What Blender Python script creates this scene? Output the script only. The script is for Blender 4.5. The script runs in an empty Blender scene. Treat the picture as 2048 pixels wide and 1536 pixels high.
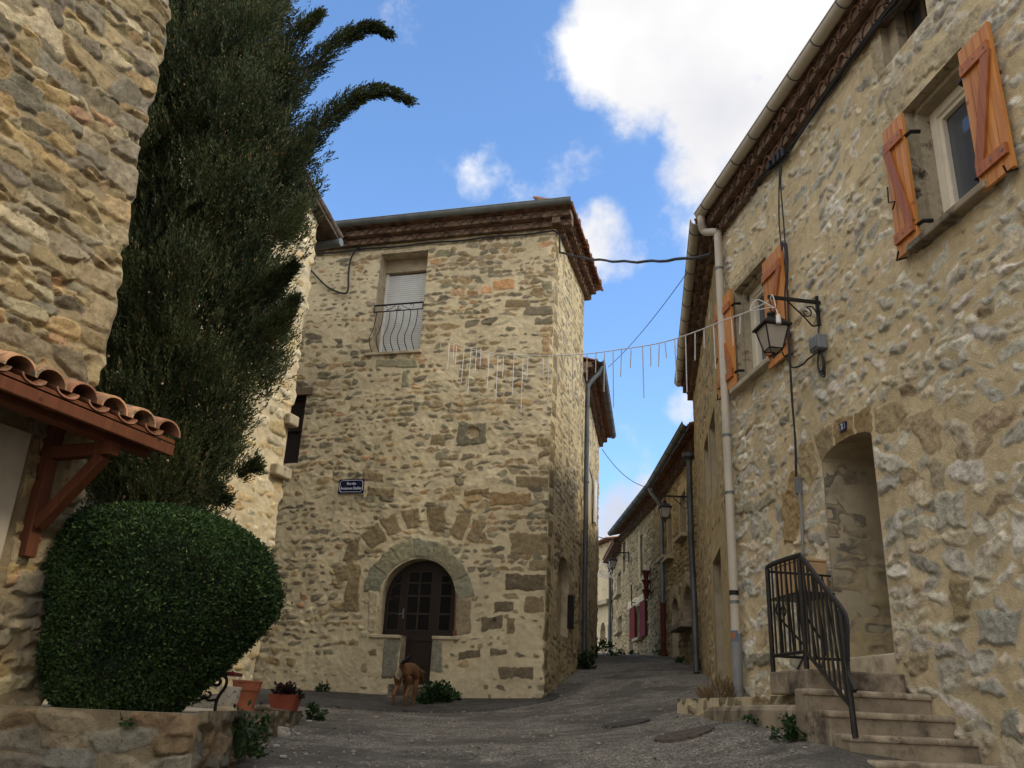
import bpy, math, random
import numpy as np
from mathutils import Vector, Matrix
R_ = math.radians
SC = bpy.context.scene
COL = SC.collection
random.seed(7)

# ---------------------------------------------------------------- camera
FPX = 1745.0                                   # focal length in pixels of the 2048 wide photograph
PITCH, ROLL = math.atan(0.379), math.asin(0.047)
CF = np.array([0, math.cos(PITCH), math.sin(PITCH)])
_u = np.array([0, -math.sin(PITCH), math.cos(PITCH)])
CR = math.cos(ROLL) * np.array([1, 0, 0.]) + math.sin(ROLL) * _u
CU = -math.sin(ROLL) * np.array([1, 0, 0.]) + math.cos(ROLL) * _u
cam = bpy.data.cameras.new('camera')
cam.sensor_fit = 'HORIZONTAL'; cam.sensor_width = 36.0; cam.lens = 36.0 * FPX / 2048
cam.clip_start = 0.05; cam.clip_end = 2000
camo = bpy.data.objects.new('camera', cam); COL.objects.link(camo)
m = Matrix.Identity(4)
for i in range(3):
    m[i][0] = CR[i]; m[i][1] = CU[i]; m[i][2] = -CF[i]
camo.matrix_world = m
SC.camera = camo

def ray(px, py):
    d = FPX * CF + (px - 1024) * CR + (768 - py) * CU
    return d / d[1]

# ---------------------------------------------------------------- light, sky, exposure
SUN_EL, SUN_AZ = R_(42), R_(112)               # azimuth clockwise from +Y (view direction)
SUN_DIR = Vector((math.sin(SUN_AZ) * math.cos(SUN_EL), math.cos(SUN_AZ) * math.cos(SUN_EL), math.sin(SUN_EL)))
sl = bpy.data.lights.new('sun', 'SUN'); sl.energy = 1.35; sl.angle = R_(12); sl.color = (1.0, 0.89, 0.69)
so = bpy.data.objects.new('sun', sl); COL.objects.link(so)
so.rotation_euler = SUN_DIR.to_track_quat('Z', 'Y').to_euler()
so.location = (20, -10, 30)

SC.view_settings.view_transform = 'Standard'; SC.view_settings.look = 'None'
SC.view_settings.gamma = 1.0; SC.view_settings.exposure = 0.92

W = bpy.data.worlds.new('World'); SC.world = W; W.use_nodes = True
nt = W.node_tree; nt.nodes.clear()
def N(t, tree=None, **kw):
    n = (tree or nt).nodes.new(t)
    for k, v in kw.items():
        setattr(n, k, v)
    return n
def L(a, b, tree=None):
    (tree or nt).links.new(a, b)
sky = N('ShaderNodeTexSky'); sky.sky_type = 'NISHITA'; sky.sun_disc = False
sky.sun_elevation = SUN_EL; sky.sun_rotation = SUN_AZ; sky.air_density = 1.0; sky.dust_density = 0.6; sky.ozone_density = 2.2
bg = N('ShaderNodeBackground'); bg.inputs[1].default_value = 0.130
tint = N('ShaderNodeMixRGB', blend_type='MULTIPLY'); tint.inputs[0].default_value = 1
tint.inputs[2].default_value = (.88, 1.07, 1.23, 1)
L(sky.outputs[0], tint.inputs[1]); L(tint.outputs[0], bg.inputs[0])
tc = N('ShaderNodeTexCoord')
nz = N('ShaderNodeTexNoise'); nz.inputs['Scale'].default_value = 11; nz.inputs['Detail'].default_value = 10; nz.inputs['Roughness'].default_value = 0.62
L(tc.outputs['Generated'], nz.inputs['Vector'])
nzb = N('ShaderNodeTexNoise'); nzb.inputs['Scale'].default_value = 2.2; nzb.inputs['Detail'].default_value = 8
L(tc.outputs['Generated'], nzb.inputs['Vector'])
def dirn(px, py):
    d = FPX * CF + (px - 1024) * CR + (768 - py) * CU
    return d / np.linalg.norm(d)
def math_(op, a, b=None, c=None, tree=None, clamp=False):
    n = N('ShaderNodeMath', tree, operation=op); n.use_clamp = clamp
    for i, x in enumerate((a, b, c)):
        if x is None: continue
        if isinstance(x, (int, float)): n.inputs[i].default_value = x
        else: L(x, n.inputs[i], tree)
    return n.outputs[0]
def blob(d, rad, amp):
    """a soft round patch of cloud round the sky direction d (radians)"""
    vm = N('ShaderNodeVectorMath', operation='DOT_PRODUCT')
    L(tc.outputs['Generated'], vm.inputs[0]); vm.inputs[1].default_value = tuple(d)
    mr = N('ShaderNodeMapRange', interpolation_type='SMOOTHSTEP')
    mr.inputs[1].default_value = math.cos(rad); mr.inputs[2].default_value = 1.0
    mr.inputs[3].default_value = 0; mr.inputs[4].default_value = amp
    L(vm.outputs['Value'], mr.inputs[0])
    return mr.outputs[0]
acc = None
CLOUDS = [(1275, 80, 200, .95), (1400, 20, 280, 1.0), (1560, 40, 300, 1.0), (1490, 200, 260, .85), (1290, 180, 150, .62), (1640, 130, 240, .8),
          (1370, 430, 140, .50), (1440, 330, 190, .66), (1320, 400, 90, .38), (1205, 485, 120, .64), (1250, 510, 90, .52), (1160, 465, 80, .38),
          (1110, 355, 110, .30), (1165, 322, 80, .34), (1055, 378, 75, .30), (965, 335, 85, .33), (860, 330, 70, .30), (815, 35, 90, .10), (1130, 105, 90, .22),
          (1225, 1060, 130, .75), (1300, 1040, 120, .6), (1360, 820, 60, .40), (1290, 700, 140, .2), (1200, 880, 160, .25)]
for (px, py, rp, a) in CLOUDS:
    o = blob(dirn(px, py), rp / FPX * 0.95, a)
    acc = o if acc is None else math_('MAXIMUM', acc, o)
# unseen cloud cover behind and above the camera, added for neutral light
for d, r, a in [((0, -.85, .5), 1.3, 2.2), ((-.8, -.25, .6), .95, 1.9), ((.1, -.15, 1), .75, 1.5)]:
    d = np.array(d, float); o = blob(d / np.linalg.norm(d), r, a); acc = math_('MAXIMUM', acc, o)
dens = math_('ADD', acc, math_('MULTIPLY', math_('SUBTRACT', nz.outputs['Fac'], 0.5), 1.75))
mr = N('ShaderNodeMapRange', interpolation_type='SMOOTHSTEP'); mr.inputs[1].default_value = .20; mr.inputs[2].default_value = .80
L(dens, mr.inputs[0])
gate = N('ShaderNodeMapRange', interpolation_type='SMOOTHSTEP'); gate.inputs[1].default_value = 0.0; gate.inputs[2].default_value = .12
L(acc, gate.inputs[0])
cmask = math_('MULTIPLY', mr.outputs[0], gate.outputs[0])
ccol = N('ShaderNodeValToRGB')
ccol.color_ramp.elements[0].position = .38; ccol.color_ramp.elements[0].color = (.50, .51, .57, 1)
ccol.color_ramp.elements[1].position = .62; ccol.color_ramp.elements[1].color = (.86, .84, .80, 1)
L(nzb.outputs['Fac'], ccol.inputs[0])
bgc = N('ShaderNodeBackground'); L(ccol.outputs[0], bgc.inputs[0])
# the out-of-view clouds behind and overhead are brightened to lift the light
vmb = N('ShaderNodeVectorMath', operation='DOT_PRODUCT'); L(tc.outputs['Generated'], vmb.inputs[0]); vmb.inputs[1].default_value = tuple(np.array((-.35, -.75, .56)))
mrb = N('ShaderNodeMapRange', interpolation_type='SMOOTHSTEP'); mrb.inputs[1].default_value = -.1; mrb.inputs[2].default_value = .75; mrb.inputs[3].default_value = .74; mrb.inputs[4].default_value = 1.25
L(vmb.outputs['Value'], mrb.inputs[0]); L(mrb.outputs[0], bgc.inputs[1])
mix = N('ShaderNodeMixShader'); L(cmask, mix.inputs[0]); L(bg.outputs[0], mix.inputs[1]); L(bgc.outputs[0], mix.inputs[2])
wo = N('ShaderNodeOutputWorld'); L(mix.outputs[0], wo.inputs[0])
# ---------------------------------------------------------------- helpers
def A3(*v): return np.array(v, float)
ZV = A3(0, 0, 1)

class MB:
    """collects shapes in world (or thing) coordinates and links them as one mesh object"""
    def __init__(s): s.v = []; s.f = []; s.mi = []; s.cur = 0
    def add(s, vs, fs):
        b = len(s.v); s.v.extend([tuple(map(float, p)) for p in vs])
        for f in fs: s.f.append(tuple(b + i for i in f)); s.mi.append(s.cur)
    def box(s, c, U, V, Wv):
        """box about centre c with half-vectors U, V, Wv"""
        c, U, V, Wv = map(np.asarray, (c, U, V, Wv))
        vs = [c + a * U + b * V + d * Wv for d in (-1, 1) for b in (-1, 1) for a in (-1, 1)]
        s.add(vs, [(0, 2, 3, 1), (4, 5, 7, 6), (0, 1, 5, 4), (2, 6, 7, 3), (0, 4, 6, 2), (1, 3, 7, 5)])
    def abox(s, x0, x1, y0, y1, z0, z1):
        s.box(((x0 + x1) / 2, (y0 + y1) / 2, (z0 + z1) / 2), ((x1 - x0) / 2, 0, 0), (0, (y1 - y0) / 2, 0), (0, 0, (z1 - z0) / 2))
    def quad(s, a, b, c, d): s.add([a, b, c, d], [(0, 1, 2, 3)])
    def prism(s, poly, ext):
        """closed prism: a polygon of 3-D points swept along ext"""
        n = len(poly); ext = np.asarray(ext)
        vs = [np.asarray(p) for p in poly] + [np.asarray(p) + ext for p in poly]
        s.add(vs, [tuple(range(n - 1, -1, -1)), tuple(range(n, 2 * n))] + [(i, (i + 1) % n, n + (i + 1) % n, n + i) for i in range(n)])
    def tube(s, path, r, seg=8, flat=1.0, cap=True):
        path = [np.asarray(p, float) for p in path]; n = len(path)
        rr = r if hasattr(r, '__len__') else [r] * n
        ref = None; rings = []
        for i, p in enumerate(path):
            t = path[min(i + 1, n - 1)] - path[max(i - 1, 0)]; t = t / (np.linalg.norm(t) + 1e-9)
            if ref is None:
                ref = ZV if abs(t[2]) < .9 else A3(1, 0, 0)
            a = np.cross(t, ref); a /= np.linalg.norm(a) + 1e-9
            b = np.cross(a, t); ref = b
            rings.append([p + rr[i] * (math.cos(2 * math.pi * k / seg) * a + flat * math.sin(2 * math.pi * k / seg) * b) for k in range(seg)])
        vs = [q for g in rings for q in g]; fs = []
        for i in range(n - 1):
            for k in range(seg):
                k2 = (k + 1) % seg
                fs.append((i * seg + k, i * seg + k2, (i + 1) * seg + k2, (i + 1) * seg + k))
        if cap: fs += [tuple(range(seg - 1, -1, -1)), tuple((n - 1) * seg + k for k in range(seg))]
        s.add(vs, fs)
    def lathe(s, prof, c, seg=20):
        c = np.asarray(c, float); vs = []; fs = []; n = len(prof)
        for (r, z) in prof:
            for k in range(seg):
                a = 2 * math.pi * k / seg; vs.append(c + A3(r * math.cos(a), r * math.sin(a), z))
        for i in range(n - 1):
            for k in range(seg):
                k2 = (k + 1) % seg; fs.append((i * seg + k, i * seg + k2, (i + 1) * seg + k2, (i + 1) * seg + k))
        fs += [tuple(range(seg - 1, -1, -1)), tuple((n - 1) * seg + k for k in range(seg))]
        s.add(vs, fs)
    def build(s, name, mats, parent=None, smooth=False, bevel=0):
        me = bpy.data.meshes.new(name); me.from_pydata(s.v, [], s.f); me.update()
        if not isinstance(mats, (list, tuple)): mats = [mats]
        for m_ in mats: me.materials.append(m_)
        if len(mats) > 1: me.polygons.foreach_set('material_index', s.mi)
        if smooth:
            me.polygons.foreach_set('use_smooth', [True] * len(s.f))
            me.set_sharp_from_angle(angle=R_(38))
        o = link(name, me, parent)
        if bevel:
            b = o.modifiers.new('bevel', 'BEVEL'); b.width = bevel; b.segments = 2; b.limit_method = 'ANGLE'
        return o

def link(name, me, parent=None):
    o = bpy.data.objects.new(name, me); COL.objects.link(o)
    if parent is not None:
        o.parent = parent
        if parent.parent is None and parent.type == 'EMPTY': o.location = -parent.location
    return o

def npmesh(name, verts, quads, mat, parent=None, smooth=True, attrs=None):
    """fast mesh from numpy arrays of vertices and quads (or triangles)"""
    k = quads.shape[1]; me = bpy.data.meshes.new(name)
    me.vertices.add(len(verts)); me.vertices.foreach_set('co', np.ascontiguousarray(verts, np.float32).ravel())
    me.loops.add(quads.size); me.loops.foreach_set('vertex_index', np.ascontiguousarray(quads, np.int32).ravel())
    me.polygons.add(len(quads)); me.polygons.foreach_set('loop_start', np.arange(0, quads.size, k, dtype=np.int32))
    if smooth: me.polygons.foreach_set('use_smooth', np.ones(len(quads), bool))
    for nm, (ty, arr) in (attrs or {}).items():
        at = me.attributes.new(nm, ty, 'POINT')
        at.data.foreach_set('value' if ty == 'FLOAT' else 'color', np.ascontiguousarray(arr, np.float32).ravel())
    me.update(calc_edges=True)
    me.materials.append(mat)
    return link(name, me, parent)

def tag(o, label=None, cat=None, group=None, kind=None):
    if label: o['label'] = label
    if cat: o['category'] = cat
    if group: o['group'] = group
    if kind: o['kind'] = kind
    return o
def thing(name, label, cat, loc=(0, 0, 0), group=None):
    o = bpy.data.objects.new(name, None); COL.objects.link(o); o.location = tuple(map(float, loc)); o.empty_display_size = .2
    return tag(o, label, cat, group)
def copy_tree(o, parent=None):
    c = o.copy(); COL.objects.link(c)
    if parent is not None: c.parent = parent
    for ch in list(o.children): copy_tree(ch, c)
    return c

class Plane:
    """a vertical wall plane: O = ground-plan origin, U = direction to the right as seen from outside"""
    def __init__(s, O, U, shear=0.0):
        s.O = A3(O[0], O[1], 0); u = A3(U[0], U[1], 0); s.U = u / np.linalg.norm(u)
        s.n = A3(s.U[1], -s.U[0], 0); s.shear = shear
    def p(s, u, z, h=0.0): return s.O + s.U * (u + s.shear * z) + s.n * h + ZV * z
    def at(s, px, py, off=0.0):
        d = ray(px, py); t = (s.O @ s.n + off) / (d @ s.n); P = d * t
        return (P - s.O) @ s.U - s.shear * P[2], P[2]
    def rect(s, pts, off=0.0):
        q = [s.at(x, y, off) for x, y in pts]
        us = sorted(a for a, b in q); zs = sorted(b for a, b in q); h = len(q) // 2
        return (sum(us[:h]) / h, sum(us[h:]) / h, sum(zs[:h]) / h, sum(zs[h:]) / h)
    def poly(s, pts, off=0.0): return [s.at(x, y, off) for x, y in pts]
def rpoly(u0, u1, z0, z1): return [(u0, z0), (u1, z0), (u1, z1), (u0, z1)]
def apoly(u0, u1, z0, z1, rise, n=14):
    """opening with a curved head: z1 is the springing, rise the height of the curve"""
    c, r = (u0 + u1) / 2, (u1 - u0) / 2
    return [(u0, z0), (u1, z0)] + [(c + r * math.cos(a), z1 + rise * math.sin(a)) for a in np.linspace(0, math.pi, n)]

# value noise on a grid
def vnoise(rng, shape, step, cell):
    nz_, nu_ = shape; cz, cu = step[0] / cell[0], step[1] / cell[1]
    G = rng.random((int(nz_ * cz) + 3, int(nu_ * cu) + 3))
    z = np.arange(nz_) * cz; u = np.arange(nu_) * cu
    zi = z.astype(int); ui = u.astype(int); zf = z - zi; uf = u - ui
    zf = zf * zf * (3 - 2 * zf); uf = uf * uf * (3 - 2 * uf)
    a = G[zi][:, ui] * (1 - uf) + G[zi][:, ui + 1] * uf
    b = G[zi + 1][:, ui] * (1 - uf) + G[zi + 1][:, ui + 1] * uf
    return (a * (1 - zf)[:, None] + b * zf[:, None]) * 2 - 1
def fbm(rng, shape, step, cell, octs=3, gain=.55, asp=1.0):
    out = 0; amp = 1
    for o in range(octs):
        out = out + amp * vnoise(rng, shape, step, (cell / 2 ** o, cell * asp / 2 ** o)); amp *= gain
    return out
def sstep(a, b, x):
    t = np.clip((x - a) / (b - a), 0, 1); return t * t * (3 - 2 * t)
def in_poly(U, Z, poly):
    ins = np.zeros(U.shape, bool); n = len(poly)
    for i in range(n):
        (x1, y1), (x2, y2) = poly[i], poly[(i + 1) % n]
        if y1 == y2: continue
        c = ((y1 > Z) != (y2 > Z)) & (U < (x2 - x1) * (Z - y1) / (y2 - y1) + x1); ins ^= c
    return ins
def dist_poly(U, Z, poly):
    d = np.full(U.shape, 1e9); n = len(poly)
    for i in range(n):
        (x1, y1), (x2, y2) = poly[i], poly[(i + 1) % n]
        ex, ey = x2 - x1, y2 - y1; l2 = ex * ex + ey * ey + 1e-12
        t = np.clip(((U - x1) * ex + (Z - y1) * ey) / l2, 0, 1)
        d = np.minimum(d, np.hypot(U - x1 - t * ex, Z - y1 - t * ey))
    return d

def stone_wall(name, P, u0, u1, z0, z1, du, dz, st, mat, parent, seed=1, openings=(), blocks=(), edgeL=None, edgeR=None, smooth_zone=None, top=None):
    """Rubble masonry as real relief: stones of uneven shape stamped into a mortar bed.
    blocks: (polygon in (u,z), colour, height) for the dressed stones seen in the photo."""
    rng = np.random.default_rng(seed)
    nu = max(3, int(round((u1 - u0) / du)) + 1); nz_ = max(3, int(round((z1 - z0) / dz)) + 1)
    u = np.linspace(u0, u1, nu); z = np.linspace(z0, z1, nz_); du = u[1] - u[0]; dz = z[1] - z[0]
    shape = (nz_, nu); step = (dz, du)
    UU, ZZ = np.meshgrid(u, z)
    wu = .05 * fbm(rng, shape, step, .9, 2) + st['warp'] * fbm(rng, shape, step, .10, 3, .6)
    wz = .07 * fbm(rng, shape, step, 1.3, 2) + st['warp'] * fbm(rng, shape, step, .10, 3, .6)
    U2 = UU + wu; Z2 = ZZ + wz
    SD = np.full(shape, -.06); C = np.zeros(shape + (4,)); C[..., :3] = st['pal'][0][:3]; C[..., 3] = 1
    H = np.zeros(shape); 
    pal = np.array([p[:3] for p in st['pal']]); pw = np.array([p[3] for p in st['pal']]); pw = pw / pw.sum()
    lap = fbm(rng, shape, step, .55, 2)
    def stamp(iz0, iz1, iu0, iu1, sd, col, h):
        w = (slice(iz0, iz1), slice(iu0, iu1)); up = sd > SD[w]
        SD[w][up] = sd[up]; C[w][up, :3] = col; H[w][up] = h[up]
    bdist = None
    zc = z0 - .1
    bpolys = [b[0] for b in blocks]
    while zc < z1 + .1:
        ch = rng.uniform(*st['ch']) * (1.5 if rng.random() < st.get('big', .08) else 1) * (st['size'](zc) if 'size' in st else 1); uc = u0 - rng.random() * .3
        while uc < u1 + .2:
            ln = ch * rng.uniform(*st['len']); hh = ch * rng.uniform(*st['fill'])
            skip = rng.random() < st['skip'] + (st['skipz'](zc) if 'skipz' in st else 0)
            if not skip:
                a, b = ln / 2, hh / 2; cu, cz = uc + ln / 2, zc + ch / 2 + rng.normal() * .12 * ch
                ok = True
                for bp in bpolys:
                    bu = [q[0] for q in bp]; bz = [q[1] for q in bp]
                    if min(bu) - a * .5 < cu < max(bu) + a * .5 and min(bz) - b * .6 < cz < max(bz) + b * .6:
                        if in_poly(np.array([cu]), np.array([cz]), bp)[0] or dist_poly(np.array([cu]), np.array([cz]), bp)[0] < b * .9: ok = False
                if ok:
                    m_ = max(a, b) * 1.15 + .14
                    iu0 = max(0, int((cu - m_ - u0) / du)); iu1 = min(nu, int((cu + m_ - u0) / du) + 2)
                    iz0 = max(0, int((cz - m_ - z0) / dz)); iz1 = min(nz_, int((cz + m_ - z0) / dz) + 2)
                    if iu1 > iu0 and iz1 > iz0:
                        x = U2[iz0:iz1, iu0:iu1] - cu; y = Z2[iz0:iz1, iu0:iu1] - cz
                        r = rng.normal() * st['rot']; x, y = x * math.cos(r) + y * math.sin(r), -x * math.sin(r) + y * math.cos(r)
                        x = x + y * rng.normal() * .35; x = x * (1 + rng.normal() * .25 * y / b); y = y * (1 + rng.normal() * .22 * np.clip(x / a, -1.5, 1.5))
                        p = rng.uniform(*st['pow'])
                        rr = (np.abs(x / a) ** p + np.abs(y / b) ** p) ** (1 / p)
                        sd = (1 - rr) * min(a, b)
                        base = rng.uniform(*st['h']); h = base + (rng.normal() * st['tilt'] * x / a + rng.normal() * st['tilt'] * y / b)
                        i = rng.choice(len(pal), p=pw); col = pal[i] * rng.uniform(*st.get('bri', (.72, 1.25)))
                        col = col * (1 + rng.normal(0, .013, 3))
                        stamp(iz0, iz1, iu0, iu1, sd, col, h)
            uc += ln + rng.uniform(*st['gap'])
        zc += ch + rng.uniform(*st['vgap'])
    SD -= st['lap'] * np.clip(lap + .25, 0, 1.2)
    # dressed blocks
    for bp, col, bh in blocks:
        bu = [q[0] for q in bp]; bz = [q[1] for q in bp]
        iu0 = max(0, int((min(bu) - .08 - u0) / du)); iu1 = min(nu, int((max(bu) + .08 - u0) / du) + 2)
        iz0 = max(0, int((min(bz) - .08 - z0) / dz)); iz1 = min(nz_, int((max(bz) + .08 - z0) / dz) + 2)
        if iu1 <= iu0 or iz1 <= iz0: continue
        w = (slice(iz0, iz1), slice(iu0, iu1))
        jx = 1.1 * (U2[w] - UU[w]) ; jy = 1.1 * (Z2[w] - ZZ[w])
        sd = dist_poly(UU[w] + jx, ZZ[w] + jy, bp); ins = in_poly(UU[w] + jx, ZZ[w] + jy, bp); sd = np.where(ins, sd, -sd)
        up = (sd > SD[w]) | (sd > 0)
        SD[w][up] = sd[up]; C[w][up, :3] = np.array(col) * rng.uniform(.85, 1.12); H[w][up] = bh
    if smooth_zone is not None:
        SD = SD - smooth_zone(UU, ZZ)
    s = sstep(-st['ew'] * .35, st['ew'] * .65, SD)
    mort = st['mamp'] * (fbm(rng, shape, step, .16, 3, .6) + .5 * fbm(rng, shape, step, .9, 2))
    rough = st['samp'] * fbm(rng, shape, step, .07, 3, .7)
    h = mort * (1 - s * .6) + (H + rough) * s
    h = h - .0
    for op in openings:
        near = sstep(.0, .05, dist_poly(UU, ZZ, op)); h = h * near
    if edgeL is not None or edgeR is not None:
        e_rng = np.random.default_rng(edgeL[1] if edgeL else edgeR[1])
    P3 = P.O[None, None] + P.U * (UU + P.shear * ZZ)[..., None] + ZV * ZZ[..., None]
    if edgeL is not None: h = h * sstep(0, .05, UU - u0)
    if edgeR is not None: h = h * sstep(0, .05, u1 - UU)
    P3 = P3 + P.n * h[..., None]
    for e, dist in ((edgeL, UU - u0), (edgeR, u1 - UU)):
        if e is None: continue
        no, sd_, amp = e; er = np.random.default_rng(sd_)
        zz = np.arange(-40, 200) * .08; g = er.normal(0, 1, len(zz)); g2 = np.repeat(er.normal(0, 1, 60), 4)
        ez = amp * (.5 * np.interp(z, zz, g) + np.interp(z, zz, g2)) - amp * .8
        P3 = P3 + (P.n + no)[None, None] * (ez[:, None] * np.exp(-np.maximum(dist, 0) / .07))[..., None]
    idx = np.arange(nz_ * nu).reshape(nz_, nu)
    q = np.stack([idx[:-1, :-1], idx[:-1, 1:], idx[1:, 1:], idx[1:, :-1]], -1)
    uc_ = (UU[:-1, :-1] + UU[1:, 1:]) / 2; zc_ = (ZZ[:-1, :-1] + ZZ[1:, 1:]) / 2
    keep = np.ones(uc_.shape, bool)
    for op in openings: keep &= ~in_poly(uc_, zc_, op)
    if top is not None: keep &= zc_ < top(uc_)
    q = q[keep].reshape(-1, 4)
    return npmesh(name, P3.reshape(-1, 3), q, mat, parent, True, {'scol': ('FLOAT_COLOR', C.reshape(-1, 4)), 'sd': ('FLOAT', np.clip(SD, -.06, .06).ravel())})

def reveal(mb, P, poly, depth, flange=.035, back=False):
    """the sides of an opening going back into the wall, with a flange hidden just behind the wall face"""
    n = len(poly); cu = sum(p[0] for p in poly) / n; cz = sum(p[1] for p in poly) / n
    area = sum(poly[i][0] * poly[(i + 1) % n][1] - poly[(i + 1) % n][0] * poly[i][1] for i in range(n))
    pts = poly if area > 0 else poly[::-1]
    out = []
    for i in range(n):
        a, b, c = map(np.array, (pts[i - 1], pts[i], pts[(i + 1) % n]))
        d1 = b - a; d2 = c - b; d1 = d1 / (np.linalg.norm(d1) + 1e-9); d2 = d2 / (np.linalg.norm(d2) + 1e-9)
        nn = np.array([d1[1] + d2[1], -d1[0] - d2[0]]); nn = nn / (np.linalg.norm(nn) + 1e-9)
        out.append(b + nn * flange * 1.2)
    A = [P.p(u, z, -.004) for u, z in pts]; B = [P.p(u, z, -depth) for u, z in pts]; O = [P.p(u, z, -.006) for u, z in out]
    mb.add(A + B + O, [(i, n + i, n + (i + 1) % n, (i + 1) % n) for i in range(n)] + [(i, (i + 1) % n, 2 * n + (i + 1) % n, 2 * n + i) for i in range(n)])
    if back: mb.add(B, [tuple(range(n))])

def pbox(mb, P, u0, u1, z0, z1, h0, h1):
    """box lying on a wall plane"""
    mb.box(P.p((u0 + u1) / 2, (z0 + z1) / 2, (h0 + h1) / 2) if P.shear == 0 else P.p((u0 + u1) / 2, (z0 + z1) / 2, (h0 + h1) / 2), P.U * (u1 - u0) / 2, ZV * (z1 - z0) / 2, P.n * (h1 - h0) / 2)

def frame_bars(mb, P, u0, u1, z0, z1, h, w=.05, d=.05, mull=(), bars=()):
    pbox(mb, P, u0, u0 + w, z0, z1, h, h + d); pbox(mb, P, u1 - w, u1, z0, z1, h, h + d)
    pbox(mb, P, u0 + w, u1 - w, z0, z0 + w, h, h + d); pbox(mb, P, u0 + w, u1 - w, z1 - w, z1, h, h + d)
    for m_ in mull: pbox(mb, P, m_ - w / 2, m_ + w / 2, z0 + w, z1 - w, h, h + d * .9)
    for b in bars: pbox(mb, P, u0 + w, u1 - w, b - w * .3, b + w * .3, h, h + d * .8)

def catenary(a, b, sag, n=14):
    a = np.asarray(a, float); b = np.asarray(b, float)
    return [a + (b - a) * t - ZV * sag * 4 * t * (1 - t) for t in np.linspace(0, 1, n)]
def smooth_path(pts, n=6):
    """Catmull-Rom through 3-D points"""
    p = [np.asarray(q, float) for q in pts]; p = [2 * p[0] - p[1]] + p + [2 * p[-1] - p[-2]]; out = []
    for i in range(1, len(p) - 2):
        for k in range(n):
            t = k / n; a, b, c, d = p[i - 1:i + 3]
            out.append(.5 * (2 * b + (c - a) * t + (2 * a - 5 * b + 4 * c - d) * t * t + (3 * b - a - 3 * c + d) * t ** 3))
    out.append(p[-2]); return out
def spiral(c, U, V, r0, r1, a0, a1, n=18):
    c = np.asarray(c, float)
    return [c + (r0 + (r1 - r0) * t) * (math.cos(a0 + (a1 - a0) * t) * U + math.sin(a0 + (a1 - a0) * t) * V) for t in np.linspace(0, 1, n)]
# ---------------------------------------------------------------- materials
def new_mat(name):
    m_ = bpy.data.materials.new(name); m_.use_nodes = True; t = m_.node_tree; t.nodes.clear()
    b = N('ShaderNodeBsdfPrincipled', t); o = N('ShaderNodeOutputMaterial', t); L(b.outputs[0], o.inputs[0], t)
    return m_, t, b
def noise(t, scale, detail=4, rough=.6, vec=None, out='Fac', dim='3D'):
    n = N('ShaderNodeTexNoise', t); n.inputs['Scale'].default_value = scale; n.inputs['Detail'].default_value = detail; n.inputs['Roughness'].default_value = rough
    if vec is not None: L(vec, n.inputs['Vector'], t)
    return n.outputs[out]
def objvec(t): return N('ShaderNodeTexCoord', t).outputs['Object']
def ramp(t, fac, stops):
    r = N('ShaderNodeValToRGB', t); e = r.color_ramp.elements
    while len(e) < len(stops): e.new(.5)
    for i, (p, c) in enumerate(stops): e[i].position = p; e[i].color = tuple(c) + (1,) if len(c) == 3 else c
    L(fac, r.inputs[0], t); return r.outputs[0]
def mixc(t, fac, a, b, mode='MIX'):
    n = N('ShaderNodeMixRGB', t, blend_type=mode)
    for i, x in enumerate((fac, a, b)):
        if isinstance(x, (int, float)): n.inputs[i].default_value = x
        elif isinstance(x, tuple): n.inputs[i].default_value = x + (1,) if len(x) == 3 else x
        else: L(x, n.inputs[i], t)
    return n.outputs[0]
def mrange(t, x, a, b, c=0., d=1., smooth=True):
    n = N('ShaderNodeMapRange', t, interpolation_type='SMOOTHSTEP' if smooth else 'LINEAR')
    for i, v in zip((1, 2, 3, 4), (a, b, c, d)): n.inputs[i].default_value = v
    L(x, n.inputs[0], t); return n.outputs[0]
def bump(t, b, hgt, strength=.5, dist=.02):
    n = N('ShaderNodeBump', t); n.inputs['Strength'].default_value = strength; n.inputs['Distance'].default_value = dist
    L(hgt, n.inputs['Height'], t); L(n.outputs[0], b.inputs['Normal'], t)

def plain(name, col, rough=.7, var=.15, scale=8, bmp=.15, metal=0., bscale=60, spec=.4, dirt=None, dist=.01):
    m_, t, b = new_mat(name); v = objvec(t)
    n1 = noise(t, scale, 5, .6, v); f = mrange(t, n1, .3, .7, 1 - var, 1 + var)
    comb = N('ShaderNodeCombineXYZ', t)
    for i in range(3): L(f, comb.inputs[i], t)
    c = mixc(t, 1.0, tuple(col), comb.outputs[0], 'MULTIPLY')
    if dirt:
        c = mixc(t, mrange(t, noise(t, dirt[1], 6, .7, v), dirt[2], dirt[3]), c, tuple(dirt[0]))
    L(c, b.inputs['Base Color'], t); b.inputs['Roughness'].default_value = rough; b.inputs['Metallic'].default_value = metal
    b.inputs['Specular IOR Level'].default_value = spec
    if bmp: bump(t, b, noise(t, bscale, 4, .6, v), bmp, dist)
    return m_

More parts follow.
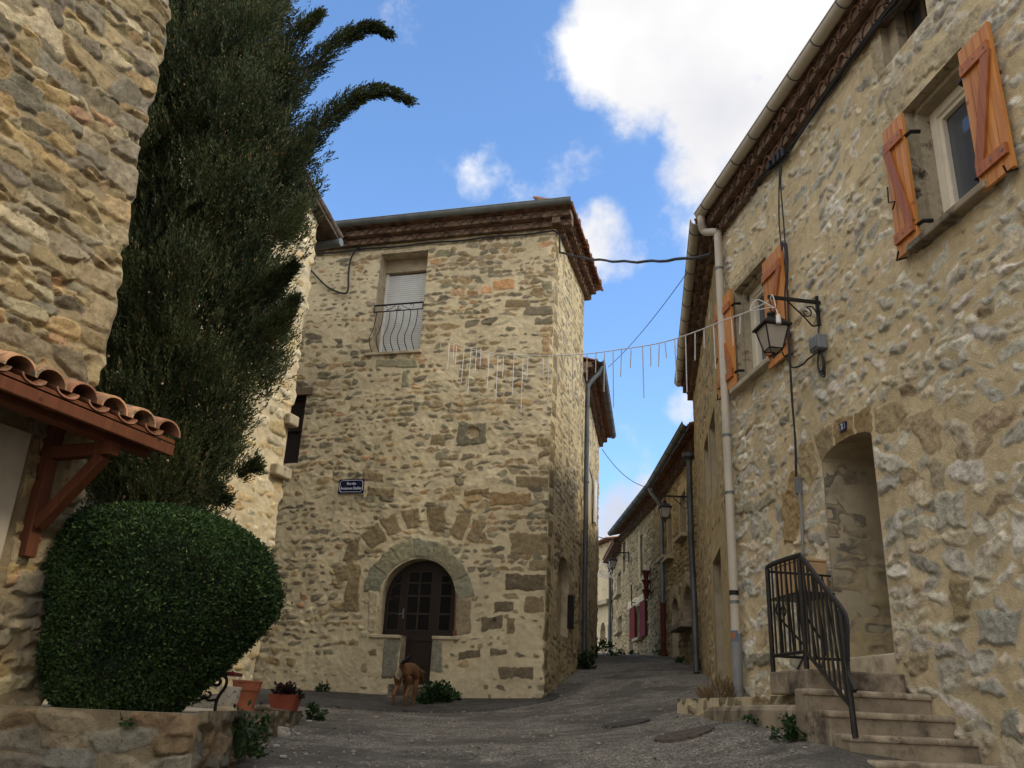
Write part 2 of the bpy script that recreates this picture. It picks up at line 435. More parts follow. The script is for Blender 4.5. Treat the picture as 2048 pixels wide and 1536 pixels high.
def stone_mat(name, mort, mort2, stain=(.16, .14, .10), stain_amt=.35, dens=70, edge=.010, lich=(.42, .42, .38), lich_amt=.25, bumps=.55, dark_low=None, blot=.5):
    m_, t, b = new_mat(name); v = objvec(t)
    sc = N('ShaderNodeAttribute', t); sc.attribute_name = 'scol'; sd = N('ShaderNodeAttribute', t); sd.attribute_name = 'sd'
    fine = noise(t, dens, 6, .68, v); med = noise(t, 14, 5, .62, v); big = noise(t, 1.1, 4, .6, v); grit = noise(t, 260, 3, .6, v)
    sdn = math_('ADD', sd.outputs['Fac'], math_('MULTIPLY', math_('SUBTRACT', fine, .5), .022, tree=t), tree=t)
    mask = mrange(t, sdn, -edge, edge)
    # stone colour: veins, grain, lichen
    sv = math_('ADD', mrange(t, med, .25, .75, .62, 1.32), math_('MULTIPLY', math_('SUBTRACT', fine, .5), 1.1, tree=t), tree=t)
    comb = N('ShaderNodeCombineXYZ', t)
    for i in range(3): L(sv, comb.inputs[i], t)
    stone = mixc(t, 1.0, sc.outputs['Color'], comb.outputs[0], 'MULTIPLY')
    if blot: stone = mixc(t, mrange(t, noise(t, 24, 7, .75, v), .53, .66, 0, blot), stone, mixc(t, 1., stone, (.38, .36, .33), 'MULTIPLY'))
    li = mrange(t, noise(t, 9, 7, .72, v), .56, .70, 0, lich_amt); stone = mixc(t, li, stone, tuple(lich))
    mo = mixc(t, mrange(t, big, .35, .65), tuple(mort), tuple(mort2))
    mv = math_('ADD', mrange(t, med, .25, .75, .86, 1.12), math_('MULTIPLY', math_('SUBTRACT', grit, .5), .35, tree=t), tree=t)
    comb2 = N('ShaderNodeCombineXYZ', t)
    for i in range(3): L(mv, comb2.inputs[i], t)
    mo = mixc(t, 1.0, mo, comb2.outputs[0], 'MULTIPLY')
    c = mixc(t, mask, mo, stone)
    # weather streaks, wide patches of old grime
    mp = N('ShaderNodeMapping', t); mp.inputs['Scale'].default_value = (1.6, 1.6, .35); L(v, mp.inputs[0], t)
    gr = mrange(t, noise(t, 1.3, 7, .66, mp.outputs[0]), .50, .72, 0, stain_amt); c = mixc(t, gr, c, tuple(stain))
    if dark_low:
        geo = N('ShaderNodeNewGeometry', t); sep = N('ShaderNodeSeparateXYZ', t); L(geo.outputs['Position'], sep.inputs[0], t)
        zz = math_('ADD', sep.outputs[2], math_('MULTIPLY', math_('SUBTRACT', med, .5), 1.0, tree=t), tree=t)
        c = mixc(t, mrange(t, zz, dark_low[0], dark_low[1], dark_low[2], 0), c, tuple(dark_low[3]))
    L(c, b.inputs['Base Color'], t); b.inputs['Roughness'].default_value = 1.0; b.inputs['Specular IOR Level'].default_value = .02
    hgt = math_('ADD', math_('MULTIPLY', fine, 1.0, tree=t), math_('ADD', math_('MULTIPLY', grit, .35, tree=t), math_('MULTIPLY', mask, .35, tree=t), tree=t), tree=t)
    bump(t, b, hgt, bumps, .02)
    return m_

def wood_mat(name, c1, c2, axis=2, rough=.45, scale=1.0, knots=True, spec=.4):
    m_, t, b = new_mat(name); v = objvec(t)
    mp = N('ShaderNodeMapping', t); s = [26 * scale] * 3; s[axis] = 1.6 * scale; mp.inputs['Scale'].default_value = s; L(v, mp.inputs[0], t)
    g = noise(t, 1.0, 5, .6, mp.outputs[0]); c = mixc(t, mrange(t, g, .3, .7), tuple(c1), tuple(c2))
    if knots:
        k = N('ShaderNodeTexVoronoi', t); k.inputs['Scale'].default_value = 5.5; L(v, k.inputs['Vector'], t)
        c = mixc(t, mrange(t, k.outputs['Distance'], .045, .13, .75, 0), c, tuple(x * .28 for x in c1))
    rnd = N('ShaderNodeNewGeometry', t).outputs['Random Per Island']
    comb = N('ShaderNodeCombineXYZ', t); f = mrange(t, rnd, 0, 1, .82, 1.14, False)
    for i in range(3): L(f, comb.inputs[i], t)
    c = mixc(t, 1.0, c, comb.outputs[0], 'MULTIPLY')
    L(c, b.inputs['Base Color'], t); b.inputs['Roughness'].default_value = rough; b.inputs['Specular IOR Level'].default_value = spec
    bump(t, b, g, .25, .004); return m_

def leaf_mat(name, c1, c2, c3=None, rough=.5, trans=.25, p3=.06):
    m_, t, b = new_mat(name); geo = N('ShaderNodeNewGeometry', t); r = geo.outputs['Random Per Island']
    big = noise(t, 2.0, 5, .65, objvec(t))
    f = math_('ADD', math_('MULTIPLY', r, .45, tree=t), math_('MULTIPLY', mrange(t, big, .32, .68), .55, tree=t), tree=t)
    c = mixc(t, mrange(t, f, .15, .95), tuple(c1), tuple(c2))
    if c3: c = mixc(t, mrange(t, r, 1 - p3, 1 - p3 * .9), c, tuple(c3))
    L(c, b.inputs['Base Color'], t); b.inputs['Roughness'].default_value = rough; b.inputs['Specular IOR Level'].default_value = .3
    tr = N('ShaderNodeBsdfTranslucent', t); L(c, tr.inputs[0], t)
    mx = N('ShaderNodeMixShader', t); mx.inputs[0].default_value = trans
    L(b.outputs[0], mx.inputs[1], t); L(tr.outputs[0], mx.inputs[2], t)
    L(mx.outputs[0], [n for n in t.nodes if n.type == 'OUTPUT_MATERIAL'][0].inputs[0], t)
    return m_

def glass_mat(name, col=(.02, .022, .025), rough=.06):
    m_, t, b = new_mat(name); v = objvec(t)
    b.inputs['Base Color'].default_value = tuple(col) + (1,); b.inputs['Roughness'].default_value = rough; b.inputs['Specular IOR Level'].default_value = .6
    bump(t, b, noise(t, 3, 2, .5, v), .08, .02); return m_

M = {}
M['wall_c'] = stone_mat('pale rubble masonry', (.51, .43, .28), (.45, .375, .24), stain_amt=.24)
M['wall_cs'] = stone_mat('rubble masonry of the lane side', (.46, .375, .22), (.39, .315, .18), stain_amt=.45)
M['wall_r'] = stone_mat('rough ochre rubble masonry', (.65, .53, .33), (.57, .46, .28), stain=(.24, .21, .16), stain_amt=.28, lich=(.52, .47, .38), lich_amt=.45, bumps=1.0, blot=.5)
M['wall_l'] = stone_mat('old brown fieldstone masonry', (.26, .205, .125), (.21, .165, .10), stain=(.12, .10, .075), stain_amt=.45, lich=(.42, .40, .32), lich_amt=.45, edge=.006, blot=.75, bumps=.7)
M['wall_b'] = stone_mat('cream rubble masonry', (.50, .42, .275), (.44, .365, .235), stain_amt=.25)
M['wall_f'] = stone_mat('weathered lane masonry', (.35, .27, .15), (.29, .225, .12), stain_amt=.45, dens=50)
M['dressed'] = plain('dressed limestone', (.40, .335, .225), .9, .22, 5, .35, bscale=70, spec=.15, dirt=((.12, .10, .075), 4, .56, .74))
M['dressed_d'] = plain('stained limestone', (.40, .34, .235), .9, .25, 5, .4, bscale=60, spec=.15, dirt=((.07, .055, .042), 5, .50, .66))
M['render'] = plain('lime render', (.42, .35, .235), .95, .14, 3, .25, bscale=90, spec=.1, dirt=((.22, .18, .12), 2.2, .5, .75))
M['concrete'] = plain('worn concrete', (.27, .22, .155), .9, .25, 4, .4, bscale=90, spec=.2, dirt=((.07, .055, .042), 3, .46, .68))
M['concrete_l'] = plain('pale concrete', (.42, .36, .27), .9, .2, 4, .35, bscale=90, spec=.2, dirt=((.20, .16, .11), 3, .5, .7))
M['threshold'] = plain('pale limestone step', (.55, .47, .34), .85, .15, 5, .25, bscale=80, spec=.2, dirt=((.25, .2, .14), 3, .52, .75))
M['shutter'] = wood_mat('orange varnished pine', (.40, .145, .030), (.54, .235, .060))
M['shutter_b'] = wood_mat('orange varnished pine battens', (.29, .085, .020), (.40, .135, .034))
M['red_shutter'] = wood_mat('dark red painted wood', (.13, .018, .018), (.17, .026, .022), knots=False, rough=.85, spec=.08)
M['verge'] = plain('grey brown verge tile', (.095, .072, .055), .9, .35, 7, .3, bscale=60, spec=.1)
M['planter_red'] = plain('dark red clay planter', (.11, .035, .025), .85, .2, 8, .1, spec=.1)
M['bar_wood'] = plain('dull brown glazing bar', (.055, .042, .032), .7, .2, 9, 0)
M['dark_wood'] = wood_mat('dark stained door wood', (.011, .006, .004), (.018, .009, .006), knots=False, rough=.5)
M['beam'] = wood_mat('reddish brown beam', (.10, .033, .015), (.135, .046, .020), rough=.75, spec=.2)
M['old_wood'] = wood_mat('grey brown old wood', (.10, .07, .045), (.16, .11, .07), rough=.8)
M['tile'] = plain('terracotta roof tile', (.25, .12, .07), .85, .35, 6, .3, bscale=80, spec=.2, dirt=((.13, .095, .065), 7, .50, .68))
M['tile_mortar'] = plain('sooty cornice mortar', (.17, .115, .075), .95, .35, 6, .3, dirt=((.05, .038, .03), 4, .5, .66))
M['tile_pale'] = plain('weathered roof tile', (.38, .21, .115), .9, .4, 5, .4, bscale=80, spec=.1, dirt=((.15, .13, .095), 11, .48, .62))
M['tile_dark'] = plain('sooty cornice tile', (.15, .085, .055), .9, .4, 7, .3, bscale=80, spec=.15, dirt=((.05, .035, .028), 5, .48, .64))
M['zinc'] = plain('grey zinc', (.17, .19, .19), .5, .2, 3, .05, metal=.35, spec=.4)
M['zinc_d'] = plain('dark zinc pipe', (.075, .08, .08), .55, .25, 3, .05, metal=.3)
M['pvc'] = plain('cream plastic pipe', (.48, .43, .345), .45, .10, 2, .03, dirt=((.22, .16, .10), 3, .60, .8))
M['pvc_grey'] = plain('grey plastic pipe', (.20, .205, .20), .5, .15, 4, .05)
M['iron'] = plain('black wrought iron', (.018, .016, .015), .5, .3, 12, .1, metal=.4, bscale=120)
M['rust'] = plain('rusty iron', (.16, .06, .03), .8, .3, 12, .1)
M['cable'] = plain('black cable', (.014, .014, .016), .6, .2, 20, 0)
M['wire_w'] = plain('white wire', (.62, .60, .56), .5, .1, 20, 0)
M['tube_w'] = plain('white light tube', (.52, .51, .50), .35, .08, 20, 0)
M['white'] = plain('white paint', (.72, .70, .65), .5, .06, 6, .03, dirt=((.4, .37, .3), 5, .6, .8))
M['cream'] = plain('cream window paint', (.72, .66, .53), .45, .06, 6, .03)
M['blind'] = plain('pale roller shutter', (.60, .61, .585), .5, .05, 4, .02)
M['glass'] = glass_mat('window glass', (.075, .085, .10))
M['glass_d'] = glass_mat('dark door glass', (.008, .008, .009), .25)
M['glass_d'].node_tree.nodes['Principled BSDF'].inputs['Specular IOR Level'].default_value = .12
M['lamp_glass'] = plain('frosted lamp glass', (.36, .32, .27), .35, .08, 4, 0, spec=.5)
M['void'] = plain('dark interior', (.016, .013, .011), .95, .2, 3, 0)
M['enamel'] = plain('dark blue enamel', (.008, .012, .055), .25, .1, 4, 0, spec=.6)
M['enamel_w'] = plain('white enamel', (.62, .63, .66), .3, .05, 4, 0, spec=.5)
M['terracotta'] = plain('terracotta pot', (.33, .105, .05), .8, .18, 8, .2, dirt=((.40, .30, .22), 6, .62, .8))
M['glazed'] = plain('glazed white pot', (.50, .46, .38), .35, .08, 6, .05)
M['glazed_b'] = plain('glazed blue pot', (.10, .11, .20), .35, .15, 8, .05)
M['brown_plastic'] = plain('red brown plastic planter', (.22, .05, .025), .5, .12, 5, .05)
M['red_paint'] = plain('red painted plank', (.15, .022, .02), .5, .15, 6, .08)
M['soil'] = plain('potting soil', (.04, .028, .02), .95, .4, 40, .5)
M['card'] = plain('plain brown wood box', (.40, .26, .13), .8, .1, 6, .08)
M['bluegrey'] = plain('grey plastic box', (.16, .17, .18), .6, .15, 8, .05)
M['manhole_r'] = plain('rusty cast iron cover', (.085, .065, .052), .9, .35, 20, .6, metal=.1, bscale=50)
M['manhole_d'] = plain('dark cast iron cover', (.048, .044, .040), .85, .35, 20, .6, metal=.1, bscale=50)
M['white_stone'] = plain('pale loose stone', (.38, .35, .30), .9, .15, 9, .5, bscale=40, dirt=((.28, .25, .2), 8, .52, .7))
M['bark'] = plain('brown bark', (.07, .05, .035), .95, .4, 12, .8, bscale=25, dist=.03)
M['cypress'] = leaf_mat('cypress sprays', (.020, .032, .011), (.085, .105, .036), (.15, .10, .035), .7, .25, .06)
M['shrub'] = leaf_mat('shrub leaves', (.014, .036, .009), (.050, .095, .024), (.10, .15, .035), .62, .25, .10)
M['core'] = plain('dark foliage hull', (.012, .014, .008), .95, .4, 20, .5)
M['weed'] = leaf_mat('weed leaves', (.015, .040, .012), (.035, .075, .022), (.07, .10, .03), .5, .25, .08)
M['dryweed'] = leaf_mat('dry grass', (.16, .11, .055), (.24, .17, .09), None, .7, .25)
M['succulent'] = leaf_mat('dark purple leaves', (.030, .012, .014), (.055, .022, .022), (.05, .06, .03), .5, .2, .2)
M['cone'] = plain('tan cypress cone', (.30, .22, .14), .8, .2, 20, .2)
M['wall_t'] = stone_mat('dark terrace masonry', (.22, .175, .11), (.17, .135, .085), stain=(.07, .06, .045), stain_amt=.5, lich=(.28, .27, .22), lich_amt=.4, edge=.006, blot=.7, bumps=.9)
# gritty lane surface
def asphalt(name, c1, c2, c3, patch):
    m_, t, b = new_mat(name); v = objvec(t)
    vor = N('ShaderNodeTexVoronoi', t); vor.inputs['Scale'].default_value = 75; L(v, vor.inputs['Vector'], t)
    sep = N('ShaderNodeSeparateColor', t); L(vor.outputs['Color'], sep.inputs[0], t)
    big = noise(t, .55, 6, .65, v); med = noise(t, 5, 5, .6, v)
    g = mrange(t, sep.outputs[0], 0, 1, .0, 1, False)
    c = mixc(t, g, tuple(c1), tuple(c2)); c = mixc(t, mrange(t, sep.outputs[1], .90, .93, 0, .75), c, tuple(c3))
    c = mixc(t, mrange(t, big, .47, .56, 0, .8), c, tuple(patch)); dk = noise(t, .9, 8, .7, v); c = mixc(t, mrange(t, dk, .57, .63, 0, .4), c, (.040, .037, .032)); 
    f = mrange(t, med, .3, .7, .75, 1.2); comb = N('ShaderNodeCombineXYZ', t)
    for i in range(3): L(f, comb.inputs[i], t)
    c = mixc(t, 1., c, comb.outputs[0], 'MULTIPLY')
    lst = noise(t, 1.7, 8, .75, v); c = mixc(t, mrange(t, lst, .60, .70, 0, .6), c, tuple(x * .45 for x in c1))
    L(c, b.inputs['Base Color'], t); b.inputs['Roughness'].default_value = .88; b.inputs['Specular IOR Level'].default_value = .25
    bump(t, b, math_('ADD', vor.outputs['Distance'], med, tree=t), .8, .012); return m_
M['asphalt'] = asphalt('gravelly old asphalt', (.062, .056, .048), (.235, .215, .18), (.45, .40, .33), (.080, .072, .062))
M['tarmac'] = asphalt('smoother dark tarmac', (.050, .047, .043), (.085, .078, .070), (.13, .12, .105), (.045, .041, .037))
M['grit'] = plain('pale grit', (.24, .20, .155), .9, .4, 30, .2)
M['litter'] = leaf_mat('dead leaves', (.10, .06, .03), (.17, .11, .05), None, .8, .2)
M['dirt'] = plain('earth at the foot of the wall', (.10, .075, .05), .95, .35, 9, .7, bscale=40)

# styles of rubble work: colours are (r, g, b, weight)
ST = {}
ST['c'] = dict(pal=[(.20, .155, .09, 4), (.175, .15, .10, 3), (.24, .175, .092, 2.4), (.14, .12, .08, 2), (.27, .165, .088, .35), (.29, .25, .16, 1.4)],
    ch=(.055, .120), len=(.85, 2.3), fill=(.6, 1.0), gap=(.02, .085), vgap=(.008, .036), skip=.24, rot=.10, pow=(2.0, 3.8), h=(.0, .011), tilt=.005,
    warp=.016, lap=.018, ew=.022, mamp=.0075, samp=.004, big=.09)
ST['cs'] = dict(ST['c'], pal=[(.20, .155, .095, 4), (.18, .155, .105, 3), (.25, .19, .11, 2), (.30, .25, .165, 2)])
ST['r'] = dict(pal=[(.48, .44, .345, 4), (.42, .395, .325, 3), (.50, .435, .31, 3), (.31, .29, .235, 1.6), (.36, .285, .18, 1.0), (.56, .52, .43, 2)],
    ch=(.05, .11), len=(1.0, 2.6), fill=(.55, 1.0), gap=(.012, .06), vgap=(.002, .022), skip=.12, rot=.32, pow=(1.9, 3.8), h=(.000, .019), tilt=.009,
    warp=.021, lap=.013, ew=.015, mamp=.007, samp=.008, big=.12, bri=(.82, 1.16), skipz=lambda z: .26 * min(1, max(0, (z - 2.6) / 2)), size=lambda z: 1.45 - .5 * min(1, max(0, (z - .8) / 2.6)))
ST['l'] = dict(pal=[(.195, .15, .082, 4), (.155, .13, .085, 3), (.245, .175, .088, 2.2), (.14, .12, .085, 2), (.22, .14, .078, .35), (.27, .225, .14, 2)],
    ch=(.05, .135), len=(1.1, 3.2), fill=(.86, 1.10), gap=(-.005, .022), vgap=(-.004, .010), skip=.02, rot=.10, pow=(2.4, 5.5), h=(.012, .038), tilt=.014,
    warp=.014, lap=.0, ew=.016, mamp=.008, samp=.006, big=.15, bri=(.75, 1.25))
ST['b'] = dict(ST['c'], pal=[(.36, .28, .15, 3), (.30, .26, .18, 3), (.38, .27, .14, 1.2), (.42, .36, .24, 2)], h=(.004, .03), tilt=.012, ch=(.08, .16), len=(.9, 2.4))
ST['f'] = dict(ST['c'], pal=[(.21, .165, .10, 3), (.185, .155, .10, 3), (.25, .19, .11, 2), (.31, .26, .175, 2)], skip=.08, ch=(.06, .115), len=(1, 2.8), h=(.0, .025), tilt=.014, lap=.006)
# ---------------------------------------------------------------- the setting: planes of the houses and the rising lane
CC = (.69, 14.05)
PC = Plane((CC[0] - 6.6 * .9636, CC[1] + 6.6 * .2672), (.9636, -.2672))      # front of the house in the middle, corner at u = 6.6
PS = Plane(CC, (.2672, .9636))                                              # its side along the lane
C2O = (1.465, 16.85)
PC2 = Plane(C2O, (.172, .985))
RC = (2.52, 9.65)
PR = Plane(RC, (.139, -.990))
R2O = (3.43, 15.5); PR2 = Plane(R2O, (RC[0] - R2O[0], RC[1] - R2O[1])); R2L = math.hypot(RC[0] - R2O[0], RC[1] - R2O[1])
PR3 = Plane((3.70, 19.9), (-.08, -4.45)); R3L = 4.45
PR4 = Plane((3.50, 25.9), (.20, -6.0)); R4L = 6.0
PR5 = Plane((3.68, 29.6), (-.10, -3.7)); R5L = 3.7
PR6 = Plane((2.45, 33.6), (1.2, -4.0)); R6L = 4.18
LU = A3(.375, .927, 0)
LC = (-2.89, 6.0); PL = Plane((LC[0] - 4 * LU[0], LC[1] - 4 * LU[1]), LU, shear=-.05)
BC = (-3.46, 13.2); PB = Plane((BC[0] - 5 * LU[0], BC[1] - 5 * LU[1]), LU)

GP = np.array([(0, 0, -1.30), (-2.5, 0, -1.3), (3.3, 0, -1.1), (0, -8, -2.2), (-.3, 7.0, -.39), (-2.1, 6.2, -.43), (-1.9, 8.0, -.28), (-1.9, 9.8, -.16), (1.0, 6.5, -.32), (1.6, 8.1, -.07), (1.3, 9.5, -.055), (1.6, 6.4, -.19),
    (2.04, 6.72, -.02), (2.12, 6.14, -.09), (1.94, 7.42, .05), (2.14, 5.75, -.11), (1.80, 5.4, -.20), (2.2, 5.1, -.36), (3, 5, -.5), (2.4, 4.4, -.55), (2.42, 9.6, .27), (.75, 14.0, .22), (-1.3, 13.6, .03), (-1.3, 14.4, .14), (-4, 15.2, .18), (-3.5, 12.8, .12), (-6, 12, .1),
    (0, 10.5, -.15), (1.3, 11.3, .10), (1.5, 16.8, .84), (3.35, 15.4, .80), (2.3, 14, .62), (2.4, 22, 1.45), (3.6, 20, 1.36), (3.5, 25.5, 1.70), (2.4, 30, 2.02), (3, 36, 2.35), (6, 40, 2.6), (0, 45, 2.8)])
def _rbf():
    X = GP[:, :2]; D = np.linalg.norm(X[:, None] - X[None], axis=2); n = len(X)
    K = D + np.eye(n) * .08 * -1.0
    A = np.zeros((n + 3, n + 3)); A[:n, :n] = K; A[:n, n] = 1; A[:n, n + 1:] = X; A[n, :n] = 1; A[n + 1:, :n] = X.T
    return np.linalg.solve(A, np.concatenate([GP[:, 2], np.zeros(3)]))
_w = _rbf()
def gz(x, y):
    x = np.asarray(x, float); y = np.asarray(y, float); out = _w[-3] + _w[-2] * x + _w[-1] * y
    for i in range(len(GP)): out = out + _w[i] * np.hypot(x - GP[i, 0], y - GP[i, 1])
    return out
def gzf(x, y): return float(gz(x, y))

def ground():
    xs = np.concatenate([np.linspace(-400, -12, 12), np.arange(-8, 8, .05), np.linspace(12, 400, 12)])
    ys = np.concatenate([np.linspace(-300, -12, 10), np.arange(-8, 40, .06), np.linspace(50, 500, 12)])
    X, Y = np.meshgrid(xs, ys); Z = gz(np.clip(X, -9, 9), np.clip(Y, -8, 42))
    rng = np.random.default_rng(5); sh = X.shape
    near = (np.abs(X) < 8) & (Y > -8) & (Y < 40)
    Z = Z + np.where(near, .006 * fbm(rng, sh, (.06, .05), .5, 3) + .005 * fbm(rng, sh, (.06, .05), 1.9, 2), 0)
    idx = np.arange(X.size).reshape(sh); q = np.stack([idx[:-1, :-1], idx[:-1, 1:], idx[1:, 1:], idx[1:, :-1]], -1).reshape(-1, 4)
    o = npmesh('lane', np.stack([X, Y, Z], -1).reshape(-1, 3), q, M['asphalt']); tag(o, kind='structure')
ground()

def strip(name, pts_in, pts_out, lift, mat, n=40, m_=8, seed=1):
    """a sheet laid a little above the lane between two plan lines"""
    rng = np.random.default_rng(seed)
    def samp(p, n):
        p = np.array(p, float); d = np.concatenate([[0], np.cumsum(np.linalg.norm(np.diff(p, axis=0), axis=1))])
        t = np.linspace(0, d[-1], n); return np.stack([np.interp(t, d, p[:, 0]), np.interp(t, d, p[:, 1])], -1)
    a, b = samp(pts_in, n), samp(pts_out, n); b = b + rng.normal(0, .012, b.shape)
    T = np.linspace(0, 1, m_)[:, None, None]; P = a[None] * (1 - T) + b[None] * T
    Z = gz(P[..., 0], P[..., 1]) + lift; Z[-1] -= lift + .03
    idx = np.arange(n * m_).reshape(m_, n); q = np.stack([idx[:-1, :-1], idx[:-1, 1:], idx[1:, 1:], idx[1:, :-1]], -1).reshape(-1, 4)
    return npmesh(name, np.concatenate([P, Z[..., None]], -1).reshape(-1, 3), q, mat)
def gpt(px, py, Y): d = ray(px, py); return (d[0] * Y, Y)
o = strip('pavement', [PC.p(u, 0)[:2] + PC.n[:2] * -.1 for u in (0, 2, 4, 5.4, 6.6)] + [PS.p(.35, 0)[:2]],
          [(-3.2, 11.6), (-1.9, 11.9), (-.9, 12.1), (.1, 12.55), (.62, 13.25), (.98, 14.2)], .028, M['tarmac'], 140, 26, 3); tag(o, kind='structure')
# ---------------------------------------------------------------- house in the middle
def genoise(mb, P, u0, u1, z, rows, pitch=.19, rh=.135, proj=.12, r=.082, rng=None):
    """rows of half-round tile ends corbelled out under the eaves"""
    rng = rng or random.Random(3)
    for k in range(rows):
        h1 = proj * (k + 1); zb = z + k * rh; n = int((u1 - u0) / pitch)
        mb.cur = 1; pbox(mb, P, u0, u1, zb, zb + rh - .022, -.05, h1 - .022 - .002 * k)      # mortar filling, set back
        mb.cur = 0; pbox(mb, P, u0, u1, zb + rh - .022, zb + rh - .002, -.05, h1 + .012 + .002 * k)   # flat tile course
        for i in range(n):
            cu = u0 + (i + .5) * (u1 - u0) / n + rng.uniform(-.008, .008); rr = r * rng.uniform(.94, 1.06); z0 = zb + rng.uniform(-.004, .004); hh = h1 + rng.uniform(-.012, .012)
            seg = 7; V = []; F = []
            for h in (hh, -.04):
                for ro in (rr, rr - .016):
                    for s_ in range(seg + 1):
                        a = math.pi * s_ / seg; V.append(P.p(cu + ro * math.cos(a), z0 + ro * math.sin(a) * 1.25, h))
            s1 = seg + 1
            for s_ in range(seg):
                F += [(s_, s_ + 1, s1 + s_ + 1, s1 + s_), (s_, 2 * s1 + s_, 2 * s1 + s_ + 1, s_ + 1), (s1 + s_, s1 + s_ + 1, 3 * s1 + s_ + 1, 3 * s1 + s_)]
            mb.add(V, F)
def tiled_roof(P, u0, u1, z_eave, h_eave, back, slope, name, mat, parent, pitch=.2, hipL=0, hipR=0):
    """canal-tile roof: a corrugated sheet rising from the eave line back over the house"""
    nu = int((u1 - u0) / pitch * 8) + 1; nh = int(back / .35) + 2
    u = np.linspace(u0, u1, nu); d = np.linspace(0, back, nh); UU, DD = np.meshgrid(u, d)
    wave = .045 * np.abs(np.sin(np.pi * UU / pitch)) ** .8 + .02 * (1 - (DD / .35) % 1.0)
    ZZ = z_eave + DD * slope + wave
    if hipR: ZZ = np.minimum(ZZ, z_eave + (u1 - UU) * slope + wave)
    if hipL: ZZ = np.minimum(ZZ, z_eave + (UU - u0) * slope + wave)
    P3 = P.O + P.U * UU[..., None] + P.n * (h_eave - DD)[..., None] + ZV * ZZ[..., None]
    idx = np.arange(nu * nh).reshape(nh, nu); q = np.stack([idx[:-1, :-1], idx[:-1, 1:], idx[1:, 1:], idx[1:, :-1]], -1).reshape(-1, 4)
    o = npmesh(name, P3.reshape(-1, 3), q, mat, parent, False)
    s = o.modifiers.new('thickness', 'SOLIDIFY'); s.thickness = .03; s.offset = -1
    return o
def gutter(P, u0, u1, z, h, r, mats, parent, step=.55, droop=0.0, pts=None):
    """half-round gutter with its brackets"""
    path = pts if pts is not None else [P.p(u0, z, h), P.p(u1, z - droop, h)]
    mb = MB(); seg = 10
    for i in range(len(path) - 1):
        a, b = map(np.asarray, (path[i], path[i + 1])); t = (b - a) / np.linalg.norm(b - a); s_ = np.cross(t, ZV); s_ /= np.linalg.norm(s_)
        V = []; F = []
        for p in (a, b):
            for rr in (r, r - .006):
                for k in range(seg + 1):
                    an = math.pi + math.pi * k / seg; V.append(p + rr * (math.cos(an) * s_ + math.sin(an) * ZV))
        s1 = seg + 1
        for k in range(seg):
            F += [(k, k + 1, 2 * s1 + k + 1, 2 * s1 + k), (s1 + k, 3 * s1 + k, 3 * s1 + k + 1, s1 + k + 1), (k, s1 + k, s1 + k + 1, k + 1), (2 * s1 + k, 2 * s1 + k + 1, 3 * s1 + k + 1, 3 * s1 + k)]
        F += [(0, 2 * s1, 3 * s1, s1), (seg, s1 + seg, 3 * s1 + seg, 2 * s1 + seg)]
        mb.add(V, F)
        for sg in (-1, 1): mb.tube([a + s_ * r * sg, b + s_ * r * sg], .009, 6)
    g = mb.build('gutter', mats[0], parent, True)
    for i in range(len(path) - 1):
        a, b = map(np.asarray, (path[i], path[i + 1])); Ln = np.linalg.norm(b - a); t = (b - a) / Ln; s_ = np.cross(t, ZV); s_ /= np.linalg.norm(s_)
        for k in range(max(1, int(Ln / step))):
            p = a + t * (k + .5) * Ln / max(1, int(Ln / step))
            ring = [p + (r + .004) * (math.cos(math.pi + math.pi * j / 8) * s_ + math.sin(math.pi + math.pi * j / 8) * ZV) for j in range(9)]
            bb = MB(); bb.tube(ring, .007, 5); bb.build('bracket', mats[1], g, True)
    return g
def downpipe(path, r, mats, parent, collars=(), seg=10):
    mb = MB(); mb.tube(smooth_path(path, 4) if len(path) > 3 else path, r, seg); o = mb.build('downpipe', mats[0], parent, True)
    for p in collars:
        c = MB(); c.tube([np.asarray(p) - ZV * .014, np.asarray(p) + ZV * .014], r + .007, seg); c.build('pipe_clip', mats[1], o, True)
    return o

def back_walls(P, L_, depth, z0, z1, mat, parent, name='rear_wall', front_gap=.45):
    """plain sides and rear closing the body of a house behind its front"""
    mb = MB(); c = P.p(L_ / 2, (z0 + z1) / 2, -(depth + front_gap) / 2 - front_gap / 2)
    mb.box(c, P.U * (L_ / 2 - .03), ZV * (z1 - z0) / 2, P.n * (depth - front_gap) / 2)
    return mb.build(name, mat, parent)

hc = thing('stone_house', 'tall stone house in the middle with an arched T-shaped door and a roller blind window', 'house', (CC[0], CC[1], .2))
poly = PC.at
# openings of the front
bw = PC.rect([(762, 508), (857, 499.5), (838, 702), (741, 706)]); bwp = rpoly(*bw)
def dpt(x, y): return PC.at(x, y)
dl, dr_ = dpt(753, 1270), dpt(907, 1273); dc = ((dl[0] + dr_[0]) / 2); drad = (dr_[0] - dl[0]) / 2
zs = dpt(830, 1198)[1]; zsill = (dl[1] + dr_[1]) / 2; pl_, pr_ = dpt(797, 1330)[0], dpt(861, 1330)[0]; zth = dpt(830, 1370)[1]
door_poly = [(pl_, zth), (pr_, zth), (pr_, zsill), (dr_[0], zsill)] + [(dc + drad * math.cos(a), zs + drad * math.sin(a)) for a in np.linspace(0, math.pi, 22)] + [(dl[0], zsill), (pl_, zsill)]
lw = PC.rect([(588, 792), (606, 790), (604, 924), (584, 928)]); lw = (lw[0] - .75, lw[1], lw[2], lw[3]); lwp = rpoly(*lw)
